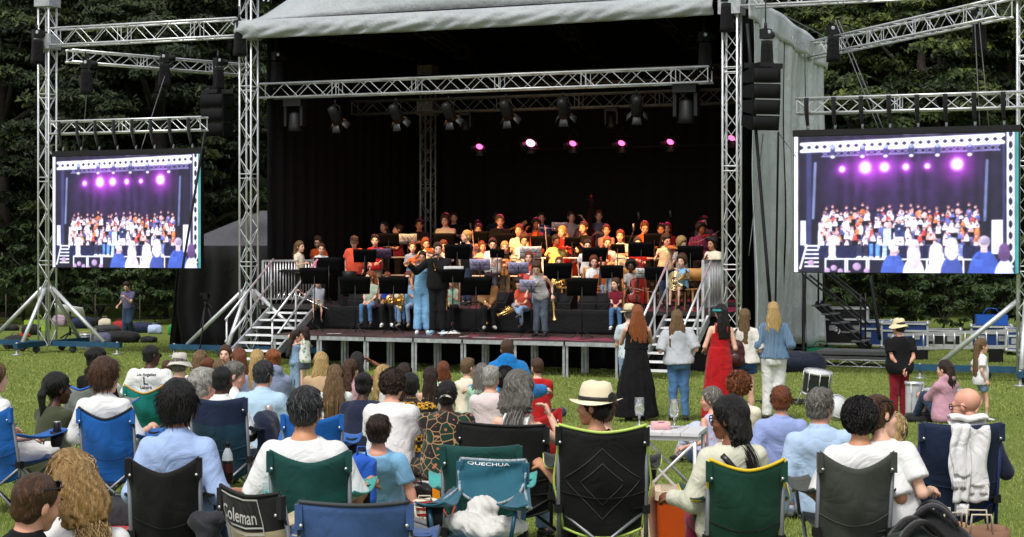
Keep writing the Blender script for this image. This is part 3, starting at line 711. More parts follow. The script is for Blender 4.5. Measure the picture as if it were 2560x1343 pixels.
def hatfn(kind, mat, band=None):
 def f(J):
  mb = MB(); g = lambda p: Vector((J['HC'] + J['Rm'] @ (np.array(p) * J['hs'])) * J['K'])
  n = 24
  if kind == 'cap':
   prof = [(.095, .020, 0), (.094, .05, 0), (.084, .095, 0), (.05, .128, 0), (.012, .138, 0)]
  elif kind == 'panama': prof = [(.158, .035, 1), (.134, .030, .6), (.105, .040, 0), (.100, .065, 0), (.096, .11, 0), (.082, .15, 0), (.045, .162, 0), (.008, .150, 0)]
  else: prof = [(.155, -.005, 1), (.125, .030, .4), (.097, .050, 0), (.094, .09, 0), (.080, .13, 0), (.04, .142, 0), (.008, .143, 0)]
  vs = []
  for r, z, br in prof:
   for i in range(n):
    a = 2 * math.pi * i / n; x, y = math.sin(a), math.cos(a)
    zz = z + br * (.016 * math.cos(2 * a + .4) - .012 * y) + (.0 if br else .004 * math.sin(3 * a))
    vs.append(g((x * r * .92, y * r * 1.1 - .012, zz)))
  m = len(prof); fs = [(j * n + i, j * n + (i + 1) % n, (j + 1) * n + (i + 1) % n, (j + 1) * n + i) for j in range(m - 1) for i in range(n)] + [[(m - 1) * n + i for i in range(n)]]
  mb.add(vs, fs, 0, True)
  if kind == 'cap':
   sgn = -1 if band == 'back' else 1
   mb.sheet(lambda u, v: g(((u - .5) * .15 * (1 - .25 * v), sgn * (.085 + .085 * v - .06 * abs(u - .5) ** 2 * 4) - .01, .03 - .018 * v - .03 * (abs(u - .5) * 2) ** 2)), 6, 3, .004)
  o = mb.build('hat', [mat], J['root'])
  if band and kind != 'cap':
   mb = MB(); z0, z1 = (.044, .068) if kind == 'panama' else (.052, .07)
   vs = [g((math.sin(a) * r * .92, math.cos(a) * r * 1.1 - .012, z)) for r, z in ((.1075, z0), (.1045, z1), (.098, z1), (.10, z0)) for a in np.linspace(0, 2 * math.pi, n, endpoint=False)]
   fs = [(j * n + i, j * n + (i + 1) % n, ((j + 1) % 4) * n + (i + 1) % n, ((j + 1) % 4) * n + i) for j in range(4) for i in range(n)]
   mb.add(vs, fs, 0, True); mb.build('hat_band', [band], J['root'])
  if kind == 'panama':                                     # crease dents are in the profile; a stiff brim edge
   pass
 return f
def specs(J, mode):
 col = {'sun': '#0a0a0a', 'dark': '#0b0b0c', 'top': '#0c0b0b', 'red': '#8a1420'}[mode]
 m = plain('spectacle_frame_' + mode, col, .25); mb = MB()
 g = lambda p: Vector((J['HC'] + J['Rm'] @ (np.array(p) * J['hs'])) * J['K'])
 dy, dz = (0, 0) if mode in ('sun', 'dark') else (-.025, .075)
 for sx in (-1, 1):
  c = (sx * .033, .101 + dy, .001 + dz)
  ring = [g((c[0] + .026 * math.cos(a), c[1] + (-.004 if dz == 0 else -.02) * abs(math.cos(a)), c[2] + .020 * math.sin(a))) for a in np.linspace(0, 2 * math.pi, 11)]
  mb.tube(ring, .0035 * J['K'], 4, 0, cap=False)
  if mode in ('sun', 'top', 'red'):
   mb.add([p for p in ring[:-1]], [list(range(10))], 0)
  mb.tube([g((sx * .058, .094 + dy, .004 + dz)), g((sx * .080, .04 + dy, .006 + dz)), g((sx * .084, -.02 + dy, .004 + dz)), g((sx * .083, -.04 + dy, -.015 + dz))], .0035 * J['K'], 4, 0)
 mb.tube([g((-.008, .104 + dy, .004 + dz)), g((.008, .104 + dy, .004 + dz))], .003 * J['K'], 4, 0)
 mb.build('sunglasses' if mode in ('sun', 'top', 'red') else 'glasses', [m], J['root'])
def print_on(J, target, text, size, c, mat, name='printed_text', bold=.0, face=None, flip=False):
 """flat print laid on a garment: c = centre in body coordinates, seen from behind the wearer"""
 cu = bpy.data.curves.new(name, 'FONT'); cu.body = text; cu.size = size; cu.align_x = 'CENTER'; cu.align_y = 'CENTER'; cu.offset = bold; cu.resolution_u = 3
 t = bpy.data.objects.new('t', cu); me = bpy.data.meshes.new_from_object(t); bpy.data.objects.remove(t)
 sx = 1
 bv = BVHTree.FromPolygons([v.co.copy() for v in target.data.vertices], [list(p.vertices) for p in target.data.polygons])
 K = J['K'] if J else 1.0
 import bmesh
 bm = bmesh.new(); bm.from_mesh(me); bmesh.ops.triangulate(bm, faces=bm.faces[:])
 bmesh.ops.subdivide_edges(bm, edges=[e for e in bm.edges if e.calc_length() > size * .25], cuts=1);
 for v in bm.verts:
  x, z = c[0] + sx * v.co.x, c[2] + v.co.y
  h = bv.ray_cast(Vector((x, c[1] - 1.2, z)), Vector((0, 1, 0)))
  y = (h[0].y if h[0] is not None else c[1])
  v.co = Vector((x, y - .003, z))
 bm.to_mesh(me); bm.free()
 return link(name, me, target, mat)
# ------------------------------------------------------------------ ground
def part(root, name, mb, m, kind=None):
 L = root.location
 mb.v = [(x - L[0], y - L[1], z - L[2]) for x, y, z in mb.v]
 o = mb.build(name, m, root)
 if kind: o['kind'] = kind
 return o
def grass_mat():
 m = bpy.data.materials.new('mown_grass'); nt, bs = nodes(m); co = objco(nt)
 a = N(nt, 'ShaderNodeTexNoise', Scale=.35, Detail=5.0, Roughness=.6); nt.links.new(co, a.inputs[0])
 b = N(nt, 'ShaderNodeTexNoise', Scale=14.0, Detail=6.0, Roughness=.7); nt.links.new(co, b.inputs[0])
 c = N(nt, 'ShaderNodeTexNoise', Scale=140.0, Detail=2.0); nt.links.new(co, c.inputs[0])
 o = mixc(nt, .5, ramp(nt, a.outputs[0], [(.35, (.125, .19, .034)), (.65, (.22, .275, .065))]), ramp(nt, b.outputs[0], [(.3, (.095, .145, .022)), (.5, (.165, .21, .045)), (.75, (.29, .29, .10))]))
 o = mixc(nt, .35, o, ramp(nt, c.outputs[0], [(.3, (.035, .065, .008)), (.7, (.20, .25, .07))]))
 w_ = N(nt, 'ShaderNodeTexNoise', Scale=1.7, Detail=6.0, Roughness=.75, Distortion=.6); nt.links.new(co, w_.inputs[0])
 o = mixc(nt, ramp(nt, w_.outputs[0], [(.52, (0, 0, 0)), (.72, (.55, .55, .55))]), o, (.235, .225, .085))
 nt.links.new(o, bs.inputs['Base Color']); bs.inputs['Roughness'].default_value = .95; bs.inputs['Specular IOR Level'].default_value = .1
 bump(nt, bs, c.outputs[0], .8, .02); return m
GRASS = grass_mat()
xs = np.array([-260, -120, -60] + list(range(-40, 41, 2)) + [60, 120, 260]); ys = np.array(list(np.arange(-12, 30, .5)) + [34, 40, 50, 60, 80, 110, 160, 260])
Vg = np.array([(x, y, G(y)) for y in ys for x in xs]); nx_ = len(xs)
Qg = np.array([(j * nx_ + i, j * nx_ + i + 1, (j + 1) * nx_ + i + 1, (j + 1) * nx_ + i) for j in range(len(ys) - 1) for i in range(nx_ - 1)])
tag(link('lawn', mesh_np('lawn', Vg, Qg, [GRASS])), kind='structure')
def blades(n, y0, y1, hgt, seed):
 r = np.random.default_rng(seed); u = r.random(n); y = y0 + (y1 - y0) * u ** 1.25; x = (r.random(n) - .5) * (y * .64 + .8)
 cl = np.sin(x * 3.1 + 2 * np.sin(y * 2.3)) * np.sin(y * 2.7 + x) * .35 + 1
 z = np.interp(y, [0, 8, 12, 16, 19, 22.5, 25.2, 400], [.85, .72, .62, .56, .49, .28, 0, 0])
 a = r.random(n) * 6.28; w = .0035 + .003 * r.random(n); h = hgt * (.4 + .8 * r.random(n)) * cl; lx, ly = (r.random(n) - .5) * h * 1.1, (r.random(n) - .5) * h * 1.1
 p = np.stack([x, y, z - .004], 1); d = np.stack([np.cos(a) * w, np.sin(a) * w, np.zeros(n)], 1)
 V = np.stack([p - d, p + d, p + np.stack([lx, ly, h], 1)], 1).reshape(-1, 3)
 return V, np.arange(3 * n).reshape(-1, 3)
def blade_mat():
 m = bpy.data.materials.new('grass_blade'); nt, bs = nodes(m)
 co = objco(nt); wn_ = N(nt, 'ShaderNodeTexNoise', Scale=60.0, Detail=1.0); nt.links.new(co, wn_.inputs[0])
 a = N(nt, 'ShaderNodeTexNoise', Scale=1.1, Detail=3.0); nt.links.new(co, a.inputs[0])
 o = mixc(nt, .5, ramp(nt, wn_.outputs[0], [(.3, (.13, .20, .03)), (.55, (.26, .33, .075)), (.75, (.46, .45, .18))]), ramp(nt, a.outputs[0], [(.35, (.16, .23, .04)), (.65, (.30, .33, .105))]))
 nt.links.new(o, bs.inputs['Base Color']); bs.inputs['Roughness'].default_value = .7; bs.inputs['Specular IOR Level'].default_value = .2
 return m
Va, Qa = blades(230000, 8.5, 24, .032, 3); Vb, Qb = blades(170000, 23, 46, .036, 4); Vb = Vb.reshape(-1, 3, 3); Vb[:, :2] += (Vb[:, :2] - Vb[:, :2].mean(1, keepdims=True)) * 1.5; Vb = Vb.reshape(-1, 3)
Qa = np.concatenate([Qa, Qb + len(Va)]); Va = np.concatenate([Va, Vb])
tag(link('grass', mesh_np('grass', Va, Qa, [blade_mat()], smooth=False)), kind='stuff')

# ------------------------------------------------------------------ trees
def leaf_mat(name, c1, c2, c3):
 m = bpy.data.materials.new(name); nt, bs = nodes(m)
 at = N(nt, 'ShaderNodeAttribute', attribute_name='tone')
 o = ramp(nt, at.outputs['Fac'], [(.1, c1), (.55, c2), (.95, c3)])
 nt.links.new(o, bs.inputs['Base Color']); bs.inputs['Roughness'].default_value = .6; bs.inputs['Specular IOR Level'].default_value = .3
 bs.inputs['Transmission Weight'].default_value = 0
 return m
LEAF = [leaf_mat('leaf_dark_green', (.005, .011, .003), (.014, .027, .006), (.050, .070, .015)), leaf_mat('leaf_olive_green', (.007, .016, .003), (.029, .050, .009), (.100, .125, .021)), leaf_mat('leaf_bush_green', (.014, .03, .008), (.03, .056, .014), (.065, .095, .025))]
BARK = plain('tree_bark', (.035, .028, .022), .95, 0, .35, 8, .8, 30)
def crown_mesh(name, w, h0, h1, ncl, per, ls, seed, dense=.9):
 """leaf clumps spread through a crown: leaves are small bent quads"""
 r = np.random.default_rng(seed); cs = []
 while len(cs) < ncl:
  p = r.normal(size=3); p /= np.linalg.norm(p); q = p * (r.random() ** .33)
  if np.linalg.norm(q) < .45 and r.random() < .7: continue
  t = (q[2] + 1) / 2; prof = (.72 + .5 * math.sin(math.pi * min(1, t * 1.05 + .05)) - .35 * max(0, t - .75) * 3)
  cs.append((q[0] * w * prof * (1 + .18 * math.sin(5 * math.atan2(q[1], q[0]) + seed)), q[1] * w * prof, h0 + (h1 - h0) * t))
 cs = np.array(cs); V, T = [], []
 cen = np.array([0, 0, (h0 + h1) / 2])
 for c in cs:
  rr = r.uniform(.55, 1.25) * w * .2; n = int(per * r.uniform(.6, 1.3)); d = r.normal(size=(n, 3)); d /= np.linalg.norm(d, axis=1)[:, None]
  d[:, 2] = np.abs(d[:, 2]) * .8 - .15
  p = c + d * rr * (.6 + .5 * r.random((n, 1))) * np.array([1.15, 1.15, .62])
  out = (c - cen) / np.array([w, w, (h1 - h0) / 2]); nn = d * .7 + out * .5 + r.normal(size=(n, 3)) * .45 + np.array([0, 0, .35]); nn /= np.linalg.norm(nn, axis=1)[:, None]
  a = np.cross(nn, r.normal(size=(n, 3))); a /= np.linalg.norm(a, axis=1)[:, None]; b = np.cross(nn, a)
  s = ls * (.6 + .8 * r.random((n, 1)))
  q = np.stack([p - a * s, p - b * s * .5 + nn * s * .1, p + a * s - nn * s * .35, p + b * s * .5 + nn * s * .1], 1)
  V.append(q.reshape(-1, 3)); tn = r.normal(.45, .17) + .22 * r.normal(size=n); T.append(np.repeat(np.clip(tn, 0, 1), 4))
 V = np.concatenate(V); me = mesh_np(name, V, np.arange(len(V)).reshape(-1, 4), smooth=False)
 return with_tone(me, np.concatenate(T)), cs
def trunk_mb(h, r0, cs, seed, loc=Vector((0, 0, 0))):
 r = random.Random(seed); mb = MB(); pts = [loc + Vector((r.uniform(-.1, .1) * i, r.uniform(-.1, .1) * i, h * i / 5)) for i in range(6)]
 mb.tube(pts, [r0 * 1.25, r0, r0 * .9, r0 * .75, r0 * .55, r0 * .25], 9)
 for q in range(9):
  c = cs[r.randrange(len(cs))]; a = pts[min(5, 1 + int(4.2 * min(1, max(0, (c[2] - 1.5) / max(1, h))) * r.uniform(.5, .9)))]
  b = loc + Vector(c); mid = a.lerp(b, .5) + Vector((0, 0, .35)); mb.tube([a, mid, b], [r0 * .4, r0 * .25, r0 * .07], 5)
 return mb
CR = [crown_mesh('crown', 3.6, 1.2, 14.5, 170, 190, .115, 11), crown_mesh('crown', 3.9, .6, 12.5, 170, 190, .11, 23), crown_mesh('crown', 3.3, 2.2, 16.5, 170, 185, .115, 37)]
TRK = [trunk_mb(11, .3, CR[i][1], 5 + i).mesh('trunk', [BARK]) for i in range(3)]
CRC = {}
def tree(px, D, v, sc, rz, leaf, label):
 loc = Vector(((px - CX) / F * D, D, 0)); t = thing('broadleaf_tree', label, 'tree', loc, rz, 'woodland trees behind the stage')
 if (v, leaf) not in CRC:
  CRC[(v, leaf)] = CR[v][0] if v not in [k[0] for k in CRC] else CR[v][0].copy(); CRC[(v, leaf)].materials.clear(); CRC[(v, leaf)].materials.append(LEAF[leaf])
 me = CRC[(v, leaf)]
 o = bpy.data.objects.new('crown', me); COL.objects.link(o); o.parent = t; o.scale = (sc,) * 3
 k = bpy.data.objects.new('trunk', TRK[v]); COL.objects.link(k); k.parent = t; k.scale = (sc,) * 3
for i, a in enumerate([
 (-190, 62, 0, 1.05, .3, 0, 'dark leafy tree past the far left of the lawn'), (20, 60, 1, 1.0, 1.2, 0, 'dark broadleaf tree rising behind the far left truss tower'),
 (235, 63, 2, 1.0, 2.2, 0, 'tall dark tree seen above the left video screen'), (395, 59, 1, 1.02, 3.4, 0, 'leafy tree seen through the truss over the left screen, nearest the middle of it'),
 (545, 62, 0, 1.0, 4.1, 0, 'dark tree behind the hanging speakers left of the roof'), (720, 66, 2, 1.0, 5.1, 0, 'tall tree peeping over the left end of the stage roof'),
 (130, 70, 2, 1.12, .9, 1, 'olive green treetop at the upper left edge behind the other trees'), (460, 71, 2, 1.1, 2.9, 1, 'olive green treetop high above the left wing truss'),
 (2010, 66, 0, 1.0, 1.9, 1, 'leafy tree rising behind the silver side wall of the stage'), (2140, 61, 1, 1.0, .4, 1, 'bright green tree above the right video screen on its left half'),
 (2330, 60, 0, 1.0, 2.6, 1, 'bright green tree above the middle of the right video screen'), (2505, 62, 1, 1.05, 3.7, 1, 'green tree behind the right end of the right screen'),
 (2230, 70, 2, 1.1, 4.6, 0, 'tall dark treetop behind the slanting right wing truss'), (2430, 71, 2, 1.1, 5.5, 0, 'tall dark treetop in the upper right corner'),
 (2720, 63, 2, 1.0, .2, 0, 'dark tree past the right edge of the lawn'), (-60, 74, 0, 1.25, 2.0, 0, 'big dark tree at the back of the wood on the left'), (330, 75, 0, 1.25, 4.4, 0, 'large dark tree deep in the wood behind the left screen'),
 (2080, 76, 0, 1.25, 1.1, 0, 'large dark tree deep in the wood behind the side wall'), (2370, 77, 1, 1.3, 3.0, 0, 'large dark tree deep in the wood behind the right screen'), (2620, 76, 1, 1.3, 3.0, 0, 'large dark tree at the back of the wood on the far right')]): tree(*a)
BU = [crown_mesh('foliage', 1.25, .0, 2.5, 46, 60, .10, 51), crown_mesh('foliage', 1.0, .0, 3.2, 46, 60, .10, 53)]
for b in BU: b[0].materials.append(LEAF[2])
STK = [trunk_mb(1.6, .04, BU[i][1], 77 + i).mesh('stems', [BARK]) for i in range(2)]
def bush(px, D, v, sc, rz, label):
 t = thing('bush', label, 'bush', ((px - CX) / F * D, D, 0), rz, 'bushes along the edge of the wood')
 for n_, me in (('foliage', BU[v][0]), ('stems', STK[v])):
  o = bpy.data.objects.new(n_, me); COL.objects.link(o); o.parent = t; o.scale = (sc, sc, sc)
for a in [(-60, 55, 0, 1.2, 0, 'dark bush at the far left edge of the lawn'), (160, 56, 1, 1.0, 1, 'bush behind the left truss tower'), (250, 54, 0, .9, 2, 'low dark bush left of the walking man'), (390, 55, 1, 1.0, 3, 'leafy bush right of the walking man below the left screen'),
          (60, 57, 0, 1.3, 2.5, 'broad bush behind the left tower brace'), (470, 56, 0, 1.1, 4, 'bush beside the black tent wall'), (2130, 51, 1, .95, .5, 'upright bush behind the black stage steps'), (2195, 50, 1, .95, 1.5, 'tall thin bush above the blue flight cases'), (2275, 51, 1, 1.0, 2.5, 'bush just behind the woman in the bucket hat'),
          (2355, 50, 0, .8, 3.5, 'low bush above the aluminium ladder'), (2430, 51, 0, .9, 4.5, 'rounded bush behind the blue crate on the cases'), (2510, 52, 1, 1.05, 5.5, 'bush at the right edge of the wood'), (2620, 51, 0, 1.0, .7, 'bush past the right edge')]: bush(*a)
mb = MB(); mb.sheet(lambda u, v: (-70 + 140 * u, 80 + 2.5 * math.sin(u * 21), v * 14 + .3 * math.sin(u * 60)), 60, 6, .3)
tag(mb.build('far_wood', plain('dark_far_foliage', (.012, .02, .007), .95, 0, .7, 2.2, 1.0, 3.0)), kind='stuff')

# ------------------------------------------------------------------ trusses
def truss(label, A, B, size=.29, bay=.42, up=(0, 0, 1), name='box_truss', m=ALU, group='aluminium box trusses', cat='truss', rc=.025, rb=.010, sizeh=None):
 A, B = Vector(A), Vector(B); t = thing(name, label, cat, A, 0, group); R, d, U = frame(B - A, up); L = (B - A).length; h = size / 2; hh = (sizeh or size) / 2
 cor = [R * x * h + U * z * hh for x, z in ((-1, -1), (1, -1), (1, 1), (-1, 1))]
 for c in cor:
  mb = MB(); mb.tube([A + c, B + c], rc, 8); part(t, 'chord', mb, m)
 mb = MB(); n = max(1, round(L / bay)); s = L / n
 for q in range(4):
  a, b = cor[q], cor[(q + 1) % 4]
  for i in range(n):
   p, r_ = (a, b) if (i + q) % 2 == 0 else (b, a)
   mb.tube([A + p + d * (s * i), A + r_ + d * (s * (i + 1))], rb, 5, cap=False)
  for e in (.03, L - .03): mb.tube([A + a + d * e, A + b + d * e], rb * 1.2, 5, cap=False)
  for e in np.arange(2.0, L - .6, 2.0):
   for o_ in (-.05, .05): mb.tube([A + a + d * (e + o_), A + b + d * (e + o_)], rb * 1.1, 5, cap=False)
 part(t, 'lattice', mb, m, 'stuff'); return t
def tower(label, u, v, top, m=ALU, base=True):
 t = truss(label, ST(u, v, .15), ST(u, v, top), .30, .40, up=ST(0, 1) - ST(0, 0), name='truss_tower', group='truss towers', cat='tower', m=m)
 mb = MB(); mb.box(ST(u, v, top - .15), (.44, .44, .32), Matrix.Rotation(-SA, 3, 'Z')); part(t, 'head_block', mb, ALUD)
 mb = MB(); mb.box(ST(u, v, top - 1.15), (.46, .46, .36), Matrix.Rotation(-SA, 3, 'Z')); part(t, 'sleeve_block', mb, ALUD)
 if base:
  BL = plain('blue_painted_steel', '#1f4a66', .5, .2, .25)
  for du, dv in ((2.1, 0), (-2.1, 0), (0, 1.6), (0, -1.2)):
   mb = MB(); mb.bar(ST(u, v, .22), ST(u + du, v + dv, .22), .12, .12); part(t, 'outrigger', mb, BL)
   mb = MB(); p = ST(u + du * .95, v + dv * .95, .0); mb.lathe([(.13, .005), (.13, .02), (.03, .025), (.025, .3)], p, 10); part(t, 'foot', mb, ALUD)
   mb = MB(); mb.tube([ST(u + du * .07, v + dv * .07, 1.55), ST(u + du * .78, v + dv * .78, .28)], .05, 8); part(t, 'brace', mb, ALU)
   mb = MB(); Rw = Matrix.Rotation(rad(90), 3, 'X'); mb.lathe([(.03, -.03), (.085, -.03), (.09, 0), (.085, .03), (.03, .03)], ST(u + du * .35, v + dv * .35, .1), 12, Rw); part(t, 'wheel', mb, RUBBER)
 return t
TOWU = 11.3; LWU, RWU = -5.57, TOWU + 5.76
tower('silver truss tower at the left front corner of the stage', 0, 0, 8.6); tower('silver truss tower at the right front corner of the stage beside the silver wall', TOWU, 0, 8.6, base=False)
tower('silver truss tower standing alone left of the left video screen', LWU, 0, 8.6); tower('silver truss tower at the right edge beside the right video screen', RWU, 0, 8.6)
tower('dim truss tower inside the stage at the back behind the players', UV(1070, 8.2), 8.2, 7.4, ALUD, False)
DIM = plain('shade_darkened_aluminium', (.15, .145, .14), .5, .4, .3)  # aluminium darkened in its colour for the shade inside the stage
uL, uR = UV(652, .7), UV(1778, .7)
truss('bright aluminium truss hung across the stage front carrying the spotlights', ST(uL, .7, 6.14), ST(uR, .7, 6.14), .32, .36)
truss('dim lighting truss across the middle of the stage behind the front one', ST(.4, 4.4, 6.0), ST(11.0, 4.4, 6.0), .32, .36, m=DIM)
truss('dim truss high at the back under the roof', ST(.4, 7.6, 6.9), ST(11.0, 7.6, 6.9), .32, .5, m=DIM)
truss('upper truss joining the lone left tower to the stage', ST(LWU + .2, .0, 7.55), ST(-.2, .0, 7.55), .4, .42)
def PZ(px, py, D): return Vector(((px - CX) / F * D, D, CAMZ + (HY - py) / F * D))
truss('thin truss sloping back from the left tower behind the hoists', PZ(172, 140, 40.0), PZ(612, 176, 43.6), .27, .36)
truss('short truss above the left video screen that carries it', ST(UV(134, -.25), -.25, 5.36), ST(UV(512, -.25), -.25, 5.36), .29, .36)
truss('upper truss running right from the stage roof out of the picture', ST(TOWU + .2, .0, 7.62), ST(RWU - .2, .0, 7.62), .4, .42)
truss('long truss slanting up to the right over the right video screen', PZ(1990, 135, 41.0), PZ(2512, 20, 32.2), .34, .40)
truss('horizontal truss above the right video screen that carries it', ST(UV(1992, -.25), -.25, 5.35), ST(UV(2640, -.25), -.25, 5.35), .29, .36)
for i, u in enumerate((2.6, 5.65, 8.7)):
 truss(['dim roof rafter truss at the left under the canopy', 'dim roof rafter truss in the middle under the canopy', 'dim roof rafter truss at the right under the canopy'][i], ST(u, .2, 7.4 + (1.0 if i != 1 else 2.0)), ST(u, 8.6, 7.1), .3, .6, m=plain('shade_darkened_rafter', (.05, .05, .055), .6, .4))  # dark colour puts the shade under the roof into the rafters
# ------------------------------------------------------------------ canopy, walls, curtains
def tarp_mat(name, col, rough, metal=0.0):
 m = bpy.data.materials.new(name); nt, bs = nodes(m); co = objco(nt)
 n1 = N(nt, 'ShaderNodeTexNoise', Scale=1.6, Detail=6.0, Roughness=.65); nt.links.new(co, n1.inputs[0])
 n2 = N(nt, 'ShaderNodeTexNoise', Scale=26.0, Detail=5.0); nt.links.new(co, n2.inputs[0])
 c = srgb(col); o = mixc(nt, .4, ramp(nt, n1.outputs[0], [(.3, tuple(x * .78 for x in c)), (.7, tuple(min(1, x * 1.15) for x in c))]), ramp(nt, n2.outputs[0], [(.3, tuple(x * .75 for x in c)), (.7, c)]))
 nt.links.new(o, bs.inputs['Base Color']); bs.inputs['Roughness'].default_value = rough; bs.inputs['Metallic'].default_value = metal; bs.inputs['Specular IOR Level'].default_value = .4
 bump(nt, bs, n1.outputs[0], .5, .15); return m
TARP = tarp_mat('grey_canopy_fabric', (.37, .395, .415), .6); SILV = tarp_mat('silver_tarpaulin', (.58, .615, .635), .45, .12)
BLKC = cloth('black_stage_drape', (.006, .006, .007), wr=.3, sheen=0)
RF = thing('stage_roof', 'grey fabric canopy roof over the stage with a wrinkled valance', 'canopy', ST(TOWU / 2, 0, 7.2))
TW = TOWU; EV = 7.25
def rip(a, b): return .5 * (.05 * math.sin(a * 9 + 1.3 * math.sin(b * 7)) * math.sin(b * 5 + .6) + .035 * math.sin(a * 23 + 9 * b + 2 * math.sin(a * 5)))
mb = MB(); mb.sheet(lambda u, v: ST(-.15 + u * (TW - .15), -.28 - .10 * math.sin(v * 3.0) - rip(u * 5, v * 1.2) * (.25 + 1.2 * v), EV + .42 * (1 - v) - .03 * math.sin(u * math.pi)), 120, 10, .012); part(RF, 'front_valance', mb, TARP)
mb = MB(); zt = EV + .43
mb.sheet(lambda u, v: ST(-.1 + u * (TW + .1), -.16 + .55 * v, zt + v * (2.6 * (1 - abs(2 * u - 1) ** 1.25)) + .004), 40, 10, .012); part(RF, 'gable_panel', mb, TARP)
for sgn in (0, 1):
 mb = MB(); mb.sheet(lambda u, v: ST((TW + .25) * sgn + (1 - 2 * sgn) * u * (TW / 2 + .12) - .12 * (1 - sgn), .4 + 8.6 * v, zt + 2.6 * (1 - abs(1 - u) ** 1.25) + .0), 16, 16, .02); part(RF, 'roof_slope', mb, TARP)
for sgn in (0, 1):
 mb = MB(); mb.sheet(lambda u, v: ST((TW + .05) * sgn + (1 - 2 * sgn) * u * (TW / 2 + .02), -.0 + .45 + 8.4 * v, zt - .12 + 2.5 * (1 - abs(1 - u) ** 1.25)), 12, 6, .02); part(RF, 'added_dark_sheet', mb, BLKC)  # black sheets added below the slopes to block light and darken the underside
mb = MB(); mb.sheet(lambda u, v: ST(.05 + u * (TW - .1), -.10 + .6 * v, zt - .14 + v * (2.5 * (1 - abs(2 * u - 1) ** 1.25)) + .004), 24, 4, .012); part(RF, 'added_gable_sheet', mb, BLKC)  # black sheet added behind the gable panel to keep the roof interior dark
mb = MB(); mb.sheet(lambda u, v: ST(.0 + u * TW, 8.95, 7.4 + v * (.3 + 2.5 * (1 - abs(2 * u - 1) ** 1.25))), 24, 4, .012); part(RF, 'added_back_gable_sheet', mb, BLKC)  # black sheet added to close the bright gap above the back curtain
mb = MB(); mb.sheet(lambda u, v: ST(TW + .42 + .05 * math.sin(u * 30) * v, -.25 + 7.8 * u, EV + .45 - .55 * v + .02 * math.sin(u * 21) - .36 * u), 60, 6, .012); part(RF, 'side_valance', mb, SILV)
SW = thing('side_wall', 'tall silver tarpaulin wall closing the right side of the stage', 'tarpaulin', ST(TW + .3, 5, 0))
def wallfold(u, v): return .06 * math.sin(u * 60 + 1.2 * math.sin(v * 4)) * (.4 + .6 * v) + .05 * math.sin(u * 23 + 2 * v) + .03 * math.sin(v * 9 + u * 7) + .02 * math.sin(u * 140 + 3 * v)
for q, (a, b) in enumerate(((.30, 3.1), (3.13, 5.4), (5.43, 7.5))):
 mb = MB(); mb.sheet(lambda u, v: ST(TW + .33 + wallfold((a + (b - a) * u) / 10.6, v) + .02 * q, a + (b - a) * u, (EV + .1 - .045 * (a + (b - a) * u)) * (1 - v) + (.52 if q == 0 else .34 if q == 1 else .22) * v), 60, 34, .012); part(SW, 'wall_sheet', mb, SILV)
def drape(label, fn, n, zt_, zb):
 mb = MB(); mb.sheet(lambda u, v: fn(u, .05 * math.sin(u * n * 6.28) + .02 * math.sin(u * n * 15 + v * 3), zt_ + (zb - zt_) * v), n * 6, 8, .015)
 tag(mb.build('stage_curtain', BLKC), label, 'curtain', 'black stage curtains')
drape('black curtain across the back of the stage behind the pink lights', lambda u, w, z: ST(.15 + u * (TW - .3), 8.85 + w, z), 26, 7.9, 1.2)
drape('black curtain closing the left side of the stage', lambda u, w, z: ST(.12 + w, .6 + u * 8.2, z), 16, 7.6, 0.1)
drape('black lining curtain inside the right side of the stage', lambda u, w, z: ST(TW - .02 + w * .5, .6 + u * 8.2, z), 16, 7.6, 0.1)
# ------------------------------------------------------------------ deck, platform, stairs, rails
DK = plain('dark_brown_stage_ply', (.055, .032, .030), .5, 0, .5, 3, .2); DKP = plain('black_stage_ply', (.018, .016, .016), .55, 0, .4, 3, .2)
d0, d1, n = 2.0, 9.66, 7
t = thing('stage_deck', 'low modular stage deck on silver legs in front of the platform', 'stage', ST(5.8, -1.3, 0))
for i in range(n):
 a, b = d0 + (d1 - d0) * i / n, d0 + (d1 - d0) * (i + 1) / n
 for (v0, v1) in ((-2.4, -1.2), (-1.2, .0)):
  mb = MB(); q = [ST(a + .012, v0 + .012), ST(b - .012, v0 + .012), ST(b - .012, v1 - .012), ST(a + .012, v1 - .012)]
  mb.add([Vector((p.x, p.y, DECK - .02)) for p in q] + [Vector((p.x, p.y, DECK)) for p in q], [(0, 3, 2, 1), (4, 5, 6, 7), (0, 1, 5, 4), (1, 2, 6, 5), (2, 3, 7, 6), (3, 0, 4, 7)])
  part(t, 'deck_panel', mb, DK)
  for (p, r_) in (((a + .02, v0 + .02), (b - .02, v0 + .02)), ((a + .02, v1 - .03), (b - .02, v1 - .03))):
   if v0 < -2 and p[1] < -2 or v1 == 0 and p[1] > -.5 or p[1] < -1.1:
    mb = MB(); mb.bar(ST(*p, DECK - .062), ST(*r_, DECK - .062), .04, .08); part(t, 'frame_rail', mb, ALUD)
  for uu in (a + .035, b - .035):
   for vv in (v0 + .06, v1 - .06):
    mb = MB(); mb.bar(ST(uu, vv, 0), ST(uu, vv, DECK - .10), .045, .045, up=(0, 1, 0)); part(t, 'leg', mb, ALUD)
t = thing('stage_platform', 'raised black stage platform with stepped tiers for the players', 'stage', ST(5.6, 3, 0))
RIS = [(0.0, UP), (3.1, UP + .10), (4.7, UP + .26), (6.2, UP + .44)]
def rowz(v): return [z for a, z in RIS if v >= a - 1e-6][-1]
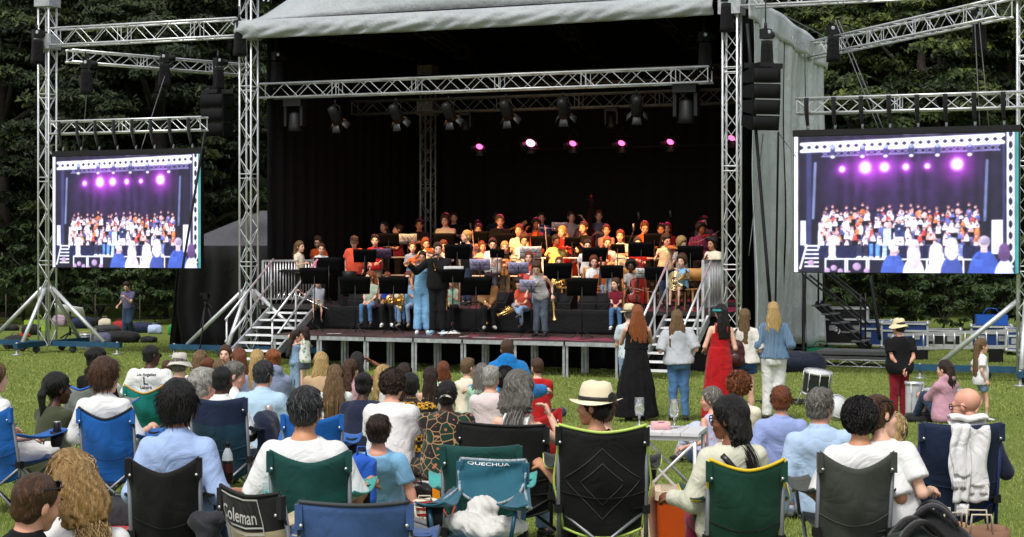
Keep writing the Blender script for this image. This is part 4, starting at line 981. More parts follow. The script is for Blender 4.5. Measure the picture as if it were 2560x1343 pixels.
for i, (v0, z) in enumerate(RIS):
 v1 = RIS[i + 1][0] if i < 3 else 8.7; u0, u1 = (.25, TW - .1) if i == 0 else (1.6 if i == 1 else 2.6, TW - .6)
 mb = MB(); R_ = Matrix.Rotation(-SA, 3, 'Z'); mb.box(ST((u0 + u1) / 2, (v0 + v1) / 2, z - .04), (u1 - u0, v1 - v0, .08), R_); part(t, 'floor', mb, DKP)
 mb = MB(); mb.box(ST((u0 + u1) / 2, v0 + .03 + (.1 if i == 0 else 0), (z - .08) / 2), (u1 - u0, .02, z - .09), R_); part(t, 'riser_face', mb, BLKC)
mb = MB(); mb.box(ST(5.8, 7, .62), (10, 2.5, .9), Matrix.Rotation(-SA, 3, 'Z')); part(t, 'understructure', mb, BLACK)
mb = MB(); mb.sheet(lambda u, v: ST(2.0 + u * 7.7, -.02 - .012 * math.sin(u * 40 + 2 * v) - .05 * v - .012 * math.sin(u * 13 + v * 4), UP - .005 - v * (UP - DECK - .01)), 90, 6, .008); part(t, 'front_skirt', mb, cloth('black_skirt_cloth', (.005, .0055, .0065), wr=.6, sheen=.02))
mb = MB(); mb.sheet(lambda u, v: ST(2.0 + u * 7.7, -.12 - .02 * math.sin(u * 50), DECK - .1 - v * (DECK - .12)), 60, 3, .008); part(t, 'deck_backdrop', mb, BLKC)
def stairs(label, u0, u1, v0, ztop, n, run, rails):
 t = thing('metal_stairs', label, 'stairs', ST((u0 + u1) / 2, v0 - run / 2, 0), 0, 'silver stairs up to the stage')
 for i in range(n):
  z = ztop * (i + 1) / (n + 1); v = v0 - run * (1 - (i + .5) / n)
  mb = MB(); mb.box(ST((u0 + u1) / 2, v, z), (u1 - u0 - .08, .24, .035), Matrix.Rotation(-SA, 3, 'Z')); part(t, 'step', mb, WHITEM)
 for u in (u0, u1):
  mb = MB(); mb.bar(ST(u, v0 - .04, ztop - .12), ST(u, v0 - run, .05), .045, .16); part(t, 'stringer', mb, ALU)
 for u in rails:
  f = lambda k, h: ST(u, v0 + .04 - (run - .1) * k, ztop * (1 - k) + h)
  for h in (.98, .5):
   mb = MB(); mb.tube([f(-.05, h), f(1.0, h)], .024, 8); part(t, 'handrail', mb, ALU)
  for k in (0, .45, .97):
   mb = MB(); mb.tube([f(k, -.1), f(k, 1.0)], .022, 8); part(t, 'rail_post', mb, ALU)
 return t
stairs('silver metal steps up to the left end of the stage', .62, 1.75, -.1, UP, 7, 2.05, (.62, 1.75))
stairs('silver metal steps up to the right end of the stage', 9.95, 10.85, -.1, UP, 7, 2.0, (9.95, 10.85))
def guard(label, a, b, z0, z1, n):
 t = thing('guard_rail', label, 'railing', a.lerp(b, .5) + Vector((0, 0, z0)), 0, 'barred guard rails on the stage ends')
 A = lambda k, z: a.lerp(b, k) + Vector((0, 0, z))
 for z in (z0 + .06, z1):
  mb = MB(); mb.bar(A(0, z), A(1, z), .045, .045); part(t, 'rail', mb, ALU)
 for k in (0, 1):
  mb = MB(); mb.bar(A(k, z0 - .3), A(k, z1), .05, .05, up=(0, 1, 0)); part(t, 'post', mb, ALU)
 for i in range(1, n):
  mb = MB(); mb.tube([A(i / n, z0 + .06), A(i / n, z1)], .016, 6); part(t, 'bar', mb, ALU)
guard('barred silver guard rail at the left end of the stage floor', ST(UV(657, .35), .35), ST(UV(800, 1.6), 1.6), UP + .06, UP + 1.0, 20)
guard('barred silver guard rail at the right end of the stage floor', ST(UV(1757, .0), .0), ST(UV(1806, 1.2), 1.2), UP + .02, UP + 1.05, 12)
t = thing('back_railing', 'thin pink-lit railing behind the boys in red shirts', 'railing', ST(3, 3.0, 0))
for p, q in (((1.75, 3.05, 2.28), (10.3, 3.05, 2.28)), ((1.75, 3.05, 1.85), (10.3, 3.05, 1.85))):
 mb = MB(); mb.tube([ST(*p), ST(*q)], .022, 7); part(t, 'rail', mb, ALU)
for u in (1.75, 3.9, 6.0, 8.2, 10.3):
 mb = MB(); mb.tube([ST(u, 3.05, UP), ST(u, 3.05, 2.28)], .022, 7); part(t, 'post', mb, ALU)

# ------------------------------------------------------------------ stage lamps
YEL = emitter('warm_lamp_glow', '#ffae3a', 45.0); PNK = emitter('pink_lamp_lens', '#ff5a9a', 2.6)
PNKB = emitter('bright_pink_lamp_lens', '#ff78b0', 6.0)
def aim(o, tgt): o.rotation_euler = (Vector(tgt) - o.location).to_track_quat('-Z', 'Y').to_euler()
def lampbody(label, loc, tgt, lens, group, r=.11, ln=.30, colr='#ffb466', energy=200, spot=45, blades=True, yoke=True):
 t = thing('stage_lamp', label, 'spotlight', loc, 0, group); loc = Vector(loc)
 d = (Vector(tgt) - loc).normalized(); R_ = d.to_track_quat('Z', 'Y').to_matrix()
 mb = MB(); mb.lathe([(.002, -ln * .63), (.03, -ln * .62), (r * .75, -ln * .55), (r * .85, -ln * .2), (r, ln * .1), (r, ln * .45), (r * .93, ln * .45), (r * .9, ln * .36)], loc, 14, R_, cap=False); part(t, 'housing', mb, BLACKM)
 mb = MB(); mb.lathe([(.002, ln * .35), (r * .9, ln * .36)], loc, 14, R_, cap=False); part(t, 'lens', mb, lens)
 if yoke:
  mb = MB(); mb.tube([loc + R_ @ Vector((r + .02, 0, 0)), loc + R_ @ Vector((r + .02, 0, 0)) * .8 + Vector((0, 0, .2)), loc + Vector((0, 0, .26)), loc - R_ @ Vector((r + .02, 0, 0)) * .8 + Vector((0, 0, .2)), loc - R_ @ Vector((r + .02, 0, 0))], .012, 5); mb.tube([loc + Vector((0, 0, .26)), loc + Vector((0, 0, .36))], .025, 6); part(t, 'yoke', mb, BLACKM)
 if blades:
  for k in range(4):
   a = math.pi / 2 * k; e = Vector((math.cos(a), math.sin(a), 0)); s_ = Vector((-math.sin(a), math.cos(a), 0)); c = Vector((0, 0, ln * .46))
   mb = MB(); mb.sheet(lambda u, v: loc + R_ @ (c + e * (r + .10 * v) + s_ * (u - .5) * (.15 + .07 * v) + Vector((0, 0, .13 * v))), 2, 2, .004); part(t, 'barn_door', mb, plain('grey_barn_door', (.035, .035, .037), .5, 0))
 l = bpy.data.lights.new('lamp_beam', 'SPOT'); l.energy = energy; l.spot_size = rad(spot); l.spot_blend = .6; l.color = srgb(colr); l.shadow_soft_size = r * .8
 lo = bpy.data.objects.new('lamp_beam', l); COL.objects.link(lo); lo.parent = t; lo.location = d * (ln * .55); lo.rotation_euler = d.to_track_quat('-Z', 'Y').to_euler()
 return t
FW = ['left end of the front truss', 'second place from the left on the front truss', 'third place from the left on the front truss', 'middle of the front truss', 'second place from the right on the front truss', 'right end of the front truss']
for i, (px, tx) in enumerate(((838, 2.3), (990, 3.9), (1122, 5.2), (1266, 6.4), (1408, 7.2), (1592, 8.2))):
 u = UV(px, .62); lampbody('black spotlight with amber glow, ' + FW[i], ST(u, .62, 5.52), ST(tx, 3.7, 2.0), YEL, 'spotlights hung on the front truss', energy=WARM if 'WARM' in globals() else 820, spot=50, r=.13, ln=.4)
BK = ['round pink back lamp, leftmost of its row', 'second pink back lamp from the left', 'third pink back lamp from the left', 'fourth pink back lamp from the left', 'fifth pink back lamp from the left', 'rightmost pink back lamp seen through the truss tower']
for i, (px, py) in enumerate(((1200, 362), (1328, 353), (1434, 354), (1556, 353), (1678, 350), (1832, 340))):
 u = UV(px, 7.4); b = ST(u, 7.4, 0); z = CAMZ + (HY - py) / F * b.y
 lampbody(BK[i], ST(u, 7.4, z), ST(u * .8 + 1.2, 3.4, 2.0), PNKB if i == 1 else PNK, 'pink lamps along the back of the stage', energy=210, spot=62, r=.135 if i == 1 else .10, ln=.22, colr='#ff3a80', yoke=True)
mb = MB(); mb.tube([ST(2, 7.4, 5.05), ST(11.1, 7.4, 5.05)], .024, 8);
tag(mb.build('lamp_bar', BLACKM), 'thin bar that carries the pink lamps at the back', 'bar')
def mover(label, px, v, z, s_):
 t = thing('moving_head', label, 'stage light', ST(UV(px, v), v, z), -SA, 'black moving heads under the trusses')
 def q(name, fn): mb = MB(); fn(mb); mb.build(name, [BLACKM], t)
 q('base', lambda m_: m_.box((0, 0, -.08 * s_), (.42 * s_, .30 * s_, .16 * s_)))
 for sx in (-1, 1): q('yoke_arm', lambda m_: m_.box((sx * .19 * s_, 0, -.36 * s_), (.06 * s_, .18 * s_, .42 * s_)))
 q('head', lambda m_: m_.lathe([(.06 * s_, .17 * s_), (.13 * s_, .12 * s_), (.14 * s_, -.15 * s_), (.16 * s_, -.24 * s_), (.10 * s_, -.25 * s_)], (0, 0, -.44 * s_), 12))
mover('dark moving light hanging at the left end of the front truss', 738, .8, 5.95, 1.1); mover('dark moving light hanging at the right end of the front truss', 1716, .8, 5.98, 1.2)
mover('dark moving light behind the two right spotlights', 1530, 4.4, 5.85, .75); mover('dark moving light behind the second spotlight', 1165, 4.4, 5.85, .7)
# ------------------------------------------------------------------ hoists, chains, cables, speakers
def hoist(label, p, ztop, bag=True, s_=1.0):
 t = thing('chain_hoist', label, 'hoist', p, 0, 'black chain hoists and chain bags'); p = Vector(p)
 Rz_ = Matrix.Rotation(rad(17 + p.x * 23 % 40), 3, 'Z'); mb = MB(); mb.box(p, (.20, .17, .20), Rz_); mb.lathe([(.02, .20), (.075, .19), (.085, .10), (.085, -.06), (.07, -.16), (.02, -.17)], p + Rz_ @ Vector((.08, 0, 0)), 12, Rz_ @ Matrix.Rotation(rad(90), 3, 'Y')); mb.tube([p + Vector((0, 0, .08)), p + Vector((0, 0, .22))], .03, 6); part(t, 'motor', mb, BLACKM)
 mb = MB(); mb.lathe([(.03, .0), (.045, .012), (.03, .02)], p + Rz_ @ Vector((-.03, -.088, .03)), 10, Matrix.Rotation(rad(90), 3, 'X')); part(t, 'badge', mb, ALUD)
 mb = MB(); mb.tube([p + Vector((0, 0, .1)), Vector((p.x, p.y, ztop))], .014, 5); part(t, 'sling', mb, BLACKM)
 if bag:
  mb = MB(); mb.sheet(lambda u, v: p + Vector((.02, -.04, -.14)) + Rz_ @ Vector(((.115 + .02 * v + .012 * math.sin(u * 50 + v * 6) * v) * math.copysign(abs(math.cos(u * 6.2832)) ** .5, math.cos(u * 6.2832)), (.085 + .02 * v) * math.copysign(abs(math.sin(u * 6.2832)) ** .5, math.sin(u * 6.2832)), -.58 * v)), 28, 6, .006); mb.box(p + Vector((.02, -.04, -.71)), (.20, .15, .015), Rz_); part(t, 'chain_bag', mb, cloth('black_bag_cloth', (.006, .006, .007), sheen=.03, wr=.8))
 return t
for a in (('chain hoist with bag hanging at the left of the sloping left truss', PZ(214, 160, 40.2), 7.2), ('chain hoist with bag hanging in the middle of the sloping left truss', PZ(410, 145, 41.7), 7.3), ('chain hoist with bag above the left speakers', PZ(545, 155, 42.6), 7.4),
          ('chain hoist bag on the outer side of the lone left tower', PZ(92, 85, 41), 7.9), ('big chain bag on the left front stage tower', PZ(598, 62, 39.0), 8.0), ('dark chain bag hanging inside the left of the stage', ST(UV(690, .75), .75, 6.95), 7.5), ('dark chain bag hanging inside the right of the stage', ST(UV(1760, .75), .75, 6.95), 7.5),
          ('large black chain bag at the right front corner of the roof', PZ(1815, -8, 34.8), 8.0), ('chain hoist above the right line of speakers', PZ(1914, 85, 34.4), 7.5), ('chain hoist with bag on the left of the slanting right truss', PZ(2080, 75, 38.5), 7.5), ('chain hoist on the right part of the slanting right truss', PZ(2444, 40, 33.4), 7.4)): hoist(*a)
def chain(label, a, b, r=.012, sag=.0):
 mb = MB(); mb.tube([Vector(a).lerp(Vector(b), k / 8) - Vector((0, 0, sag * math.sin(math.pi * k / 8))) for k in range(9)], r, 4)
 tag(mb.build('cable', plain('dull_chain', (.16, .16, .17), .45, .5) if r < .02 else BLACKM), label, 'cable', 'chains and cables of the rig')
chain('grey chain slanting from the middle hoist down to the left screen', PZ(412, 190, 41.5), PZ(350, 382, 40.8)); chain('grey chain hanging down to the left part of the left screen', PZ(224, 150, 40.6), PZ(205, 382, 41))
chain('paired grey chain slanting down to the right screen, left strand', PZ(2088, 50, 36), PZ(2200, 332, 35.2)); chain('paired grey chain slanting down to the right screen, right strand', PZ(2096, 50, 36), PZ(2212, 332, 35.2))
chain('grey chain down to the right end of the right screen, left strand', PZ(2436, 40, 33.2), PZ(2450, 330, 33)); chain('grey chain down to the right end of the right screen, right strand', PZ(2446, 40, 33.2), PZ(2474, 330, 33))
chain('thick black cable down the silver wall below the speakers', PZ(1868, 60, 34.3), PZ(1925, 755, 33.8), .045); chain('thin black cable down the silver wall', PZ(1946, 330, 35), PZ(1938, 800, 35.5), .022)
chain('black cable hanging down near the end of the silver wall', PZ(2010, 690, 37), PZ(2008, 900, 36.5), .035); chain('black strap stretched across the left video screen', PZ(512, 330, 38.9), PZ(452, 700, 38.4), .035)
chain('thin stay wire in front of the silver wall', PZ(1908, 335, 34.6), PZ(1872, 640, 34.2), .012); chain('thin stay wire from the speakers to the right screen', PZ(1948, 335, 34.6), PZ(1990, 392, 34), .012)
chain('black leaning pole in front of the blue flight cases', PZ(2175, 690, 36.5), PZ(2200, 850, 36.0), .04)
def array(label, px, D, ytop, n, bw, bh, bd, rz, tilt):
 s_ = F / D; t = thing('line_array', label, 'speakers', PZ(px, ytop, D), rz, 'hanging line array speakers')
 y, z, a = 0.0, 0.0, 0.0
 mb = MB(); mb.bar((-bw * .62, 0, .06), (bw * .75, 0, .06), .08, .1); mb.bar((0, -bd * .5, .06), (0, bd * .5, .06), .3, .09); mb.build('fly_bar', [BLACKM], t)
 for i in range(n):
  R_ = Matrix.Rotation(-a, 3, 'X'); c = Vector((0, y, z)) + R_ @ Vector((0, 0, -bh / 2)); mb = MB()
  f = Vector((0, 0, 0)); hx, hy, hz = bw / 2, bd / 2, bh * .48
  vs = [Vector((x * hx, yy * hy, zz * hz * (1 if yy < 0 else .72))) for zz in (-1, 1) for yy in (-1, 1) for x in (-1, 1)]
  mb.add([c + R_ @ p for p in vs], [(0, 2, 3, 1), (4, 5, 7, 6), (0, 1, 5, 4), (2, 6, 7, 3), (0, 4, 6, 2), (1, 3, 7, 5)]); o = mb.build('speaker_box', [plain('black_speaker_paint', (.005, .005, .006), .55, 0, .2, 8, .2, spec=.25)], t)
  mb = MB(); mb.sheet(lambda u, v: c + R_ @ Vector(((u - .5) * bw * .94, -hy - .012, (v - .5) * bh * .86)), 6, 2, .01); mb.build('grille', [plain('black_speaker_grille', (.008, .008, .009), .8, 0, .3, 120, .4, 160, spec=.2)], o)
  p = Vector((0, y, z)) + R_ @ Vector((0, 0, -bh)); y, z = p.y, p.z; a -= tilt
array('four black line array speakers hanging beside the silver wall', 1904, 34.0, 172, 4, .58, .30, .55, rad(14), rad(3)); array('black line array speakers hanging in shade left of the stage', 541, 41.6, 236, 3, .62, .34, .5, rad(-18), rad(2))
# ------------------------------------------------------------------ video screens: the printed picture is painted per vertex
def paint():
 W_, H_ = 320, 200; im = np.zeros((H_, W_, 3), np.float32); yy, xx = np.mgrid[0:H_, 0:W_]; X = (xx + .5) / W_; Y = (yy + .5) / H_     # Y down
 asp = W_ / H_; r = np.random.default_rng(5)
 im[:] = (.020, .018, .045); im += (np.clip(1 - ((X - .45) / .6) ** 2 - ((Y - .3) / .5) ** 2, 0, 1) ** 2)[..., None] * np.array((.045, .012, .075))
 cur = .5 + .5 * np.sin(X * 90 + 2 * np.sin(X * 23)); im *= (.75 + .5 * cur)[..., None]
 def put(m, c, a=1.0): m = np.clip(m, 0, 1)[..., None] * a; im[:] = im * (1 - m) + np.array(c) * m
 def rect(x0, y0, x1, y1, c, a=1.0, sk=0.0): put(((X > x0) & (X < x1) & (Y > y0 + sk * (X - x0)) & (Y < y1 + sk * (X - x0))).astype(np.float32), c, a)
 def ell(x, y, rx, ry, c, a=1.0, soft=.3):
  d = ((X - x) / rx) ** 2 + ((Y - y) / ry) ** 2; m = np.clip((1 - d) / soft, 0, 1)[..., None] * a; sh = (.72 + .5 * np.clip(.5 - (X - x) / rx * .35 - (Y - y) / ry * .35, 0, 1))[..., None]
  im[:] = im * (1 - m) + np.array(c) * sh * m
 def line(x0, y0, x1, y1, w, c, a=1.0):
  dx, dy = (x1 - x0) * asp, y1 - y0; t = np.clip((((X - x0) * asp) * dx + (Y - y0) * dy) / (dx * dx + dy * dy), 0, 1); d = np.hypot((X - x0) * asp - t * dx, Y - y0 - t * dy); put(np.clip((w - d) / (w * .4) , 0, 1), c, a)
 wh = (.95, .97, 1.0); lil = (.55, .58, .95)
 rect(0, 0, .02, 1, wh);
 for x, w in ((.06, .02), (.93, .012)): rect(x, .08, x + w, .9, (.08, .09, .22), .8)
 def tr(x0, y0, x1, y1, h, n, c, w):
  line(x0, y0, x1, y1, w, c); line(x0, y0 + h, x1, y1 + h, w, c)
  for i in range(n):
   a, b = x0 + (x1 - x0) * i / n, x0 + (x1 - x0) * (i + 1) / n; ya, yb = y0 + (y1 - y0) * i / n, y0 + (y1 - y0) * (i + 1) / n
   line(a, ya, b, yb + h, w * .55, c); line(a, ya + h, b, yb, w * .55, c)
 tr(.13, .115, .92, .09, .035, 26, (.30, .27, .50), .006)
 tr(.035, .058, .935, .020, .052, 25, wh, .013)
 for i in range(12): line(.955, .03 + i * .08, .975, .07 + i * .08, .006, wh); line(.975, .03 + i * .08, .955, .07 + i * .08, .006, wh)
 line(.953, 0, .953, .9, .008, wh); line(.978, 0, .978, .9, .008, wh); rect(.983, 0, 1, 1, (.06, .35, .30));
 line(.10, .2, .09, .6, .012, (.30, .34, .55), .8); line(.865, .2, .855, .62, .012, (.25, .3, .5), .8)
 for x in (.18, .315, .42, .535, .65, .79): rect(x - .012, .085, x + .012, .15, (.09, .10, .22)); ell(x, .085, .011, .016, (.45, .5, .85)); ell(x, .155, .011, .010, wh, .9)
 for x, y, s_ in ((.223, .245, .35), (.328, .235, 1.0), (.415, .235, .75), (.51, .235, .4), (.605, .232, .28), (.735, .222, 1.0)):
  d = np.hypot((X - x) * asp, Y - y); g = np.exp(-(d / (.055 * s_ + .012)) ** 1.3); im += g[..., None] * np.array((.85, .12, 1.0)) * .9; g2 = np.exp(-(d / (.030 * s_ + .008)) ** 3); im += g2[..., None] * np.array((1.2, 1.1, 1.3))
 # players
 cols = [(.95, .93, 1), (.9, .55, .5), (.75, .12, .10), (.12, .12, .3), (.95, .85, .85), (.2, .25, .6), (1, .96, 1), (.85, .3, .12)]
 for row, (y0, n_, hh) in enumerate(((.515, 17, .05), (.545, 21, .06), (.58, 24, .08), (.62, 24, .09), (.665, 22, .10), (.715, 20, .11), (.765, 15, .11))):
  for i in range(n_):
   x = .12 + .72 * (i + r.uniform(.1, .9)) / n_; y = y0 + r.uniform(-.012, .02); c = cols[r.integers(len(cols))]
   if row > 1 and .3 < x < .7 and r.random() < .6: c = (1, .95, 1)
   ell(x, y + .055, .0125, hh * .5, c); rect(x - .007, y + .08, x + .007, y + hh + .05, (.15, .16, .35), .8); ell(x, y, .0062, .0125, (.95, .62, .60)); ell(x, y - .006, .0065, .008, (.22, .08, .10), .85)
   if r.random() < .5 and row > 0: rect(x - .016, y + .05, x + .016, y + .085, (.01, .01, .02))
   if r.random() < .15: rect(x - .014, y + .055, x + .014, y + .09, wh)
 ell(.425, .655, .013, .024, (.85, .7, .7)); rect(.408, .68, .444, .78, (.75, .95, 1)); rect(.412, .78, .441, .88, (.72, .98, 1)); ell(.48, .625, .012, .022, (.75, .55, .5)); rect(.458, .65, .502, .74, (.05, .07, .18)); ell(.48, .68, .004, .008, wh)
 rect(.02, .80, .88, .90, (.025, .03, .10));
 for x, c in ((.185, wh), (.30, (.05, .05, .1)), (.33, (.05, .05, .1)), (.355, (.15, .35, .75)), (.385, (.2, .4, .8)), (.415, (.7, .9, 1)), (.17, wh), (.75, (.3, .35, .7))): rect(x - .009, .79, x + .009, .885, c); ell(x, .89, .013, .011, wh)
 ell(.185, .765, .03, .04, wh)
 for i in range(6): rect(.05, .80 + i * .03, .115, .812 + i * .03, wh)
 line(.06, .80, .03, .97, .008, wh); line(.12, .64, .115, .82, .008, wh); rect(.03, .62, .055, .80, wh, .9); rect(.885, .62, .93, .86, wh, .95)
 rect(.145, .893, .83, .905, wh); rect(.145, .905, .83, 1, (.02, .02, .06))
 for x in (.145, .235, .245, .33, .34, .43, .52, .60, .76, .825): rect(x, .9, x + .006, 1, wh)
 for x, y, s_ in ((.155, .985, .014), (.185, .965, .015), (.215, .99, .014), (.29, .955, .020), (.335, .985, .014), (.25, 1.0, .013), (.08, .93, .016)): ell(x, y, s_, s_ * 1.5, (.55, .40, .58))
 def man(x, y, hw, hc, sw, bc, back=None):
  ell(x, y + .235, sw, .185, bc, soft=.12); ell(x, y + .28, sw * 1.12, .17, bc, soft=.12); rect(x - hw * .5, y + .03, x + hw * .5, y + .075, (.85, .62, .62)); ell(x, y, hw, hw * 1.75, hc)
  if back: ell(x, y - hw * .35, hw * 1.06, hw * 1.35, back)
 def lady(x, y, hw, c1, L, sw, bc):
  ell(x, y + .235, sw, .16, bc, soft=.12); ell(x, y, hw, hw * 1.7, c1); ell(x, y + L * .45, hw * 1.15, L * .62, c1, soft=.15)
  for q in range(7): line(x - hw + q * hw * .33, y - .01, x - hw * 1.1 + q * hw * .37, y + L, .0028, tuple(.62 * k for k in c1), .55)
 man(.455, .80, .026, (1, .90, .94), .060, (.10, .17, .52)); line(.462, .80, .486, .806, .004, (.05, .05, .15)); ell(.468, .845, .014, .022, (.78, .62, .70))
 lady(.545, .80, .026, (.92, .80, .86), .17, .05, (.98, .93, .98)); lady(.645, .83, .030, (1, .97, .99), .16, .06, (1, .98, 1)); lady(.712, .79, .027, (1, .95, .97), .11, .052, (.09, .13, .40)); ell(.716, .815, .016, .032, (.98, .80, .80))
 man(.852, .775, .026, (.90, .72, .74), .070, (.09, .16, .52), (.50, .46, .58)); lady(.938, .82, .024, (.20, .11, .26), .09, .045, (.70, .74, .98))
 band = np.clip((Y - .50) / .04, 0, 1) * np.clip((.92 - Y) / .03, 0, 1) * np.clip((X - .10) / .03, 0, 1) * np.clip((.86 - X) / .03, 0, 1)
 sp = r.random((H_, W_)); lo = np.kron(r.random((H_ // 4, W_ // 4)), np.ones((4, 4))); lo2 = np.kron(r.random((H_ // 10, W_ // 10)), np.ones((10, 10)))
 im *= (1 + (band * (lo - .5) * .7 + (lo2 - .5) * .25))[..., None]
 def blur(A):
  A = (np.roll(A, 1, 0) + 2 * A + np.roll(A, -1, 0)) / 4; return (np.roll(A, 1, 1) + 2 * A + np.roll(A, -1, 1)) / 4
 im = .45 * im + .55 * blur(im); glow = np.clip(im - .75, 0, 1)
 for _ in range(14): glow = blur(glow)
 im += glow * np.array((.42, .38, .65)); im *= (.94 + .12 * r.random((H_, W_)))[..., None]; im = im * np.array((.97, .97, 1.06)) ; im = np.clip(im, 0, None) ** 1.25 * 1.12
 im = np.clip(im, 0, 1.25)
 return im
def screen_mesh(im, mat):
 H_, W_ = im.shape[:2]; jj, ii = np.mgrid[0:H_, 0:W_]
 V = np.stack([ii / (W_ - 1), np.zeros_like(ii, float), 1 - jj / (H_ - 1)], -1).reshape(-1, 3); b = (np.arange(H_ - 1)[:, None] * W_ + np.arange(W_ - 1)[None]).ravel()
 me = mesh_np('picture', V, np.stack([b + W_, b + W_ + 1, b + 1, b], 1), [mat], smooth=False)
 ca = me.color_attributes.new('picture', 'FLOAT_COLOR', 'POINT'); ca.data.foreach_set('color', np.concatenate([im.reshape(-1, 3), np.ones((H_ * W_, 1))], 1).astype(np.float32).ravel()); return me
m = bpy.data.materials.new('led_picture'); nt, bs = nodes(m); at = N(nt, 'ShaderNodeVertexColor', layer_name='picture')
bs.inputs['Base Color'].default_value = (.01, .01, .012, 1); bs.inputs['Roughness'].default_value = .5; nt.links.new(at.outputs[0], bs.inputs['Emission Color']); bs.inputs['Emission Strength'].default_value = 1.0
SCR = screen_mesh(paint(), m)
def screen(label, p0, p1, yt, yb, v, straps):
 u0, u1 = UV(p0, v), UV(p1, v); a, b = ST(u0, v), ST(u1, v); s_ = F / ((a.y + b.y) / 2); zt_, zb = CAMZ + (HY - yt) / s_, CAMZ + (HY - yb) / s_
 t = thing('video_screen', label, 'screen', ST((u0 + u1) / 2, v, zb), -SA, 'big video screens'); w = u1 - u0; h = zt_ - zb
 o = bpy.data.objects.new('picture', SCR); COL.objects.link(o); o.parent = t; o.location = (-w / 2, -.062, 0); o.scale = (w, 1, h)
 mb = MB(); mb.box((0, 0, h / 2), (w + .03, .12, h + .03)); mb.build('cabinet', [BLACK], t)
 mb = MB(); mb.box((0, .0, h + .075), (w + .06, .14, .12)); mb.build('top_rail', [BLACKM], t)
 for i in range(straps):
  x = -w / 2 + w * (i + .5) / straps
  mb = MB(); ztr = 5.5 - zb; mb.sheet(lambda u_, v_: (x + (u_ - .5) * .09 * (1 - .5 * max(0, v_ - .4)), -.05 - (.12 if v_ < .45 else .12 * (1 - v_) / .55), ztr + (h + .22 - ztr) * v_), 2, 8, .01); mb.build('strap', [cloth('black_webbing', (.012, .012, .014))], t)
  mb = MB(); mb.tube([(x, 0, h + .12), (x, 0, h + .24)], .025, 6); mb.build('shackle', [ALUD], t)
screen('left video screen showing the concert, hung beside the lone tower', 136, 505, 389, 669, -.3, 8); screen('right video screen showing the concert in front of the silver wall', 1987, 2547, 337, 682, -.3, 8)
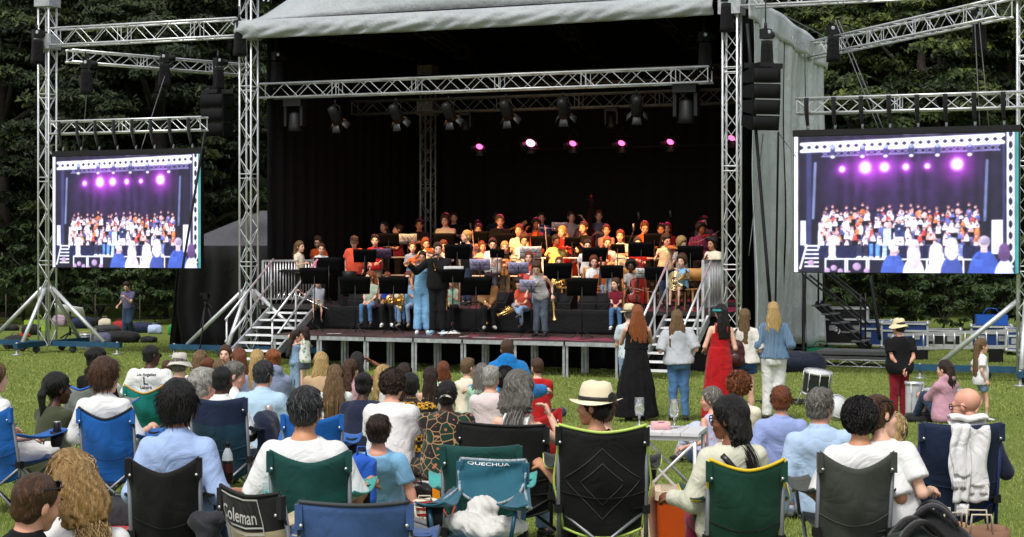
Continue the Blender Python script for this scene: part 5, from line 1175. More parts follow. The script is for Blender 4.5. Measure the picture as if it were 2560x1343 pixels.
# ------------------------------------------------------------------ folding chairs
RIV = plain('steel_rivet', (.6, .6, .62), .3, .8)
def camp_chair(label, px, s, ytop, w, back, rz=0, low=None, trim=None, tube=GREYM, dip=.09, arms=True, flat=False, wing=0.0, arm_mat=None, hb=None, lean=.10, cup=True, band=None, upper=None, zbk=None, zs=None, za=None):
 low = low or back; arm_mat = arm_mat or back; cz = math.cos(rad(rz)); D_ = F / s + .31 * cz; p = Vector(((px - CX) / s - .31 * math.sin(rad(rz)), D_, G(D_))); hb = hb or CAMZ + (HY - ytop) / s - p.z; w *= .96
 t = thing('camping_chair', label, 'camping chair', p, rad(rz), 'folding camping chairs'); hw = w / 2; q = hb / .85; zs = zs or .40 * q; yb = -.25; za = za or .62 * q
 put = lambda n, mb, m, par=t: mb.build(n, m if isinstance(m, (list, tuple)) else [m], par)
 bx = lambda z: yb - lean * max(0, z - zs) / .45
 for sx in (-1, 1):
  for n, pts, r in (('back_post', [(sx * hw, bx(hb - .03), hb - .03), (sx * hw, bx(zs), zs), (sx * (hw - .005), yb + .01, .20 * q)], .0125), ('leg', [(sx * (hw + .01), yb - .01, .02), (-sx * (hw - .01), yb + .03, zs - .02)], .011),
                          ('leg', [(sx * (hw + .02), .24, .02), (-sx * (hw - .03), .22, zs)], .011), ('leg', [(sx * (hw + .01), yb, .02), (sx * hw, .22, zs + .02)], .011), ('leg', [(sx * (hw + .02), .24, .02), (sx * hw, yb + .03, zs - .03)], .011)):
   mb = MB(); mb.tube(pts, r, 7); put(n, mb, tube)
  for y in (yb - .005, .24):
   mb = MB(); mb.lathe([(.024, 0), (.026, .012), (.016, .04)], (sx * (hw + .012), y, .0), 8); put('foot', mb, RUBBER)
  mb = MB(); mb.box((sx * hw, yb + .005, zs), (.045, .05, .05)); put('hinge', mb, BLACK)
  mb = MB(); mb.box((sx * hw, bx(hb) - .003, hb - .065), (.034, .032, .11)); put('corner_sleeve', mb, upper or back)
  mb = MB(); mb.lathe([(.002, .006), (.008, .004), (.009, 0)], (sx * (hw - .012), bx(hb) - .026, hb - .10), 8, Matrix.Rotation(rad(90), 3, 'X')); put('rivet', mb, RIV)
  if arms:
   mb = MB(); mb.tube([(sx * (hw + .015), .22, zs + .02), (sx * (hw + .04), .21, za - .02)], .011, 7); put('arm_post', mb, tube)
   mb = MB(); mb.sheet(lambda u, v: (sx * (hw + .03 * v + (u - .5) * (.05 + .10 * min(1, v * 1.6))), bx(za) + (.25 - bx(za)) * v, za + .012 - .045 * math.sin(v * math.pi) + .01 * math.cos(u * 6)), 3, 10, .008)
   a = put('armrest', mb, arm_mat)
   if cup and sx > 0:
    mb = MB(); mb.lathe([(.044, .0), (.046, .005), (.040, -.10), (.032, -.115)], (sx * (hw + .03), .14, za - .01), 12, cap=False); put('cup_holder', mb, BLACK, a)
 zb = zbk or .24 * q
 def bk(u, v):
  x = (2 * u - 1); side = 1 - .10 * v ** 2 + .03 * math.sin(v * 3.1); z0 = hb - (dip * (1 - abs(x) ** 1.6) if not flat else .012 * (1 - x * x))
  z = z0 + (zb + .06 * x * x - z0) * v; sag = .055 * (1 - x * x) * math.sin(math.pi * min(1, .25 + v * .75)) + .006 * math.sin(9 * x + 5 * v) * v * (1 - v) * 3 + .008 * math.sin(3 * x - 11 * v)
  return (hw * x * side + wing * x * max(0, .3 - abs(v - .55)) , bx(max(z, zs)) - sag - .008 + (.05 * v * v), z)
 mb = MB(); mb.sheet(bk, 14, 16, .009)
 if band or upper is not None: mb.mi = [(1 if (k % 28 < 28 and ((k // 2) // 14) < 5) else 0) if k < 14 * 16 * 2 else 0 for k in range(len(mb.f))]
 bo = put('backrest', mb, [back, upper or back])
 mb = MB(); mb.sheet(lambda u, v: ((2 * u - 1) * hw * .96, yb + (.26 - yb) * v, zs + .01 - .07 * (1 - (2 * u - 1) ** 2) * (.3 + .7 * math.sin(math.pi * v)) + (.02 if v > .9 else 0)), 8, 8, .01); put('seat', mb, low)
 if trim:
  mb = MB(); mb.tube([Vector(bk(k / 20, 0)) + Vector((0, -.003, .004)) for k in range(21)], .0095, 6)
  put('piping', mb, trim)
  for e in (0, 1):
   mb = MB(); mb.tube([Vector(bk(e, k / 12)) + Vector((0, -.004, 0)) for k in range(13)], .008, 6); put('piping', mb, trim)
  mb = MB(); mb.tube([Vector(bk(k / 16, 1.0)) + Vector((0, -.004, 0)) for k in range(17)], .009, 6); put('piping', mb, trim)
  if arms:
   for sx in (-1, 1):
    mb = MB(); mb.tube([(sx * (hw + .075 * min(1, v * 1.6) + .03 * v), bx(za) + (.25 - bx(za)) * v, za + .012 - .045 * math.sin(v * math.pi)) for v in np.linspace(0, 1, 8)], .008, 5); put('piping', mb, trim)
 mb = MB(); mb.tube([Vector(bk(k / 12, .62)) + Vector((0, -.007, 0)) for k in range(13)], .0035, 4); put('seam', mb, low)
 return dict(t=t, bk=bk, hb=hb, hw=hw, back=bo, bx=bx, w=lambda p_: t.matrix_basis @ Vector(p_), za=za, zs=zs)
def chair_text(C, text, size, u, v, mat, name='printed_text', sy=1.0, rot=0.0, inside=False, frame_=None):
 cu = bpy.data.curves.new(name, 'FONT'); cu.body = text; cu.size = size; cu.align_x = 'CENTER'; cu.align_y = 'CENTER'; cu.offset = size * .012; cu.resolution_u = 3
 t = bpy.data.objects.new('t', cu); me = bpy.data.meshes.new_from_object(t); bpy.data.objects.remove(t)
 import bmesh
 bm = bmesh.new(); bm.from_mesh(me); bmesh.ops.triangulate(bm, faces=bm.faces[:]); H_ = C['hb'] - .2
 if frame_:
  W_, h_, th = frame_
  for x0, y0, x1, y1 in ((-W_, h_, W_, h_ + th), (-W_, -h_, W_, -h_ + th), (-W_, -h_, -W_ + th, h_), (W_ - th, -h_, W_, h_), (-W_, -h_ * .62, W_, -h_ * .62 + th)):
   f = bm.faces.new([bm.verts.new((x, y, 0)) for x, y in ((x0, y0), (x1, y0), (x1, y1), (x0, y1))])
 bmesh.ops.subdivide_edges(bm, edges=[e for e in bm.edges if e.calc_length() > size * .3], cuts=2)
 sg = -1 if inside else 1
 for p in bm.verts:
  x, y = p.co.x, p.co.y * sy; uu = u + sg * x / (2 * C['hw']); vv = v - y / H_
  q = Vector(C['bk'](uu, vv)); p.co = q + Vector((0, (-.009 if not inside else .009), 0))
 bm.to_mesh(me); bm.free(); return link(name, me, C['back'], mat)
# ------------------------------------------------------------------ music stands
PAPER = plain('white_paper', (.78, .78, .78), .8, 0, .03); LIL = plain('lilac_tinted_paper', (.42, .40, .62), .8, 0, .05); PURP = plain('purple_folder', (.16, .08, .17), .6)
STDS = 'music stands on the stage'; DESK = plain('matt_black_desk', (.0035, .0035, .004), .75, 0, .2, spec=.12)
def music_stand(label, px, py, v, z0, kind='black', rz=0, w=.50, tilt=28, sheet=None):
 u = UV(px, v); b = ST(u, v, z0); zc = CAMZ + (HY - py) / F * b.y; h = max(.45, zc - z0)
 t = thing('music_stand', label, 'music stand', b, rad(180 + rz), STDS); R_ = Matrix.Rotation(rad(-tilt), 3, 'X')
 put = lambda n, mb, m, par=t: mb.build(n, [m], par)
 mb = MB(); mb.tube([(0, 0, .12), (0, 0, h)], .012, 6); put('pole', mb, BLACKM)
 for k in range(3):
  a = 2.09 * k + .5; mb = MB(); mb.tube([(0, 0, .16), (.16 * math.cos(a), .16 * math.sin(a), .06), (.25 * math.cos(a), .25 * math.sin(a), .012)], .010, 5); put('leg', mb, BLACKM)
 c = Vector((0, 0.02, h)); f = lambda x, y, d=0: c + R_ @ Vector((x, d, y))
 if kind == 'black':
  mb = MB(); mb.sheet(lambda a, e: f((a - .5) * w * (1 + .08 * e) , (e - .5) * w * .68, -.015 * (1 - (2 * a - 1) ** 2)), 6, 4, .006); put('desk', mb, DESK)
  mb = MB(); mb.sheet(lambda a, e: f((a - .5) * w, -w * .34, -.055 * e), 4, 1, .006); put('ledge', mb, DESK)
  if sheet:
   mb = MB(); mb.sheet(lambda a, e: f((a - .5) * w * .9, (e - .46) * w * .66 + .05, -.03 + .02 * abs(a - .5)), 6, 3, .004); put('sheet_music', mb, sheet)
 else:
  m_ = {'wire': LIL, 'white': PAPER, 'purple': PURP}[kind]
  mb = MB(); mb.sheet(lambda a, e: f((a - .5) * w * .98, (e - .5) * w * .60, -.012 - .03 * abs(a - .5)), 6, 3, .004); put('sheet_music', mb, m_)
  mb = MB()
  for y in (-w * .3, w * .02): mb.tube([f(-w * .46, y, .008), f(w * .46, y, .008)], .006, 4)
  for sx in (-1, 1): mb.tube([f(0, -w * .28, .008), f(sx * w * .40, w * .30, .008)], .006, 4); mb.tube([f(sx * w * .2, w * .14, .008), f(sx * w * .06, w * .26, .008)], .005, 4)
  mb.tube([f(0, -w * .34, .012), f(0, w * .16, .012)], .008, 4); put('desk_frame', mb, BLACKM)
 return t
# ------------------------------------------------------------------ instruments
VARN = plain('varnished_spruce', '#a8541c', .22, 0, .25, 9); VARR = plain('red_varnished_wood', '#7e1e10', .22, 0, .25, 9); VARO = plain('golden_varnished_wood', '#c07a2c', .25, 0, .25, 9); EBON = plain('ebony', (.012, .01, .009), .3)
BRASS = plain('polished_brass', (.78, .50, .16), .22, .95, .12); SILV_ = plain('silver_plate', (.75, .75, .74), .2, .95, .08); BOWW = plain('bow_wood', '#6a3416', .3)
def basis(A, B, up):
 A, B = Vector(A), Vector(B); y = (B - A).normalized(); x = y.cross(Vector(up)); x = x.normalized() if x.length > 1e-4 else Vector((1, 0, 0)); z = x.cross(y)
 return Matrix(((x.x, y.x, z.x, A.x), (x.y, y.y, z.y, A.y), (x.z, y.z, z.z, A.z), (0, 0, 0, 1)))
def held(name, label, cat, M, group=None):
 t = thing(name, label, cat, (0, 0, 0), 0, group); t.matrix_basis = M; return t
def fiddle(name, label, cat, A, B, up, wood=VARN, L=None, group='bowed strings of the orchestra'):
 A, B = Vector(A), Vector(B); L = L or (B - A).length; t = held(name, label, cat, basis(A, B, up), group); bl = L * .595; kf = 1.55 if cat in ('cello', 'double bass') else 1.0
 prof = [(0, .10), (.03, .15), (.12, .172), (.24, .168), (.36, .128), (.48, .108), (.58, .112), (.70, .136), (.84, .142), (.95, .118), (1.0, .06)]
 wf = 1.0 if cat in ('violin', 'viola') else 1.08
 d = L * .035 * kf; out = [(L * w * wf, bl * y) for y, w in prof] + [(-L * w * wf, bl * y) for y, w in prof[::-1]]
 n = len(out); vs = [(x, y, -d) for x, y in out] + [(x, y, d) for x, y in out] + [(x * .55, bl * .5 + (y - bl * .5) * .75, d * 1.4) for x, y in out] + [(x * .55, bl * .5 + (y - bl * .5) * .75, -d * 1.4) for x, y in out]
 fs = [(k, (k + 1) % n, n + (k + 1) % n, n + k) for k in range(n)] + [(n + k, n + (k + 1) % n, 2 * n + (k + 1) % n, 2 * n + k) for k in range(n)] + [(3 * n + k, 3 * n + (k + 1) % n, (k + 1) % n, k) for k in range(n)] + [[2 * n + k for k in range(n)], [3 * n + k for k in range(n)][::-1]]
 mb = MB(); mb.add(vs, fs, sm=False); mb.build('body', [wood], t)
 mb = MB(); mb.bar((0, bl * .62, d * 1.9), (0, L * .93, d * 1.5), L * .045, L * .025, up=(0, 0, 1)); mb.build('fingerboard', [EBON], t)
 mb = MB(); mb.bar((0, bl * .97, d * .9), (0, L * .95, d * 1.1), L * .035, L * .03); mb.lathe([(L * .022, -L * .02), (L * .03, 0), (L * .022, L * .02)], (0, L * .985, d * .7), 8, Matrix.Rotation(rad(90), 3, 'Y')); mb.build('neck', [wood], t)
 for sx in (-1, 1):
  mb = MB(); mb.tube([(0, L * .94, d), (sx * L * .06, L * .945, d)], L * .009, 4); mb.build('peg', [EBON], t)
 mb = MB(); mb.bar((0, bl * .02, d * 1.6), (0, bl * .26, d * 2.0), L * .05, L * .012); mb.build('tailpiece', [EBON], t)
 mb = MB(); mb.box((0, bl * .40, d * 2.0), (L * .10, L * .01, d * 1.1)); mb.build('bridge', [PAPER if False else VARO], t)
 if cat in ('cello', 'double bass'):
  mb = MB(); mb.tube([(0, 0, 0), (0, -L * .16, 0)], .008, 5); mb.build('endpin', [SILV_], t)
 return t
def bow(label, A, B, L=.72, up=(0, 0, 1)):
 t = held('bow', label, 'bow', basis(A, B, up), 'bows of the string players');
 mb = MB(); mb.tube([(0, 0, .016), (0, L * .5, .010), (0, L, .018)], [.006, .005, .004], 5); mb.build('stick', [BOWW], t)
 mb = MB(); mb.bar((0, .04, -.006), (0, L, .0), .012, .003); mb.build('hair', [PAPER], t)
 mb = MB(); mb.box((0, .04, .004), (.014, .04, .024)); mb.build('frog', [EBON], t); return t
def pipe(name, label, cat, A, B, up, mat, L=None, r=.011, bell=None, group='woodwind of the orchestra', keys=SILV_):
 A, B = Vector(A), Vector(B); L = L or (B - A).length; t = held(name, label, cat, basis(A, B, up), group)
 mb = MB(); mb.tube([(0, 0, 0), (0, L * .08, 0), (0, L * .1, 0), (0, L, 0)], [r * .8, r * .8, r, r], 8); mb.build('tube', [mat], t)
 if bell: mb = MB(); mb.tube([(0, L * .9, 0), (0, L * .96, 0), (0, L, 0)], [r, r * 1.5, bell], 10); mb.build('bell', [mat], t)
 mb = MB()
 for k in range(7): mb.box((0, L * (.28 + .085 * k), r * 1.1), (.014, .02, .008))
 mb.tube([(r * .9, L * .25, r * .6), (r * .9, L * .88, r * .6)], .003, 4); mb.build('keys', [keys], t)
 for y in (.1, .3, .62):
  mb = MB(); mb.tube([(0, L * y, 0), (0, L * y + .012, 0)], r * 1.18, 8); mb.build('ring', [keys], t)
 return t
def trumpet(label, A, B, up, L=.5, name='trumpet', cat='trumpet', mat=BRASS):
 t = held(name, label, cat, basis(A, B, up), 'brass of the orchestra')
 mb = MB(); mb.tube([(0, 0, 0), (0, L * .72, 0), (0, L * .80, -.02), (0, L * .82, -.05), (0, L * .78, -.085), (0, L * .2, -.085), (0, L * .15, -.06), (0, L * .17, -.03)], .0065, 6); mb.build('tubing', [mat], t)
 mb = MB(); mb.tube([(.015, L * .3, -.04), (.015, L * .62, -.04), (.015, L * .8, -.04), (.015, L * .93, -.04), (.015, L, -.04)], [.008, .012, .020, .036, .062], 12, cap=False); mb.build('bell', [mat], t)
 for k in range(3):
  mb = MB(); mb.tube([(-.005, L * (.40 + .07 * k), -.12), (-.005, L * (.40 + .07 * k), .03)], .012, 7); mb.tube([(-.005, L * (.40 + .07 * k), .03), (-.005, L * (.40 + .07 * k), .05)], .006, 5); mb.build('valve', [mat], t)
 mb = MB(); mb.tube([(0, -.05, 0), (0, -.03, 0), (0, .0, 0)], [.013, .008, .006], 8); mb.build('mouthpiece', [SILV_], t); return t
def trombone(label, A, B, up, L=1.05):
 t = held('trombone', label, 'trombone', basis(A, B, up), 'brass of the orchestra')
 mb = MB(); mb.tube([(0, 0, 0), (0, L, 0), (0, L + .03, -.04), (0, L, -.08), (0, .05, -.08)], .008, 6); mb.build('slide', [SILV_], t)
 mb = MB(); mb.tube([(0, .05, -.08), (0, -.35, -.08), (0, -.42, -.02), (0, -.35, .06), (0, .25, .06)], .009, 6); mb.build('tubing', [BRASS], t)
 mb = MB(); mb.tube([(0, -.1, .06), (0, .2, .06), (0, .38, .06), (0, .46, .06)], [.010, .022, .05, .10], 12, cap=False); mb.build('bell', [BRASS], t); return t
def sax(label, J, mat=BRASS, off=(.02, .16, -.02), sc=1.0, tilt=0.0):
 K = J['K'] * sc; m = J['h']((0, .115, -.07)); fw = J['M'].to_3x3() @ Vector([float(x) for x in J['Fw']]); fw.z = 0; fw.normalize(); rt = fw.cross(Vector((0, 0, 1)))
 t = thing('saxophone', label, 'saxophone', m, 0, 'saxophones of the orchestra'); q = lambda f, r, z: (fw * f + rt * (r + tilt * -z) + Vector((0, 0, z))) * K
 mb = MB(); mb.tube([q(-.01, 0, 0), q(.05, 0, .035), q(.11, 0, .03), q(.13, 0, -.02)], [.007, .008, .010, .012], 7); mb.build('neck_pipe', [mat], t)
 mb = MB(); mb.tube([q(.13, .0, -.02), q(.13, .02, -.30), q(.13, .04, -.60), q(.14, .05, -.66), q(.19, .06, -.70), q(.245, .06, -.66), q(.26, .06, -.58)], [.013, .020, .030, .034, .037, .040, .042], 9); mb.build('body', [mat], t)
 mb = MB(); mb.tube([q(.26, .06, -.58), q(.27, .06, -.48), q(.285, .06, -.42), q(.30, .06, -.395)], [.042, .05, .066, .085], 14, cap=False); mb.build('bell', [mat], t)
 mb = MB()
 for k in range(8): mb.lathe([(.002, .018), (.016, .016), (.017, .0)], q(.135 + .02, .0 + .005 * k, -.10 - .065 * k), 7, Matrix.Rotation(rad(90), 3, 'X'))
 for o in (-.02, .03): mb.tube([q(.15, o, -.06), q(.16, o + .05, -.58)], .004, 4)
 mb.build('keys', [mat], t); return t
def horn(label, c, ax, bellp, r=.15, mat=BRASS, cat='horn', coils=3):
 t = thing('brass_horn' if cat == 'horn' else cat, label, cat, c, 0, 'brass of the orchestra'); R_ = Vector(ax).to_track_quat('Z', 'Y').to_matrix(); mb = MB()
 for k in range(coils):
  rr = r * (1 - .16 * k); mb.tube([R_ @ Vector((rr * math.cos(a), rr * 1.15 * math.sin(a), .012 * k)) for a in np.linspace(0, 6.0, 18)], .013, 6)
 for k in range(3): mb.tube([R_ @ Vector((-r * .3 + .05 * k, -r * .6, .02)), R_ @ Vector((-r * .3 + .05 * k, r * .3, .02))], .013, 6)
 mb.build('tubing', [mat], t); b = Vector(bellp) - Vector(c); d = b.normalized()
 mb = MB(); mb.tube([d * (-.05), d * (b.length * .5), d * b.length * .85, d * b.length], [.02, .04, .085, .14], 14, cap=False); mb.build('bell', [mat], t); return t
def guitar(label, J, wood):
 A = J['w'](J['loc']((.24, .20, -.42))); B = J['w'](J['loc']((-.62, .24, -.02))); t = held('bass_guitar', label, 'guitar', basis(A, B, J['M'].to_3x3() @ Vector((0, 1, 0))), None)
 out = [(.16, 0), (.18, .08), (.15, .18), (.11, .24), (.14, .32), (.15, .40), (.07, .43), (.03, .36)]; out = out + [(-x * .95, y) for x, y in out[::-1]]; n = len(out)
 mb = MB(); mb.add([(x, y, -.02) for x, y in out] + [(x, y, .02) for x, y in out], [(k, (k + 1) % n, n + (k + 1) % n, n + k) for k in range(n)] + [list(range(n))[::-1], list(range(n, 2 * n))]); mb.build('body', [wood], t)
 mb = MB(); mb.bar((0, .30, .03), (0, .92, .03), .045, .02); mb.build('neck', [VARO], t); mb = MB(); mb.bar((.01, .92, .025), (-.01, 1.08, .02), .08, .016); mb.build('headstock', [VARO], t)
 for k in range(4): mb = MB(); mb.tube([(.04, .95 + .035 * k, .02), (.075, .95 + .035 * k, .02)], .008, 5); mb.build('peg', [SILV_], t)
# players' helpers: the instrument follows the hands, chin or mouth
def play_violin(J, label, wood=VARN, vl=1.0, up=False, bowlabel=None, bowup=False):
 A = J['h']((-.035, .085, -.12)); Wl = J['w'](J['W'][0]); d = (Wl - A).normalized(); L = .60 * vl * min(1, J['K'] * 1.05)
 fiddle('violin', label, 'violin', A - d * .02, A + d * L, (0, 0, 1), wood, L); Wr = J['w'](J['W'][1])
 tgt = A + d * L * .33 + Vector((0, 0, .04)); tgt = Wr + Vector((.06 if bowup == 'r' else -.10, .05, 1)) if bowup else tgt
 bow(bowlabel or 'bow of the ' + label, Wr + (tgt - Wr).normalized() * -.05, tgt, .72)
def play_cello(J, label, wood, bowlabel, L=1.12, side=-1):
 A = J['w']((.02, .40 / J['K'] * .8, .22)); B = J['h']((-.13 , .02, .02)); B = B + Vector((0, 0, .06)); fw = J['M'].to_3x3() @ Vector((0, 1, .35))
 fiddle('cello', label, 'cello', A, B, fw, wood); Wr = J['w'](J['W'][1]); c = A.lerp(B, .30) + fw * .10
 bow(bowlabel, Wr + (Wr - c).normalized() * .05, c, .72)
# ------------------------------------------------------------------ wardrobe
c_ = lambda n, col, pat=None, c2=None, **k: cloth(n, col, pat, c2, **k)
WH = c_('white_cotton', '#dededd'); CRM = c_('cream_cotton', '#e2d8c2'); BLK = c_('black_cotton', (.005, .005, .006), wr=.35, sheen=.03); LBL = c_('pale_blue_cotton', '#a9bfdc'); LBK = c_('light_blue_oxford', '#9db4dc'); SKY = c_('sky_blue_jersey', '#7fb2d6')
NVY = c_('navy_wool', '#1a2138'); GRY = c_('grey_jersey', '#9a9ea6'); DEN = c_('blue_denim', '#4d74a0', 'denim', wr=.6); DDN = c_('dark_denim', '#26384f', 'denim'); LDN = c_('washed_denim', '#7d97b4', 'denim'); DKT = c_('dark_trousers', (.006, .0065, .008), sheen=.03); KHK = c_('khaki_cotton', '#8b8263')
OLV = c_('olive_linen', '#3d4230'); RED = c_('red_cotton', '#b3171a'); REDD = c_('deep_red_satin', '#a80d14', wr=.6); CRIM = c_('crimson_trousers', '#7d0f22'); ORG = c_('orange_jersey', '#d95a1e'); COR = c_('coral_jersey', '#d8533a'); MAR = c_('maroon_jersey', '#6c1226')
PNK_ = c_('dusty_pink_fleece', '#b98c9c'); MINT = c_('mint_cotton', '#9fc8ac'); BEI = c_('beige_fleece', '#b59a78'); GBL = c_('grey_blue_hoodie', '#7d88a4'); YEL_ = c_('yellow_jersey', '#e3cf78'); TANJ = c_('tan_corduroy', '#a9743c', 'rib'); CRJ = c_('cream_linen_jacket', '#c9c8b4')
BLUT = c_('bright_blue_towelling', '#0f6fb4'); PLAID = c_('blue_plaid_shirt', '#cfd8e6', 'plaid', '#7f9cc4', scale=9); STR = c_('blue_striped_shirt', '#dfe1e4', 'stripe_v', '#5a6272', scale=22); STH = c_('white_striped_top', '#e2e0e2', 'stripe_h', '#8a7f96', scale=9)
FLO = c_('lilac_floral_dress', '#b9c0e0', 'floral', '#d890a8', scale=24); FLW = c_('white_floral_tee', '#dcdcd6', 'floral', '#5a9a70', scale=16); TRB = c_('dark_green_patterned_shirt', '#123428', 'tribal', '#a8845c', scale=11); IKA = c_('yellow_patterned_shirt', '#c9941a', 'ikat', '#15130f', scale=30); RIB = c_('sky_blue_knit', '#86b0d8', 'rib', wr=.9)
BLUV = c_('royal_blue_top', '#1d3a9a'); GST = c_('green_striped_top', '#d8d8c8', 'stripe_h', '#4f7a58', scale=12); FCB = c_('blue_red_football_shirt', '#1d2f78', 'stripe_v', '#8c1426', scale=5); SKT = c_('sky_blue_trouser_cloth', '#7fb2dc'); CHK = c_('checked_blouse', '#d8d4cc', 'plaid', '#6a6266', scale=14); FLD = c_('dark_floral_print', '#16161e', 'floral', '#b0b0c8', scale=40)
PURT = c_('slate_purple_tee', '#5a5878'); BSH = c_('dark_denim_short', '#26406a', 'denim'); WHT = c_('white_trousers', '#dcdcda'); DRK = c_('black_dress_cloth', (.004, .004, .005), wr=.5, sheen=.02)
def T(m, sl='short', **k): return dict(m=m, sl=sl, **k)
def B(m, t='trousers', **k): return dict(m=m, t=t, **k)
KLOG = []
def aud(label, px, s, ytop, rz=0, pose='ground', k='m', skin='fair', hair=('short', 'brown'), top=None, bot=None, **kw):
 kw.setdefault('legs', 'cross' if pose == 'ground' else None)
 ch = kw.pop('ch', None)
 if ch:
  y = CC[ch]['t'].location.y + .07; kw['at'] = Vector(((px - CX) / F * y, y, G(y))); s = F / y
 J = person(label, px, s, ytop, rz, pose, k, skin, hair, top or T(WH), bot or B(DDN), kw.pop('shoes', '#2a2624'), **kw); KLOG.append((round(J['K'], 2), label[:44])); return J
FL = lambda w=.1, L=.45, wave=.0: dict(L=L, wave=wave, wid=w)
CH = 'people watching from camping chairs'; GP = 'people sitting on the grass'; SD = 'people standing to watch'
# ------------------------------------------------------------------ camping chairs (back to the camera)
F_ = lambda n, col, **k: c_('chair_' + n, col, rough=.75, wr=.35, **k)
BLU = F_('blue_polyester', '#0f58a6'); BLU2 = F_('deep_blue_polyester', '#0c3c78'); NAV = F_('navy_polyester', '#14233f'); NAV2 = F_('teal_navy_polyester', '#12364a'); TEA = F_('teal_polyester', '#0c7a72'); GRN = F_('bottle_green_polyester', '#0a4a44'); GRN2 = F_('dark_green_band', '#0c403c'); GYP = F_('light_grey_polyester', '#7f8682'); BKP = F_('black_polyester', '#0b0b0c'); BKP2 = F_('black_quilted', '#0d0d0e')
OLP = F_('olive_grey_polyester', '#3c403a'); GNY = F_('racing_green_polyester', '#0c3a2c'); SLB = F_('slate_blue_polyester', '#35507e'); PET = F_('petrol_polyester', '#1d5566'); TANP = F_('tan_canvas', '#b0a183'); REDP = F_('red_polyester', '#a81418')
YTR = plain('yellow_piping', '#d8b71c', .6); LIM = plain('lime_piping', '#b5cf62', .6); BTR = plain('black_piping', '#0c0c0e', .7); BLTR = plain('bright_blue_piping', '#1d5fc0', .6); OTR = plain('amber_piping', '#c08a20', .6); GTR = plain('grey_stitched_edge', '#8d979c', .8, 0, .5, 90)
PWB = plain('dark_blue_steel_tube', '#1a2a5c', .35, .3); PTB = plain('petrol_steel_tube', '#16465c', .35, .3)
CC = {}
CC['a'] = camp_chair('blue camping chair at the left edge with a drink can in its armrest', -28, 330, 1012, .50, BLU, rz=-24, low=BLU2)
CC['b'] = camp_chair('bright blue camping chair with black edging under the fluffy-haired boy', 268, 330, 1018, .43, BLU, rz=-4, low=BLU2, trim=BTR)
CC['c'] = camp_chair('light grey camping chair with blue edging under the person in a black hoodie', 208, 265, 950, .42, GYP, rz=-14, trim=BLTR)
CC['d'] = camp_chair('teal camping chair with amber edging under the man in a printed white tee', 362, 245, 962, .42, TEA, trim=OTR)
CC['e'] = camp_chair('black camping chair under the young man in a pale blue shirt', 412, 455, 1138, .40, BKP, rz=3, upper=BKP2)
CC['f'] = camp_chair('tall navy and teal camping chair with a jacket hung over its arm', 548, 330, 992, .45, NAV2, rz=-6, upper=NAV, dip=.03, hb=.92)
CC['g'] = camp_chair('bottle green camping chair under the grey-haired man in a white tee', 776, 475, 1120, .43, GRN, upper=GRN2, dip=.07, arm_mat=F_('light_teal_polyester', '#3c9a94'))
CC['h'] = camp_chair('small bright blue camping chair in front of the grey-haired man', 782, 345, 1032, .44, BLU, dip=.05)
CC['i'] = camp_chair('low black and tan camping chair seen from its back corner', 642, 525, 1222, .44, TANP, rz=-40, upper=BKP, dip=.03, trim=BTR, cup=False)
CC['j'] = camp_chair('slate blue camping chair with dark grey edging at the bottom of the picture', 888, 565, 1252, .51, SLB, trim=plain('dark_grey_piping', '#3a3c40', .8), flat=True, dip=.03)
CC['k'] = camp_chair('green camping chair with a straight top, standing empty with a red loop on its post', 1203, 462, 1108, .43, GRN, upper=GRN2, flat=True, arm_mat=F_('light_teal_polyester', '#3c9a94'))
CC['m'] = camp_chair('black high-backed camping chair with lime edging under the woman in a straw hat', 1506, 425, 1060, .54, BKP2, trim=LIM, rz=-3, dip=.045, wing=.10, tube=GREYM)
CC['n'] = camp_chair('wide black lounge chair with a padded rim under the woman with a grey bob', 1262, 385, 1058, .62, BKP, rz=-18, flat=True, dip=.02, trim=plain('black_foam_rim', '#151517', .8), tube=BLACKM)
CC['o'] = camp_chair('green camping chair with yellow edging under the woman in a cream jacket', 1864, 465, 1146, .42, GNY, trim=YTR, dip=.06, low=BKP)
CC['p'] = camp_chair('olive grey camping chair under the man with dark curls', 2138, 455, 1124, .42, OLP, dip=.10)
CC['q'] = camp_chair('tall navy camping chair with a white jumper over its back', 2398, 402, 1034, .52, NAV, tube=PWB, dip=.02, hb=.93)
CC['r'] = camp_chair('petrol blue low chair turned to the camera holding white clothes', 1230, 485, 1152, .36, PET, rz=170, tube=PTB, trim=GTR, flat=True, low=PET, zbk=.64, zs=.50, za=.70)
CC['s'] = camp_chair('red camping chair mostly hidden beyond the woman with a grey bob', 1338, 330, 1016, .40, REDP, rz=-8)
chair_text(CC['r'], 'QUECHUA', .046, .58, .075, plain('white_print', '#e8e8e8', .6), inside=True, sy=1.6)
chair_text(CC['i'], 'Coleman', .068, .36, .19, plain('silver_print', '#b8b8b4', .6), sy=1.5, frame_=(.155, .062, .006))
# diamond quilting seams on the black high-backed chair
for (du, dv) in ((.23, .20), (.40, .34)):
 mb = MB(); pts = []
 for a, b_, c1, d1 in ((0, -dv, du, 0), (du, 0, 0, dv), (0, dv, -du, 0), (-du, 0, 0, -dv)): pts += [Vector(CC['m']['bk'](.5 + a + (c1 - a) * q / 8, .48 + b_ + (d1 - b_) * q / 8)) + Vector((0, -.007, 0)) for q in range(8)]
 mb.tube(pts + [pts[0]], .0022, 4, cap=False); mb.build('quilt_seam', plain('grey_thread', '#4a4a4c', .8), CC['m']['t'])
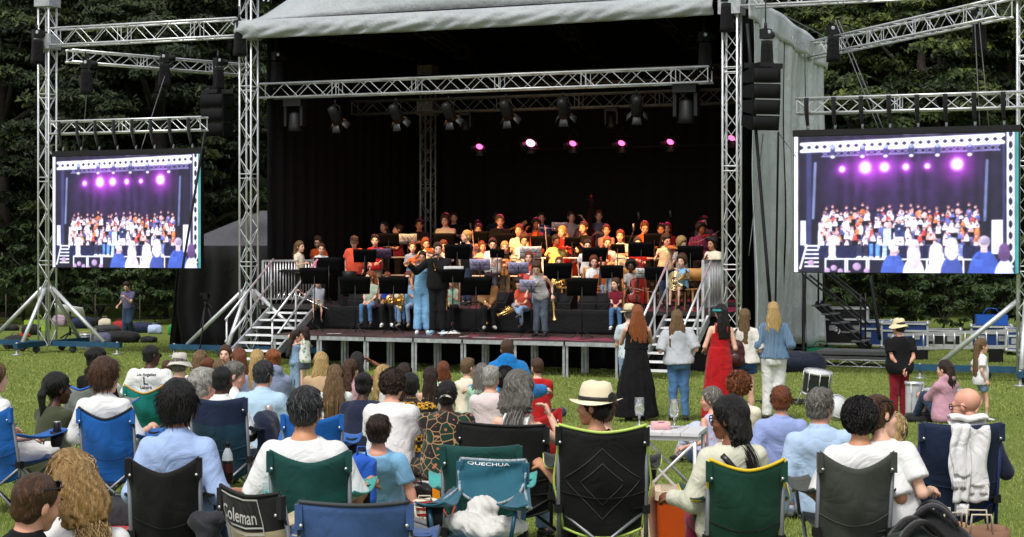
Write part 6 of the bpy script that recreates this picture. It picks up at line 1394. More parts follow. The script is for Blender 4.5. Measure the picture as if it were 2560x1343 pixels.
# ------------------------------------------------------------------ audience in chairs
aud('person in a black polo shirt with sunglasses on short brown hair, lower left', 62, 575, 1170, -22, 'ground', 'm', 'pink', ('crop', 'brown'), T(BLK, sl='short', collar=1), B(DKT), arms=((-.2, .3, -.4), (.50, .16, -.36)), head=(-14, 4, 12), lean=(-6, 6), glasses='top', group=GP, legs='stretch')
aud('person in a white top with long wavy dark blonde hair at the lower left', 172, 560, 1130, 12, 'ground', 'f', 'fair', ('long', 'blonde', FL(.105, .24, .014)), T(WH, sl='half'), B(WHT), arms='knees', head=(10, 10, -14), lean=(4, 4), slouch=.03, group=GP)
aud('person with a wavy blonde bob and white clothes at the left edge', -2, 335, 903, -34, 'chair', 'f', 'fair', ('bob', 'dirty', dict(wave=.012, wid=.12)), T(WH, sl='cap', loose=.02), B(WHT, loose=.035, flare=1.5), arms=((-.2, .3, -.4), (.26, .16, -.40)), head=(-14, 0, 0), lean=(-8, 0), ch='a', group=CH, shoes='#c8b48c')
aud('person with black hair tied low in an olive linen shirt on the grass', 132, 275, 930, -22, 'ground', 'f', 'dark', ('pony', 'black', dict(L=.36)), T(OLV, sl='long', loose=.03), B(DKT), arms='knees', lean=(4, 0), slouch=.04, head=(-25, 0, 0), group=GP, hs=1.25)
aud('person with fluffy brown hair in a white shirt sitting in the bright blue chair', 266, 335, 903, -6, 'chair', 'm', 'fair', ('fluffy', 'brown'), T(WH, sl='roll', loose=.03, collar=1), B(KHK), arms='arms', head=(-30, 0, 0), lean=(-6, 0), ch='b', group=CH, hs=1.12)
aud('person in a black hooded top with a dark updo in the light grey chair', 243, 268, 866, -8, 'chair', 'f', 'brown', ('bun', 'black'), T(BLK, sl='long', hood=1, loose=.03), B(DKT), arms='hold', lean=(-4, 0), head=(-30, 0, 0), ch='c', group=CH, hs=1.15)
aud('small child with brown hair just right of the black hoodie', 268, 190, 868, -20, 'ground', 'c', 'fair', ('short', 'brown'), T(WH), B(DDN, 'shorts'), arms='knees', group=GP, kk=.92)
L8 = aud('person in sunglasses and a white tee printed with gothic letters in the teal chair', 378, 250, 860, -10, 'chair', 'm', 'dark', ('crop', 'black'), T(WH, sl='half', loose=.035), B(DKT), arms='arms', head=(-34, 2, 0), lean=(-4, 0), glasses='sun', sh=1.22, ch='d', group=CH, hs=1.1)
TXT = plain('black_print', '#1a1a1c', .7)
for tx, sz, dz in (('Los Angeles', .052, -.075), ('L', .14, -.155), ('Lakers', .058, -.235)): print_on(L8, L8['top'], tx, sz * L8['K'], [float(q) * L8['K'] for q in L8['loc']((0, -.1, dz))], TXT, bold=.001)
aud('small child with a cropped light brown head beside the man in the teal chair', 418, 190, 866, 4, 'ground', 'c', 'fair', ('crop', 'brown'), T(WH), B(DDN, 'shorts'), arms='lap', group=GP, kk=.92)
aud('person in a pale bucket sun hat and blue plaid shirt', 448, 215, 884, -12, 'ground', 'm', 'fair', ('short', 'grey'), T(PLAID), B(KHK), arms='knees', hat=hatfn('bucket', c_('pale_hat_cotton', '#bfbcb0')), group=GP)
aud('person with long dark blonde hair right of the pale bucket hat', 500, 190, 876, -8, 'ground', 'f', 'fair', ('long', 'dirty', FL(.12, .5)), T(CRM), B(DDN), arms='lap', group=GP)
aud('child with tied auburn hair in front of the dark blonde woman', 520, 200, 894, -26, 'ground', 'c', 'fair', ('bun', 'auburn'), T(SKY), B(DDN), arms='lap', group=GP)
aud('girl looking back at the camera among the crowd at the left', 565, 168, 862, 165, 'ground', 'c', 'fair', ('long', 'brown', FL(.09, .4)), T(c_('striped_child_top', '#c8a8b0', 'stripe_v', '#7a9ac0', scale=9), sl='none'), B(DDN), arms='lap', head=(10, 0, 0), group=GP)
aud('person with long auburn hair and bare shoulders behind the girl looking back', 598, 172, 870, 20, 'ground', 'f', 'fair', ('long', 'auburn', FL(.10, .45)), T(c_('peach_top', '#c89a80'), sl='strap'), B(DDN), arms='lap', group=GP)
aud('small fair-haired child low in front of the girl looking back', 550, 210, 900, 0, 'ground', 'c', 'fair', ('bob', 'dirty'), T(CRM), B(DDN), arms='lap', group=GP)
aud('person with short white hair in a white shirt in front of the navy chair', 503, 300, 922, -24, 'ground', 'm', 'pink', ('short', 'white'), T(WH, collar=1), B(KHK), arms='knees', head=(-18, 0, 0), group=GP, legs='knees')
aud('person with grey-brown hair in a white shirt turned to the right in profile', 578, 250, 906, -50, 'ground', 'm', 'pink', ('short', 'grey'), T(WH, collar=1, sl='long'), B(KHK), arms='knees', head=(-30, 8, 0), legs='knees', group=GP)
aud('person with very short black hair and a white collar in the navy chair', 556, 300, 936, -8, 'chair', 'm', 'dark', ('crop', 'black'), T(WH, collar=1, sl='half'), B(WHT), arms='arms', lean=(-4, 0), head=(-6, 6, 0), ch='f', group=CH, kk=.86)
aud('person with short dark grey hair in a pale blue linen shirt sitting on the grass', 652, 258, 905, -6, 'ground', 'm', 'pink', ('short', 'saltpepper'), T(c_('pale_linen_shirt', '#a8c4da'), sl='long', loose=.035, collar=1), B(KHK), arms=((-.30, .2, -.45), (.34, .32, -.30)), slouch=.03, lean=(6, 0), head=(-10, 6, 0), group=GP)
aud('person with a ginger bun in a grey-blue hoodie', 682, 205, 872, 10, 'ground', 'f', 'fair', ('bun', 'ginger'), T(GBL, sl='long', hood=1, loose=.03), B(DEN), arms='hold', slouch=.03, legs='side', head=(20, 0, 0), group=GP)
aud('person with long straight fair hair left of the ginger bun', 643, 185, 874, 0, 'ground', 'f', 'fair', ('long', 'fair', FL(.10, .45)), T(GBL), B(DEN), arms='lap', group=GP)
aud('person with thick black hair in a pale blue shirt in the black chair', 450, 465, 962, -4, 'chair', 'm', 'tan', ('fluffy', 'black'), T(LBK, sl='roll', loose=.022, collar=1), B(DDN), arms=((-.28, .18, -.40), (.36, .14, -.40)), head=(-14, 0, 0), lean=(-6, 0), ch='e', group=CH)
aud('person with grey-black hair in a plain white tee in the bottle green chair', 766, 480, 968, -4, 'chair', 'm', 'tan', ('short', 'saltpepper'), T(WH, sl='half', loose=.028), B(DDN), arms='arms', head=(-6, 2, 0), lean=(-6, 0), sh=1.05, ch='g', group=CH)
aud('boy with short dark hair in a sky blue tee leaning back on the grass', 958, 330, 1037, -4, 'ground', 'm', 'pink', ('short', 'darkbrown'), T(SKY), B(DDN, 'shorts'), arms='prop', legs='stretch', lean=(-30, 0), group=GP, kk=.92)
aud('person with long brown hair under a thin braid in a white top', 838, 232, 912, 6, 'ground', 'f', 'fair', ('long', 'dirty', FL(.125, .52)), T(WH, sl='short'), B(LDN), arms='lap', head=(-10, 2, 0), group=GP)
aud('girl with long brown hair in a pink top right of the thin braid', 876, 200, 898, -14, 'ground', 'c', 'fair', ('long', 'brown', FL(.09, .45)), T(c_('rose_top', '#c89aa4')), B(DEN), arms='lap', head=(-20, 0, 0), group=GP)
aud('person with long black hair raising a hand to her head', 893, 178, 880, -6, 'ground', 'f', 'brown', ('long', 'black', FL(.12, .45, .01)), T(c_('pale_print_top', '#d0ccd0', 'spots', '#8a90a8'), sl='none'), B(DKT), arms=((-.1, .3, -.4), (.16, .12, .14)), poles=(None, (.8, .1, -.3)), group=GP)
aud('person in a beige hoodie with very long fair hair', 803, 195, 881, 10, 'ground', 'f', 'fair', ('long', 'fair', FL(.13, .5)), T(BEI, sl='long', hood=0, loose=.035), B(LDN), arms='lap', slouch=.04, lean=(6, 0), group=GP)
aud('child in a denim jumpsuit with long dark hair standing by the stage', 737, 142, 826, -35, 'stand', 'c', 'fair', ('long', 'darkbrown', FL(.08, .5)), T(LDN, sl='cap', hem=-.05), B(LDN, loose=.03), arms=((-.1, .34, -.18), (.16, .34, -.2)), head=(-30, 10, 0), group=SD)
aud('smaller child in a white floral top hugging the child in denim', 762, 142, 816, 40, 'stand', 'c', 'fair', ('bob', 'darkbrown'), T(FLW, sl='none', hem=-.16), B(c_('grey_child_shorts', '#4a525e'), 'shorts'), arms=((-.3, .3, .02), (.05, .36, -.3)), head=(20, 8, 0), group=SD, shoes='#d8d8d8')
aud('person in a navy top with a black bun and red glasses pushed up', 903, 262, 934, -6, 'ground', 'f', 'dark', ('bun', 'black'), T(NVY, sl='long', loose=.04), B(DKT), arms='lap', slouch=.05, lean=(8, 0), glasses='red', head=(-4, 12, 0), group=GP)
aud('person with long fair hair in a white top glancing right', 958, 200, 912, -40, 'ground', 'f', 'fair', ('long', 'fair', FL(.12, .5)), T(WH), B(LDN), arms='knees', head=(-38, 0, 0), group=GP)
aud('person with tight brown curls in a plain white tee on the grass', 976, 280, 930, -4, 'ground', 'm', 'pink', ('curly', 'darkbrown'), T(WH, sl='short', loose=.03), B(DDN), arms='lap', slouch=.04, lean=(8, 0), head=(-20, 4, 0), group=GP)
aud('person with dark brown hair and sunglasses on top behind the tight curls', 1010, 212, 908, -16, 'ground', 'f', 'fair', ('long', 'darkbrown', FL(.10, .4)), T(WH), B(DDN), arms='lap', glasses='top', group=GP)
aud('person in a yellow patterned shirt with cropped black hair', 1026, 265, 930, 2, 'ground', 'm', 'dark', ('afro' if False else 'crop', 'black'), T(IKA, sl='half', loose=.035, collar=1), B(DKT), arms='lap', slouch=.03, lean=(6, 0), group=GP, sh=1.1, hs=1.1)
aud('person with long dark hair just right of the yellow patterned shirt', 1076, 215, 918, 0, 'ground', 'f', 'fair', ('long', 'darkbrown', FL(.10, .5)), T(CRM, sl='strap'), B(DDN), arms='lap', group=GP)
aud('girl with a brown bob in a white flowered tee near the stage', 1108, 180, 904, 4, 'ground', 'c', 'fair', ('bob', 'auburn', dict(wid=.11)), T(FLW), B(DDN), arms='lap', group=GP)
aud('person in a dark green patterned shirt with a pale patterned cap', 1116, 285, 955, -2, 'ground', 'm', 'dark', ('short', 'black'), T(TRB, sl='long', loose=.04), B(c_('patterned_trousers', '#16241e', 'tribal', '#8a6a4a', scale=9)), arms='knees', slouch=.03, lean=(4, 0), hat=hatfn('cap', c_('patterned_cap', '#bcb4ac', 'ikat', '#3a3634', scale=16), 'back'), group=GP, sh=1.1)
aud('boy with sandy hair in a cream shirt glancing right', 1168, 182, 896, -18, 'ground', 'c', 'fair', ('short', 'dirty'), T(CRM, sl='long'), B(KHK), arms='lap', head=(-28, 0, 0), group=GP)
aud('person with long grey hair in a mint green dress', 1206, 205, 908, -8, 'ground', 'f', 'fair', ('long', 'grey', FL(.10, .34)), T(MINT, sl='long', loose=.03), B(MINT, loose=.04), arms='lap', slouch=.03, head=(-14, 0, 0), group=GP)
aud('person with white hair in a pale pink shirt beyond the grey bob', 1226, 245, 916, -12, 'ground', 'm', 'pink', ('short', 'white'), T(c_('pale_pink_shirt', '#d8c8c8')), B(KHK), arms='lap', head=(-10, 0, 0), group=GP)
aud('boy in a bright blue towelling poncho holding out its sleeves', 1268, 185, 850, 0, 'kneel', 'c', 'fair', ('short', 'brown'), T(BLUT, sl='long', hood=1, loose=.06), B(BLUT, loose=.04), arms=((-.42, .1, -.34), (.42, .1, -.34)), group=GP)
aud('dark-haired person half hidden behind the white-haired man', 1262, 240, 920, -5, 'ground', 'm', 'brown', ('curly', 'black'), T(DDN), B(DDN), arms='lap', group=GP)
aud('person with a grey bob in a white strap top resting her chin on her hand', 1278, 395, 928, -14, 'chair', 'f', 'fair', ('bob', 'grey', dict(wid=.128)), T(WH, sl='strap'), B(LDN), arms=((-.2, .26, -.40), (.17, .26, -.03)), poles=(None, (.8, .3, -.9)), head=(-16, 6, -8), lean=(2, 6), ch='n', group=CH, hs=1.1)
MK = aud('boy in a red tee printed with a crest and lettering on the grass', 1343, 172, 896, 6, 'ground', 'c', 'fair', ('short', 'brown'), T(RED, loose=.03), B(DDN), arms='lap', head=(12, 0, 0), lean=(-4, 0), group=GP)
print_on(MK, MK['top'], 'MONKTON', .058 * MK['K'], [float(q) * MK['K'] for q in MK['loc']((.04, -.1, -.20))], plain('white_print', '#e8e8e8', .6), bold=.0015)
print_on(MK, MK['top'], '\u25BC', .07 * MK['K'], [float(q) * MK['K'] for q in MK['loc']((.04, -.1, -.12))], plain('white_print', '#e8e8e8', .6), name='printed_crest')
aud('person in a cream straw hat with a dark band looking left from the lime-edged chair', 1496, 415, 945, 8, 'chair', 'f', 'tan', ('bun', 'black'), T(BLK, sl='strap'), B(DKT), arms=((-.34, .26, -.30), (.22, .26, -.40)), head=(58, -2, 0), lean=(-6, -3), hat=hatfn('panama', c_('cream_straw', '#e0d3b4', wr=.2), plain('black_ribbon', '#161416', .6)), ch='m', group=CH, kk=.90)
aud('person in a white striped top half hidden by the straw hat', 1508, 330, 985, 0, 'ground', 'm', 'fair', ('short', 'brown'), T(STH, loose=.05, sl='half'), B(DDN), arms='lap', sh=1.25, group=GP, kk=1.0)
aud('person with grey hair in profile wearing a lilac floral dress on the grass', 1782, 262, 968, 34, 'ground', 'f', 'pink', ('bob', 'grey', dict(wid=.10)), T(FLO, sl='none'), B(FLO, 'skirt', loose=.03), arms=((-.36, .1, -.42), (.1, .3, -.4)), head=(34, 2, 0), legs='knees', group=GP)
aud('person with auburn curls peeping over the black-haired woman', 1848, 275, 972, 0, 'ground', 'c', 'fair', ('curly', 'auburn'), T(CRM), B(DDN), arms='lap', group=GP, kk=1.0)
aud('person with straight black hair, glasses and a cream jacket in the yellow-edged chair', 1832, 470, 990, 10, 'chair', 'f', 'brown', ('bob', 'black', dict(wid=.118)), T(CRJ, sl='long', loose=.035), B(c_('raspberry_trousers', '#8a1e40')), arms=((-.34, .22, -.38), (.2, .3, -.36)), head=(48, 2, 0), lean=(-4, -2), glasses='dark', ch='o', group=CH)
aud('person with ginger-brown hair in a pale violet-blue shirt leaning back on his hands', 1948, 290, 964, 0, 'ground', 'm', 'pink', ('short', 'auburn'), T(c_('violet_blue_oxford', '#8f9fd0'), sl='long', loose=.03, collar=1), B(KHK), arms='prop', lean=(-12, 0), legs='stretch', head=(-8, 4, 0), group=GP, foot=None)
aud('person with tousled grey hair in a light blue shirt leaning on his left arm', 2064, 335, 972, -14, 'ground', 'm', 'pink', ('short', 'grey'), T(LBL, sl='long', loose=.03, collar=1), B(LDN), arms=((-.32, -.04, -.60), (.2, .3, -.4)), lean=(-4, -4), head=(-26, 2, 0), legs='stretch', group=GP)
aud('person with dense dark curls in a white tee in the olive grey chair', 2148, 460, 1000, -4, 'chair', 'm', 'tan', ('curly', 'black'), T(WH, sl='half', loose=.03), B(DEN), arms=((-.36, .16, -.34), (.34, .12, -.36)), head=(-12, 2, 0), lean=(-4, 0), ch='p', group=CH, hs=1.05)
aud('person with brown hair leaning her head on the shoulder of the curly-haired man', 2226, 470, 1034, -20, 'chair', 'f', 'fair', ('bun', 'brown'), T(WH, sl='short', loose=.03), B(DEN), arms=((-.2, .3, -.3), (.26, .16, -.38)), head=(-46, 4, -16), lean=(-2, -6), glasses='top', ch='p', group=CH, kk=.88)
aud('person with messy fair hair and a bare shoulder beyond the leaning woman', 2228, 395, 1000, -10, 'ground', 'f', 'fair', ('long', 'fair', FL(.11, .34, .014)), T(CRM, sl='strap'), B(LDN), arms='knees', head=(-20, 0, 0), group=GP, kk=1.04)
aud('bald person with black glasses in the tall navy chair', 2420, 455, 966, 6, 'chair', 'm', 'pink', ('bald', 'grey'), T(NVY, sl='long', collar=1), B(FLD), arms='arms', head=(44, 8, 0), lean=(-4, 0), glasses='dark', ch='q', group=CH)
aud('girl in a dusty pink hoodie with brown hair sitting on the grass', 2364, 185, 900, 30, 'ground', 'f', 'fair', ('long', 'darkbrown', FL(.10, .34, .008)), T(PNK_, sl='long', hood=1, loose=.035), B(DDN), arms='knees', head=(18, 0, 0), legs='knees', group=GP)
# ------------------------------------------------------------------ audience standing
aud('girl with very long brown hair in a white tee walking to the right', 2452, 168, 846, -78, 'walk', 'c', 'fair', ('long', 'dirty', FL(.08, .62)), T(WH, loose=.03, hem=-.2), B(LDN, 'shorts'), arms='hang', group=SD, shoes='#d8d8d8')
aud('person in a cream bucket hat, black tee and crimson trousers with hands behind', 2248, 169, 797, 14, 'stand', 'f', 'pink', ('short', 'darkbrown'), T(BLK, sl='short', loose=.03, hem=-.14), B(CRIM, loose=.022), arms='behind', sh=1.42, head=(14, 0, 0), hat=hatfn('bucket', c_('cream_hat_cotton', '#d8caa2')), group=SD)
aud('person in a long black sleeveless dress with wavy strawberry blonde hair', 1590, 168, 762, 2, 'stand', 'f', 'fair', ('long', 'ginger', FL(.135, .50, .012)), T(DRK, sl='none', hem=.28, loose=.02), B(DRK, 'dress', w=.31, fold=13), arms='phone', sh=1.12, lean=(0, 2), group=SD)
aud('person in a straw hat and blue patterned shirt behind the long black dress', 1574, 160, 745, 12, 'stand', 'm', 'fair', ('short', 'grey'), T(c_('blue_patterned_shirt', '#c8d4d8', 'spots', '#4a7a90', scale=24), sl='short'), B(LDN), arms='hold', hat=hatfn('panama', c_('tan_straw', '#cdbf9c'), plain('brown_ribbon', '#5a4a36', .6)), group=SD, kk=.97)
aud('person in a striped shirt and blue jeans with long light brown hair', 1697, 168, 774, -3, 'stand', 'f', 'fair', ('long', 'dirty', FL(.13, .50, .008)), T(STR, sl='half', loose=.03, hem=-.02), B(DEN, loose=.018), arms=((-.28, .16, -.32), (.28, .16, -.34)), sh=1.25, lean=(0, -3), group=SD)
aud('person in a long red strappy dress with dark hair and a teal headband', 1798, 169, 760, -2, 'stand', 'f', 'fair', ('long', 'black', FL(.10, .44)), T(REDD, sl='strap', hem=.28), B(REDD, 'dress', w=.255, fold=11), arms=((-.20, .2, -.42), (.20, .2, -.42)), head=(14, 0, 0), sh=.94, lean=(0, 3), group=SD)
aud('person in a white top and denim shorts with long straight brown hair', 1862, 168, 772, -4, 'stand', 'f', 'fair', ('long', 'dirty', FL(.09, .60)), T(c_('white_gauze_top', '#d8d4cc'), sl='half', loose=.03, hem=.0), B(BSH, 'shorts', len=.38, loose=.022), arms=((-.22, .2, -.42), (.22, .2, -.42)), glasses='top', head=(-8, 0, 0), group=SD)
aud('person in a sky blue knitted jumper and white trousers with a blonde bob', 1934, 168, 755, 0, 'stand', 'f', 'fair', ('long', 'fair', FL(.11, .38)), T(RIB, sl='roll', loose=.026, hem=.02), B(WHT, loose=.026), arms=((-.24, .18, -.36), (.26, .14, -.38)), head=(-6, 0, 0), group=SD)
aud('person in a slate purple tee walking over the lawn at the far left', 322, 92, 704, 168, 'walk', 'm', 'fair', ('short', 'darkbrown'), T(PURT), B(DDN, loose=.03), arms=((-.05, .30, -.16), (.26, .16, -.42)), head=(0, 28, 0), lean=(8, 0), group=SD, shoes='#141416')
# ------------------------------------------------------------------ the young orchestra on the stage
OG = 'young musicians on the stage'
def mus(label, px, ytop, v, d=0, pose='stand', k='c', skin='fair', hair=('short', 'brown'), top=None, bot=None, arms='hold', z0=None, **kw):
 b = ST(UV(px, v), v, 0); z = rowz(v) if z0 is None else z0
 kw.setdefault('legs', None); kw.setdefault('hsm', 1.15); kw.setdefault('sh', 1.12)
 J = person(label, px, F / b.y, ytop, 180 + d, pose, k, skin, hair, top or T(WH), bot or B(DKT), kw.pop('shoes', '#202022'), at=Vector((b.x, b.y, z)), z0=z, arms=arms, group=OG, **kw); KLOG.append((round(J['K'], 2), label[:44])); return J
LG = lambda c, L=.36, w=.085: ('long', c, dict(L=L, wid=w))
E = dict(pose='edge', z0=DECK, seat=.50)
mus('girl in a cream tee with wavy hair at the left end of the stage', 748, 602, 1.2, 60, k='c', hair=LG('dirty', .4), top=T(CRM), bot=B(c_('olive_jeans', '#4a4a38')), arms=((-.2, .2, -.5), (.2, .34, -.3)))
mus('boy in an orange tee with glasses behind the girl in cream', 796, 590, 2.6, -10, hair=('short', 'brown'), top=T(ORG), arms='hang', glasses='dark', head=(0, 14, 0))
mus('girl in a white tee with tied brown hair near the left end of the stage', 803, 607, 1.6, 10, hair=('bun', 'brown'), top=T(WH), arms='hang', head=(0, 6, 0))
J = mus('boy in a grey tee and shorts seated on the platform edge holding the stair rail', 795, 690, -.15, 5, k='c', hair=('short', 'brown'), top=T(GRY, loose=.025), bot=B(KHK, 'shorts', len=.8), arms=((.05, .26, -.40), (.56, .1, -.12)), legs=None, **E)
pipe('flute', 'silver flute lying across the lap of the boy in grey', 'flute', J['w'](J['W'][0]) + Vector((.30, -.06, -.20)), J['w'](J['W'][0]) + Vector((-.42, -.10, .12)), (0, -1, 0), SILV_)
mus('boy in a brown cap and a loose orange-red tee', 886, 590, 1.9, 4, hair=('short', 'brown'), top=T(COR, loose=.045, hem=-.25), arms='hang', hat=hatfn('cap', c_('brown_cap', '#3a2a1c')), head=(-6, 10, 0))
J = mus('boy in a bright red shirt with a trombone', 938, 586, 2.2, 0, hair=('short', 'darkbrown'), top=T(RED, loose=.03), bot=B(KHK, 'shorts'), arms=((-.08, .28, -.42), (.12, .28, -.44)))
trombone('brass trombone held upright by the boy in bright red', J['w']((.16, .30, .05)), J['w']((.10, .34, 1.05)), (0, -1, 0), .8)
mus('dark-haired woman in a navy top at the back left', 961, 552, 5.2, -20, k='f', hair=LG('darkbrown', .3), top=T(NVY), head=(-10, 0, 0))
mus('woman at the back left turned in profile to the left', 996, 560, 5.0, -70, k='f', hair=('bun', 'darkbrown'), top=T(MAR))
mus('young man in a black tee beside the inner truss tower', 1048, 547, 5.4, -5, k='m', skin='tan', hair=('short', 'black'), top=T(BLK), head=(6, 0, 0))
J = mus('girl in a blue-grey tee with a violin held low', 1031, 603, 2.4, 8, hair=('bun', 'brown'), top=T(c_('blue_grey_tee', '#6f84a8')), bot=B(DEN), arms=((-.06, .24, -.34), (.1, .24, -.36)))
fiddle('violin', 'violin held under the arm of the girl in blue-grey', 'violin', J['w'](J['loc']((.12, .20, -.30))), J['w'](J['loc']((-.20, .34, -.10))), (0, -1, .5), VARN, .56)
J = mus('girl with a brown fringe playing a viola in a cream top', 1066, 594, 2.9, 0, hair=('bob', 'auburn'), top=T(CRM), arms='violin', head=(12, 8, 8)); play_violin(J, 'viola of the girl with a brown fringe', VARN, 1.08, bowlabel='bow over the viola of the girl with a fringe')
J = mus('girl in a white blouse with a violin partly behind the conductor', 1112, 600, 2.7, -12, hair=('bob', 'auburn'), top=T(WH, sl='long'), arms='violin', head=(14, 8, 10)); play_violin(J, 'violin just behind the head of the conductor', VARN, bowlabel='bow of the violinist behind the conductor')
J = mus('girl in a green striped top with curly ginger hair seated at the front', 927, 677, -.1, -14, hair=LG('ginger', .3, .1), top=T(GST), bot=B(DEN), arms='lap', head=(-40, 0, 0), **E)
J = mus('girl in a royal blue vest and black leggings seated on the edge with a horn', 968, 680, -.15, 2, hair=('pony', 'auburn', dict(L=.3)), top=T(BLUV, sl='none'), bot=B(DKT), arms=((-.04, .26, -.42), (.12, .26, -.44)), shoes='#e8e8e8', glasses='dark', head=(0, 14, 0), **E)
horn('coiled brass horn on the lap of the girl in royal blue', J['w'](J['loc']((-.10, .34, -.40))), (.2, -1, .2), J['w'](J['loc']((.12, .40, -.46))), .09)
J = mus('girl in a cream top and jeans seated with a saxophone behind a stand', 1004, 694, -.12, -4, hair=LG('dirty', .3), top=T(CRM), bot=B(DEN), arms='sax', **E); sax('tenor saxophone of the girl in cream behind a stand', J)
J = mus('girl in pale blue with long auburn hair playing an alto saxophone', 1022, 678, -.05, -16, hair=LG('auburn', .38), top=T(SKY), bot=B(LDN), arms='sax', shoes='#8a8478', **E); sax('bright brass saxophone just left of the woman in sky blue', J, sc=1.1)
mus('woman in a sky blue top and wide trousers standing beside the conductor', 1056, 627, -1.15, 5, k='f', skin='tan', hair=('bun', 'black'), top=T(SKY, sl='strap', hem=.1), bot=B(SKT, loose=.028, flare=1.4), arms=((-.2, .16, -.46), (.22, .14, -.46)), hsm=1.0, sh=.95, z0=DECK, shoes='#e8e8e8', head=(-10, 6, 0))
CJ = mus('conductor in a black shirt speaking into a microphone with one arm stretched out', 1095, 606, -1.35, -14, k='m', hair=('short', 'brown'), top=T(BLK, sl='long', loose=.028), bot=B(DKT, loose=.02), arms=((.02, .22, -.03), (.50, .24, -.14)), poles=((-.7, .2, -.9), None), hsm=1.0, z0=DECK, shoes='#7fb0c8', head=(22, 0, 0))
w = CJ['w'](CJ['W'][0]) + Vector((0, -.03, .05)); h_ = CJ['h']((0, .125, -.07)); t = held('microphone', 'handheld microphone at the mouth of the conductor', 'microphone', basis(w, h_, (1, 0, 0)))
L_ = (h_ - w).length; mb = MB(); mb.tube([(0, -.08, 0), (0, L_ * .75, 0)], [.012, .018], 8); mb.build('handle', [BLACK], t); mb = MB(); mb.tube([(0, L_ * .7, 0), (0, L_ * .85, 0), (0, L_, 0)], [.020, .028, .016], 8); mb.build('grille', [GREYM], t)
mb = MB(); mb.tube([CJ['w'](CJ['loc'](p)) for p in ((-.05, .13, -.02), (-.03, .16, -.16), (.0, .165, -.22), (.03, .16, -.16), (.05, .13, -.02))], .008, 5); mb.lathe([(.002, .0), (.022, .004), (.022, .014), (.002, .018)], CJ['w'](CJ['loc']((.0, .17, -.25))), 10, Matrix.Rotation(rad(90), 3, 'X'))
tag(mb.build('lanyard', [plain('lanyard_gold', '#c89a30', .4, .5)]), 'dark strap with a gold piece on the chest of the conductor', 'lanyard')
mus('boy in a pale tee with curly brown hair in the back row', 1114, 536, 5.4, -16, k='m', hair=('fluffy', 'brown'), top=T(CRM), arms='hold')
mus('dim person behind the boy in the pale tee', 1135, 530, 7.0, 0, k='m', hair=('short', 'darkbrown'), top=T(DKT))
J = mus('young woman in a black top playing a silver flute in profile to the left', 1168, 575, 1.9, -62, k='f', hair=('bun', 'fair'), top=T(BLK, sl='half'), bot=B(DDN), arms=((.0, .22, -.12), (.10, .20, -.30)))
pipe('flute', 'silver flute held upright by the woman in black', 'flute', J['h']((.0, .12, -.10)), J['h']((.05, .14, -.74)), (0, -1, 0), SILV_, L=.66)
mus('person in a dark cap at the back', 1194, 551, 6.3, 50, k='m', hair=('short', 'darkbrown'), top=T(DKT), hat=hatfn('cap', c_('plum_cap', '#4a2c3a')))
mus('older woman with short hair in front of the dark cap', 1196, 559, 4.9, 0, k='f', hair=('bob', 'brown'), top=T(c_('mauve_top', '#8a6a7a')))
J = mus('girl in a pale pink top playing the violin with her bow pointing up', 1206, 602, 3.2, 6, hair=('bun', 'auburn'), top=T(c_('pale_pink_tee', '#d8b4a8')), arms='violin', head=(14, 6, 8)); play_violin(J, 'violin of the girl in pale pink', VARN, .95, bowup=True, bowlabel='upright bow of the girl in pale pink')
J = mus('boy in a white tee playing the clarinet', 1232, 596, 2.0, 0, hair=('short', 'darkbrown'), top=T(WH, loose=.04), bot=B(c_('grey_trousers', '#55565c')), arms='clarinet', head=(0, 6, 0))
pipe('clarinet', 'black clarinet of the boy in the white tee', 'clarinet', J['h']((0, .115, -.07)), J['h']((.03, .36, -.62)), (0, -1, 1), EBON, L=.64, r=.015, bell=.034)
J = mus('girl with fair hair in a black vest holding a viola to her chest', 1262, 603, 2.3, 0, hair=LG('fair', .26), top=T(BLK, sl='none'), bot=B(KHK), arms=((-.04, .24, -.34), (.08, .22, -.24)))
fiddle('viola', 'golden viola hugged by the girl with fair hair', 'viola', J['w'](J['loc']((.02, .20, -.16))), J['w'](J['loc']((.02, .26, -.80))), (0, -1, 0), VARO, .64)
mus('tall young man in a black tee standing above the others in the middle', 1250, 537, 4.9, 4, k='m', hair=('short', 'dirty'), top=T(BLK), arms='hold', head=(0, 0, 0))
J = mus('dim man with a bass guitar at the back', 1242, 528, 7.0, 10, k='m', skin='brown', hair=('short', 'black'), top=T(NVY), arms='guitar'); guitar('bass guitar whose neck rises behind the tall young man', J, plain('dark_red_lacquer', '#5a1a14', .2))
mus('smiling woman in a cream top with long auburn hair', 1298, 560, 4.0, -8, k='f', hair=LG('auburn', .34), top=T(CRM, sl='short'), head=(-8, 0, 0))
mus('boy in a large white tee with a brown fringe', 1310, 586, 3.2, 6, hair=('fluffy', 'brown'), top=T(WH, loose=.04), head=(0, 6, 0))
J = mus('girl in an orange strap top holding a flute', 1341, 545, 5.1, 0, k='f', skin='brown', hair=('curly', 'black'), top=T(ORG, sl='strap'), arms='flute')
pipe('flute', 'flute of the girl in the orange strap top', 'flute', J['h']((.02, .11, -.07)), J['h']((-.50, .14, -.12)), (0, 0, 1), SILV_)
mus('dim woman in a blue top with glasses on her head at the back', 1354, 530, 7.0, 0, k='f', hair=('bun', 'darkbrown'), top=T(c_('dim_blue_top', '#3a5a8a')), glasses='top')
J = mus('girl with long red hair in a coral top holding a red cello', 1322, 628, 1.3, -4, 'chair', k='f', hair=LG('auburn', .42, .11), top=T(COR, sl='long'), bot=B(LDN), arms='cello', z0=UP, seat=.42); play_cello(J, 'bright red cello of the girl in coral', plain('coral_red_varnish', '#b83a3a', .25), 'bow of the girl with the bright red cello')
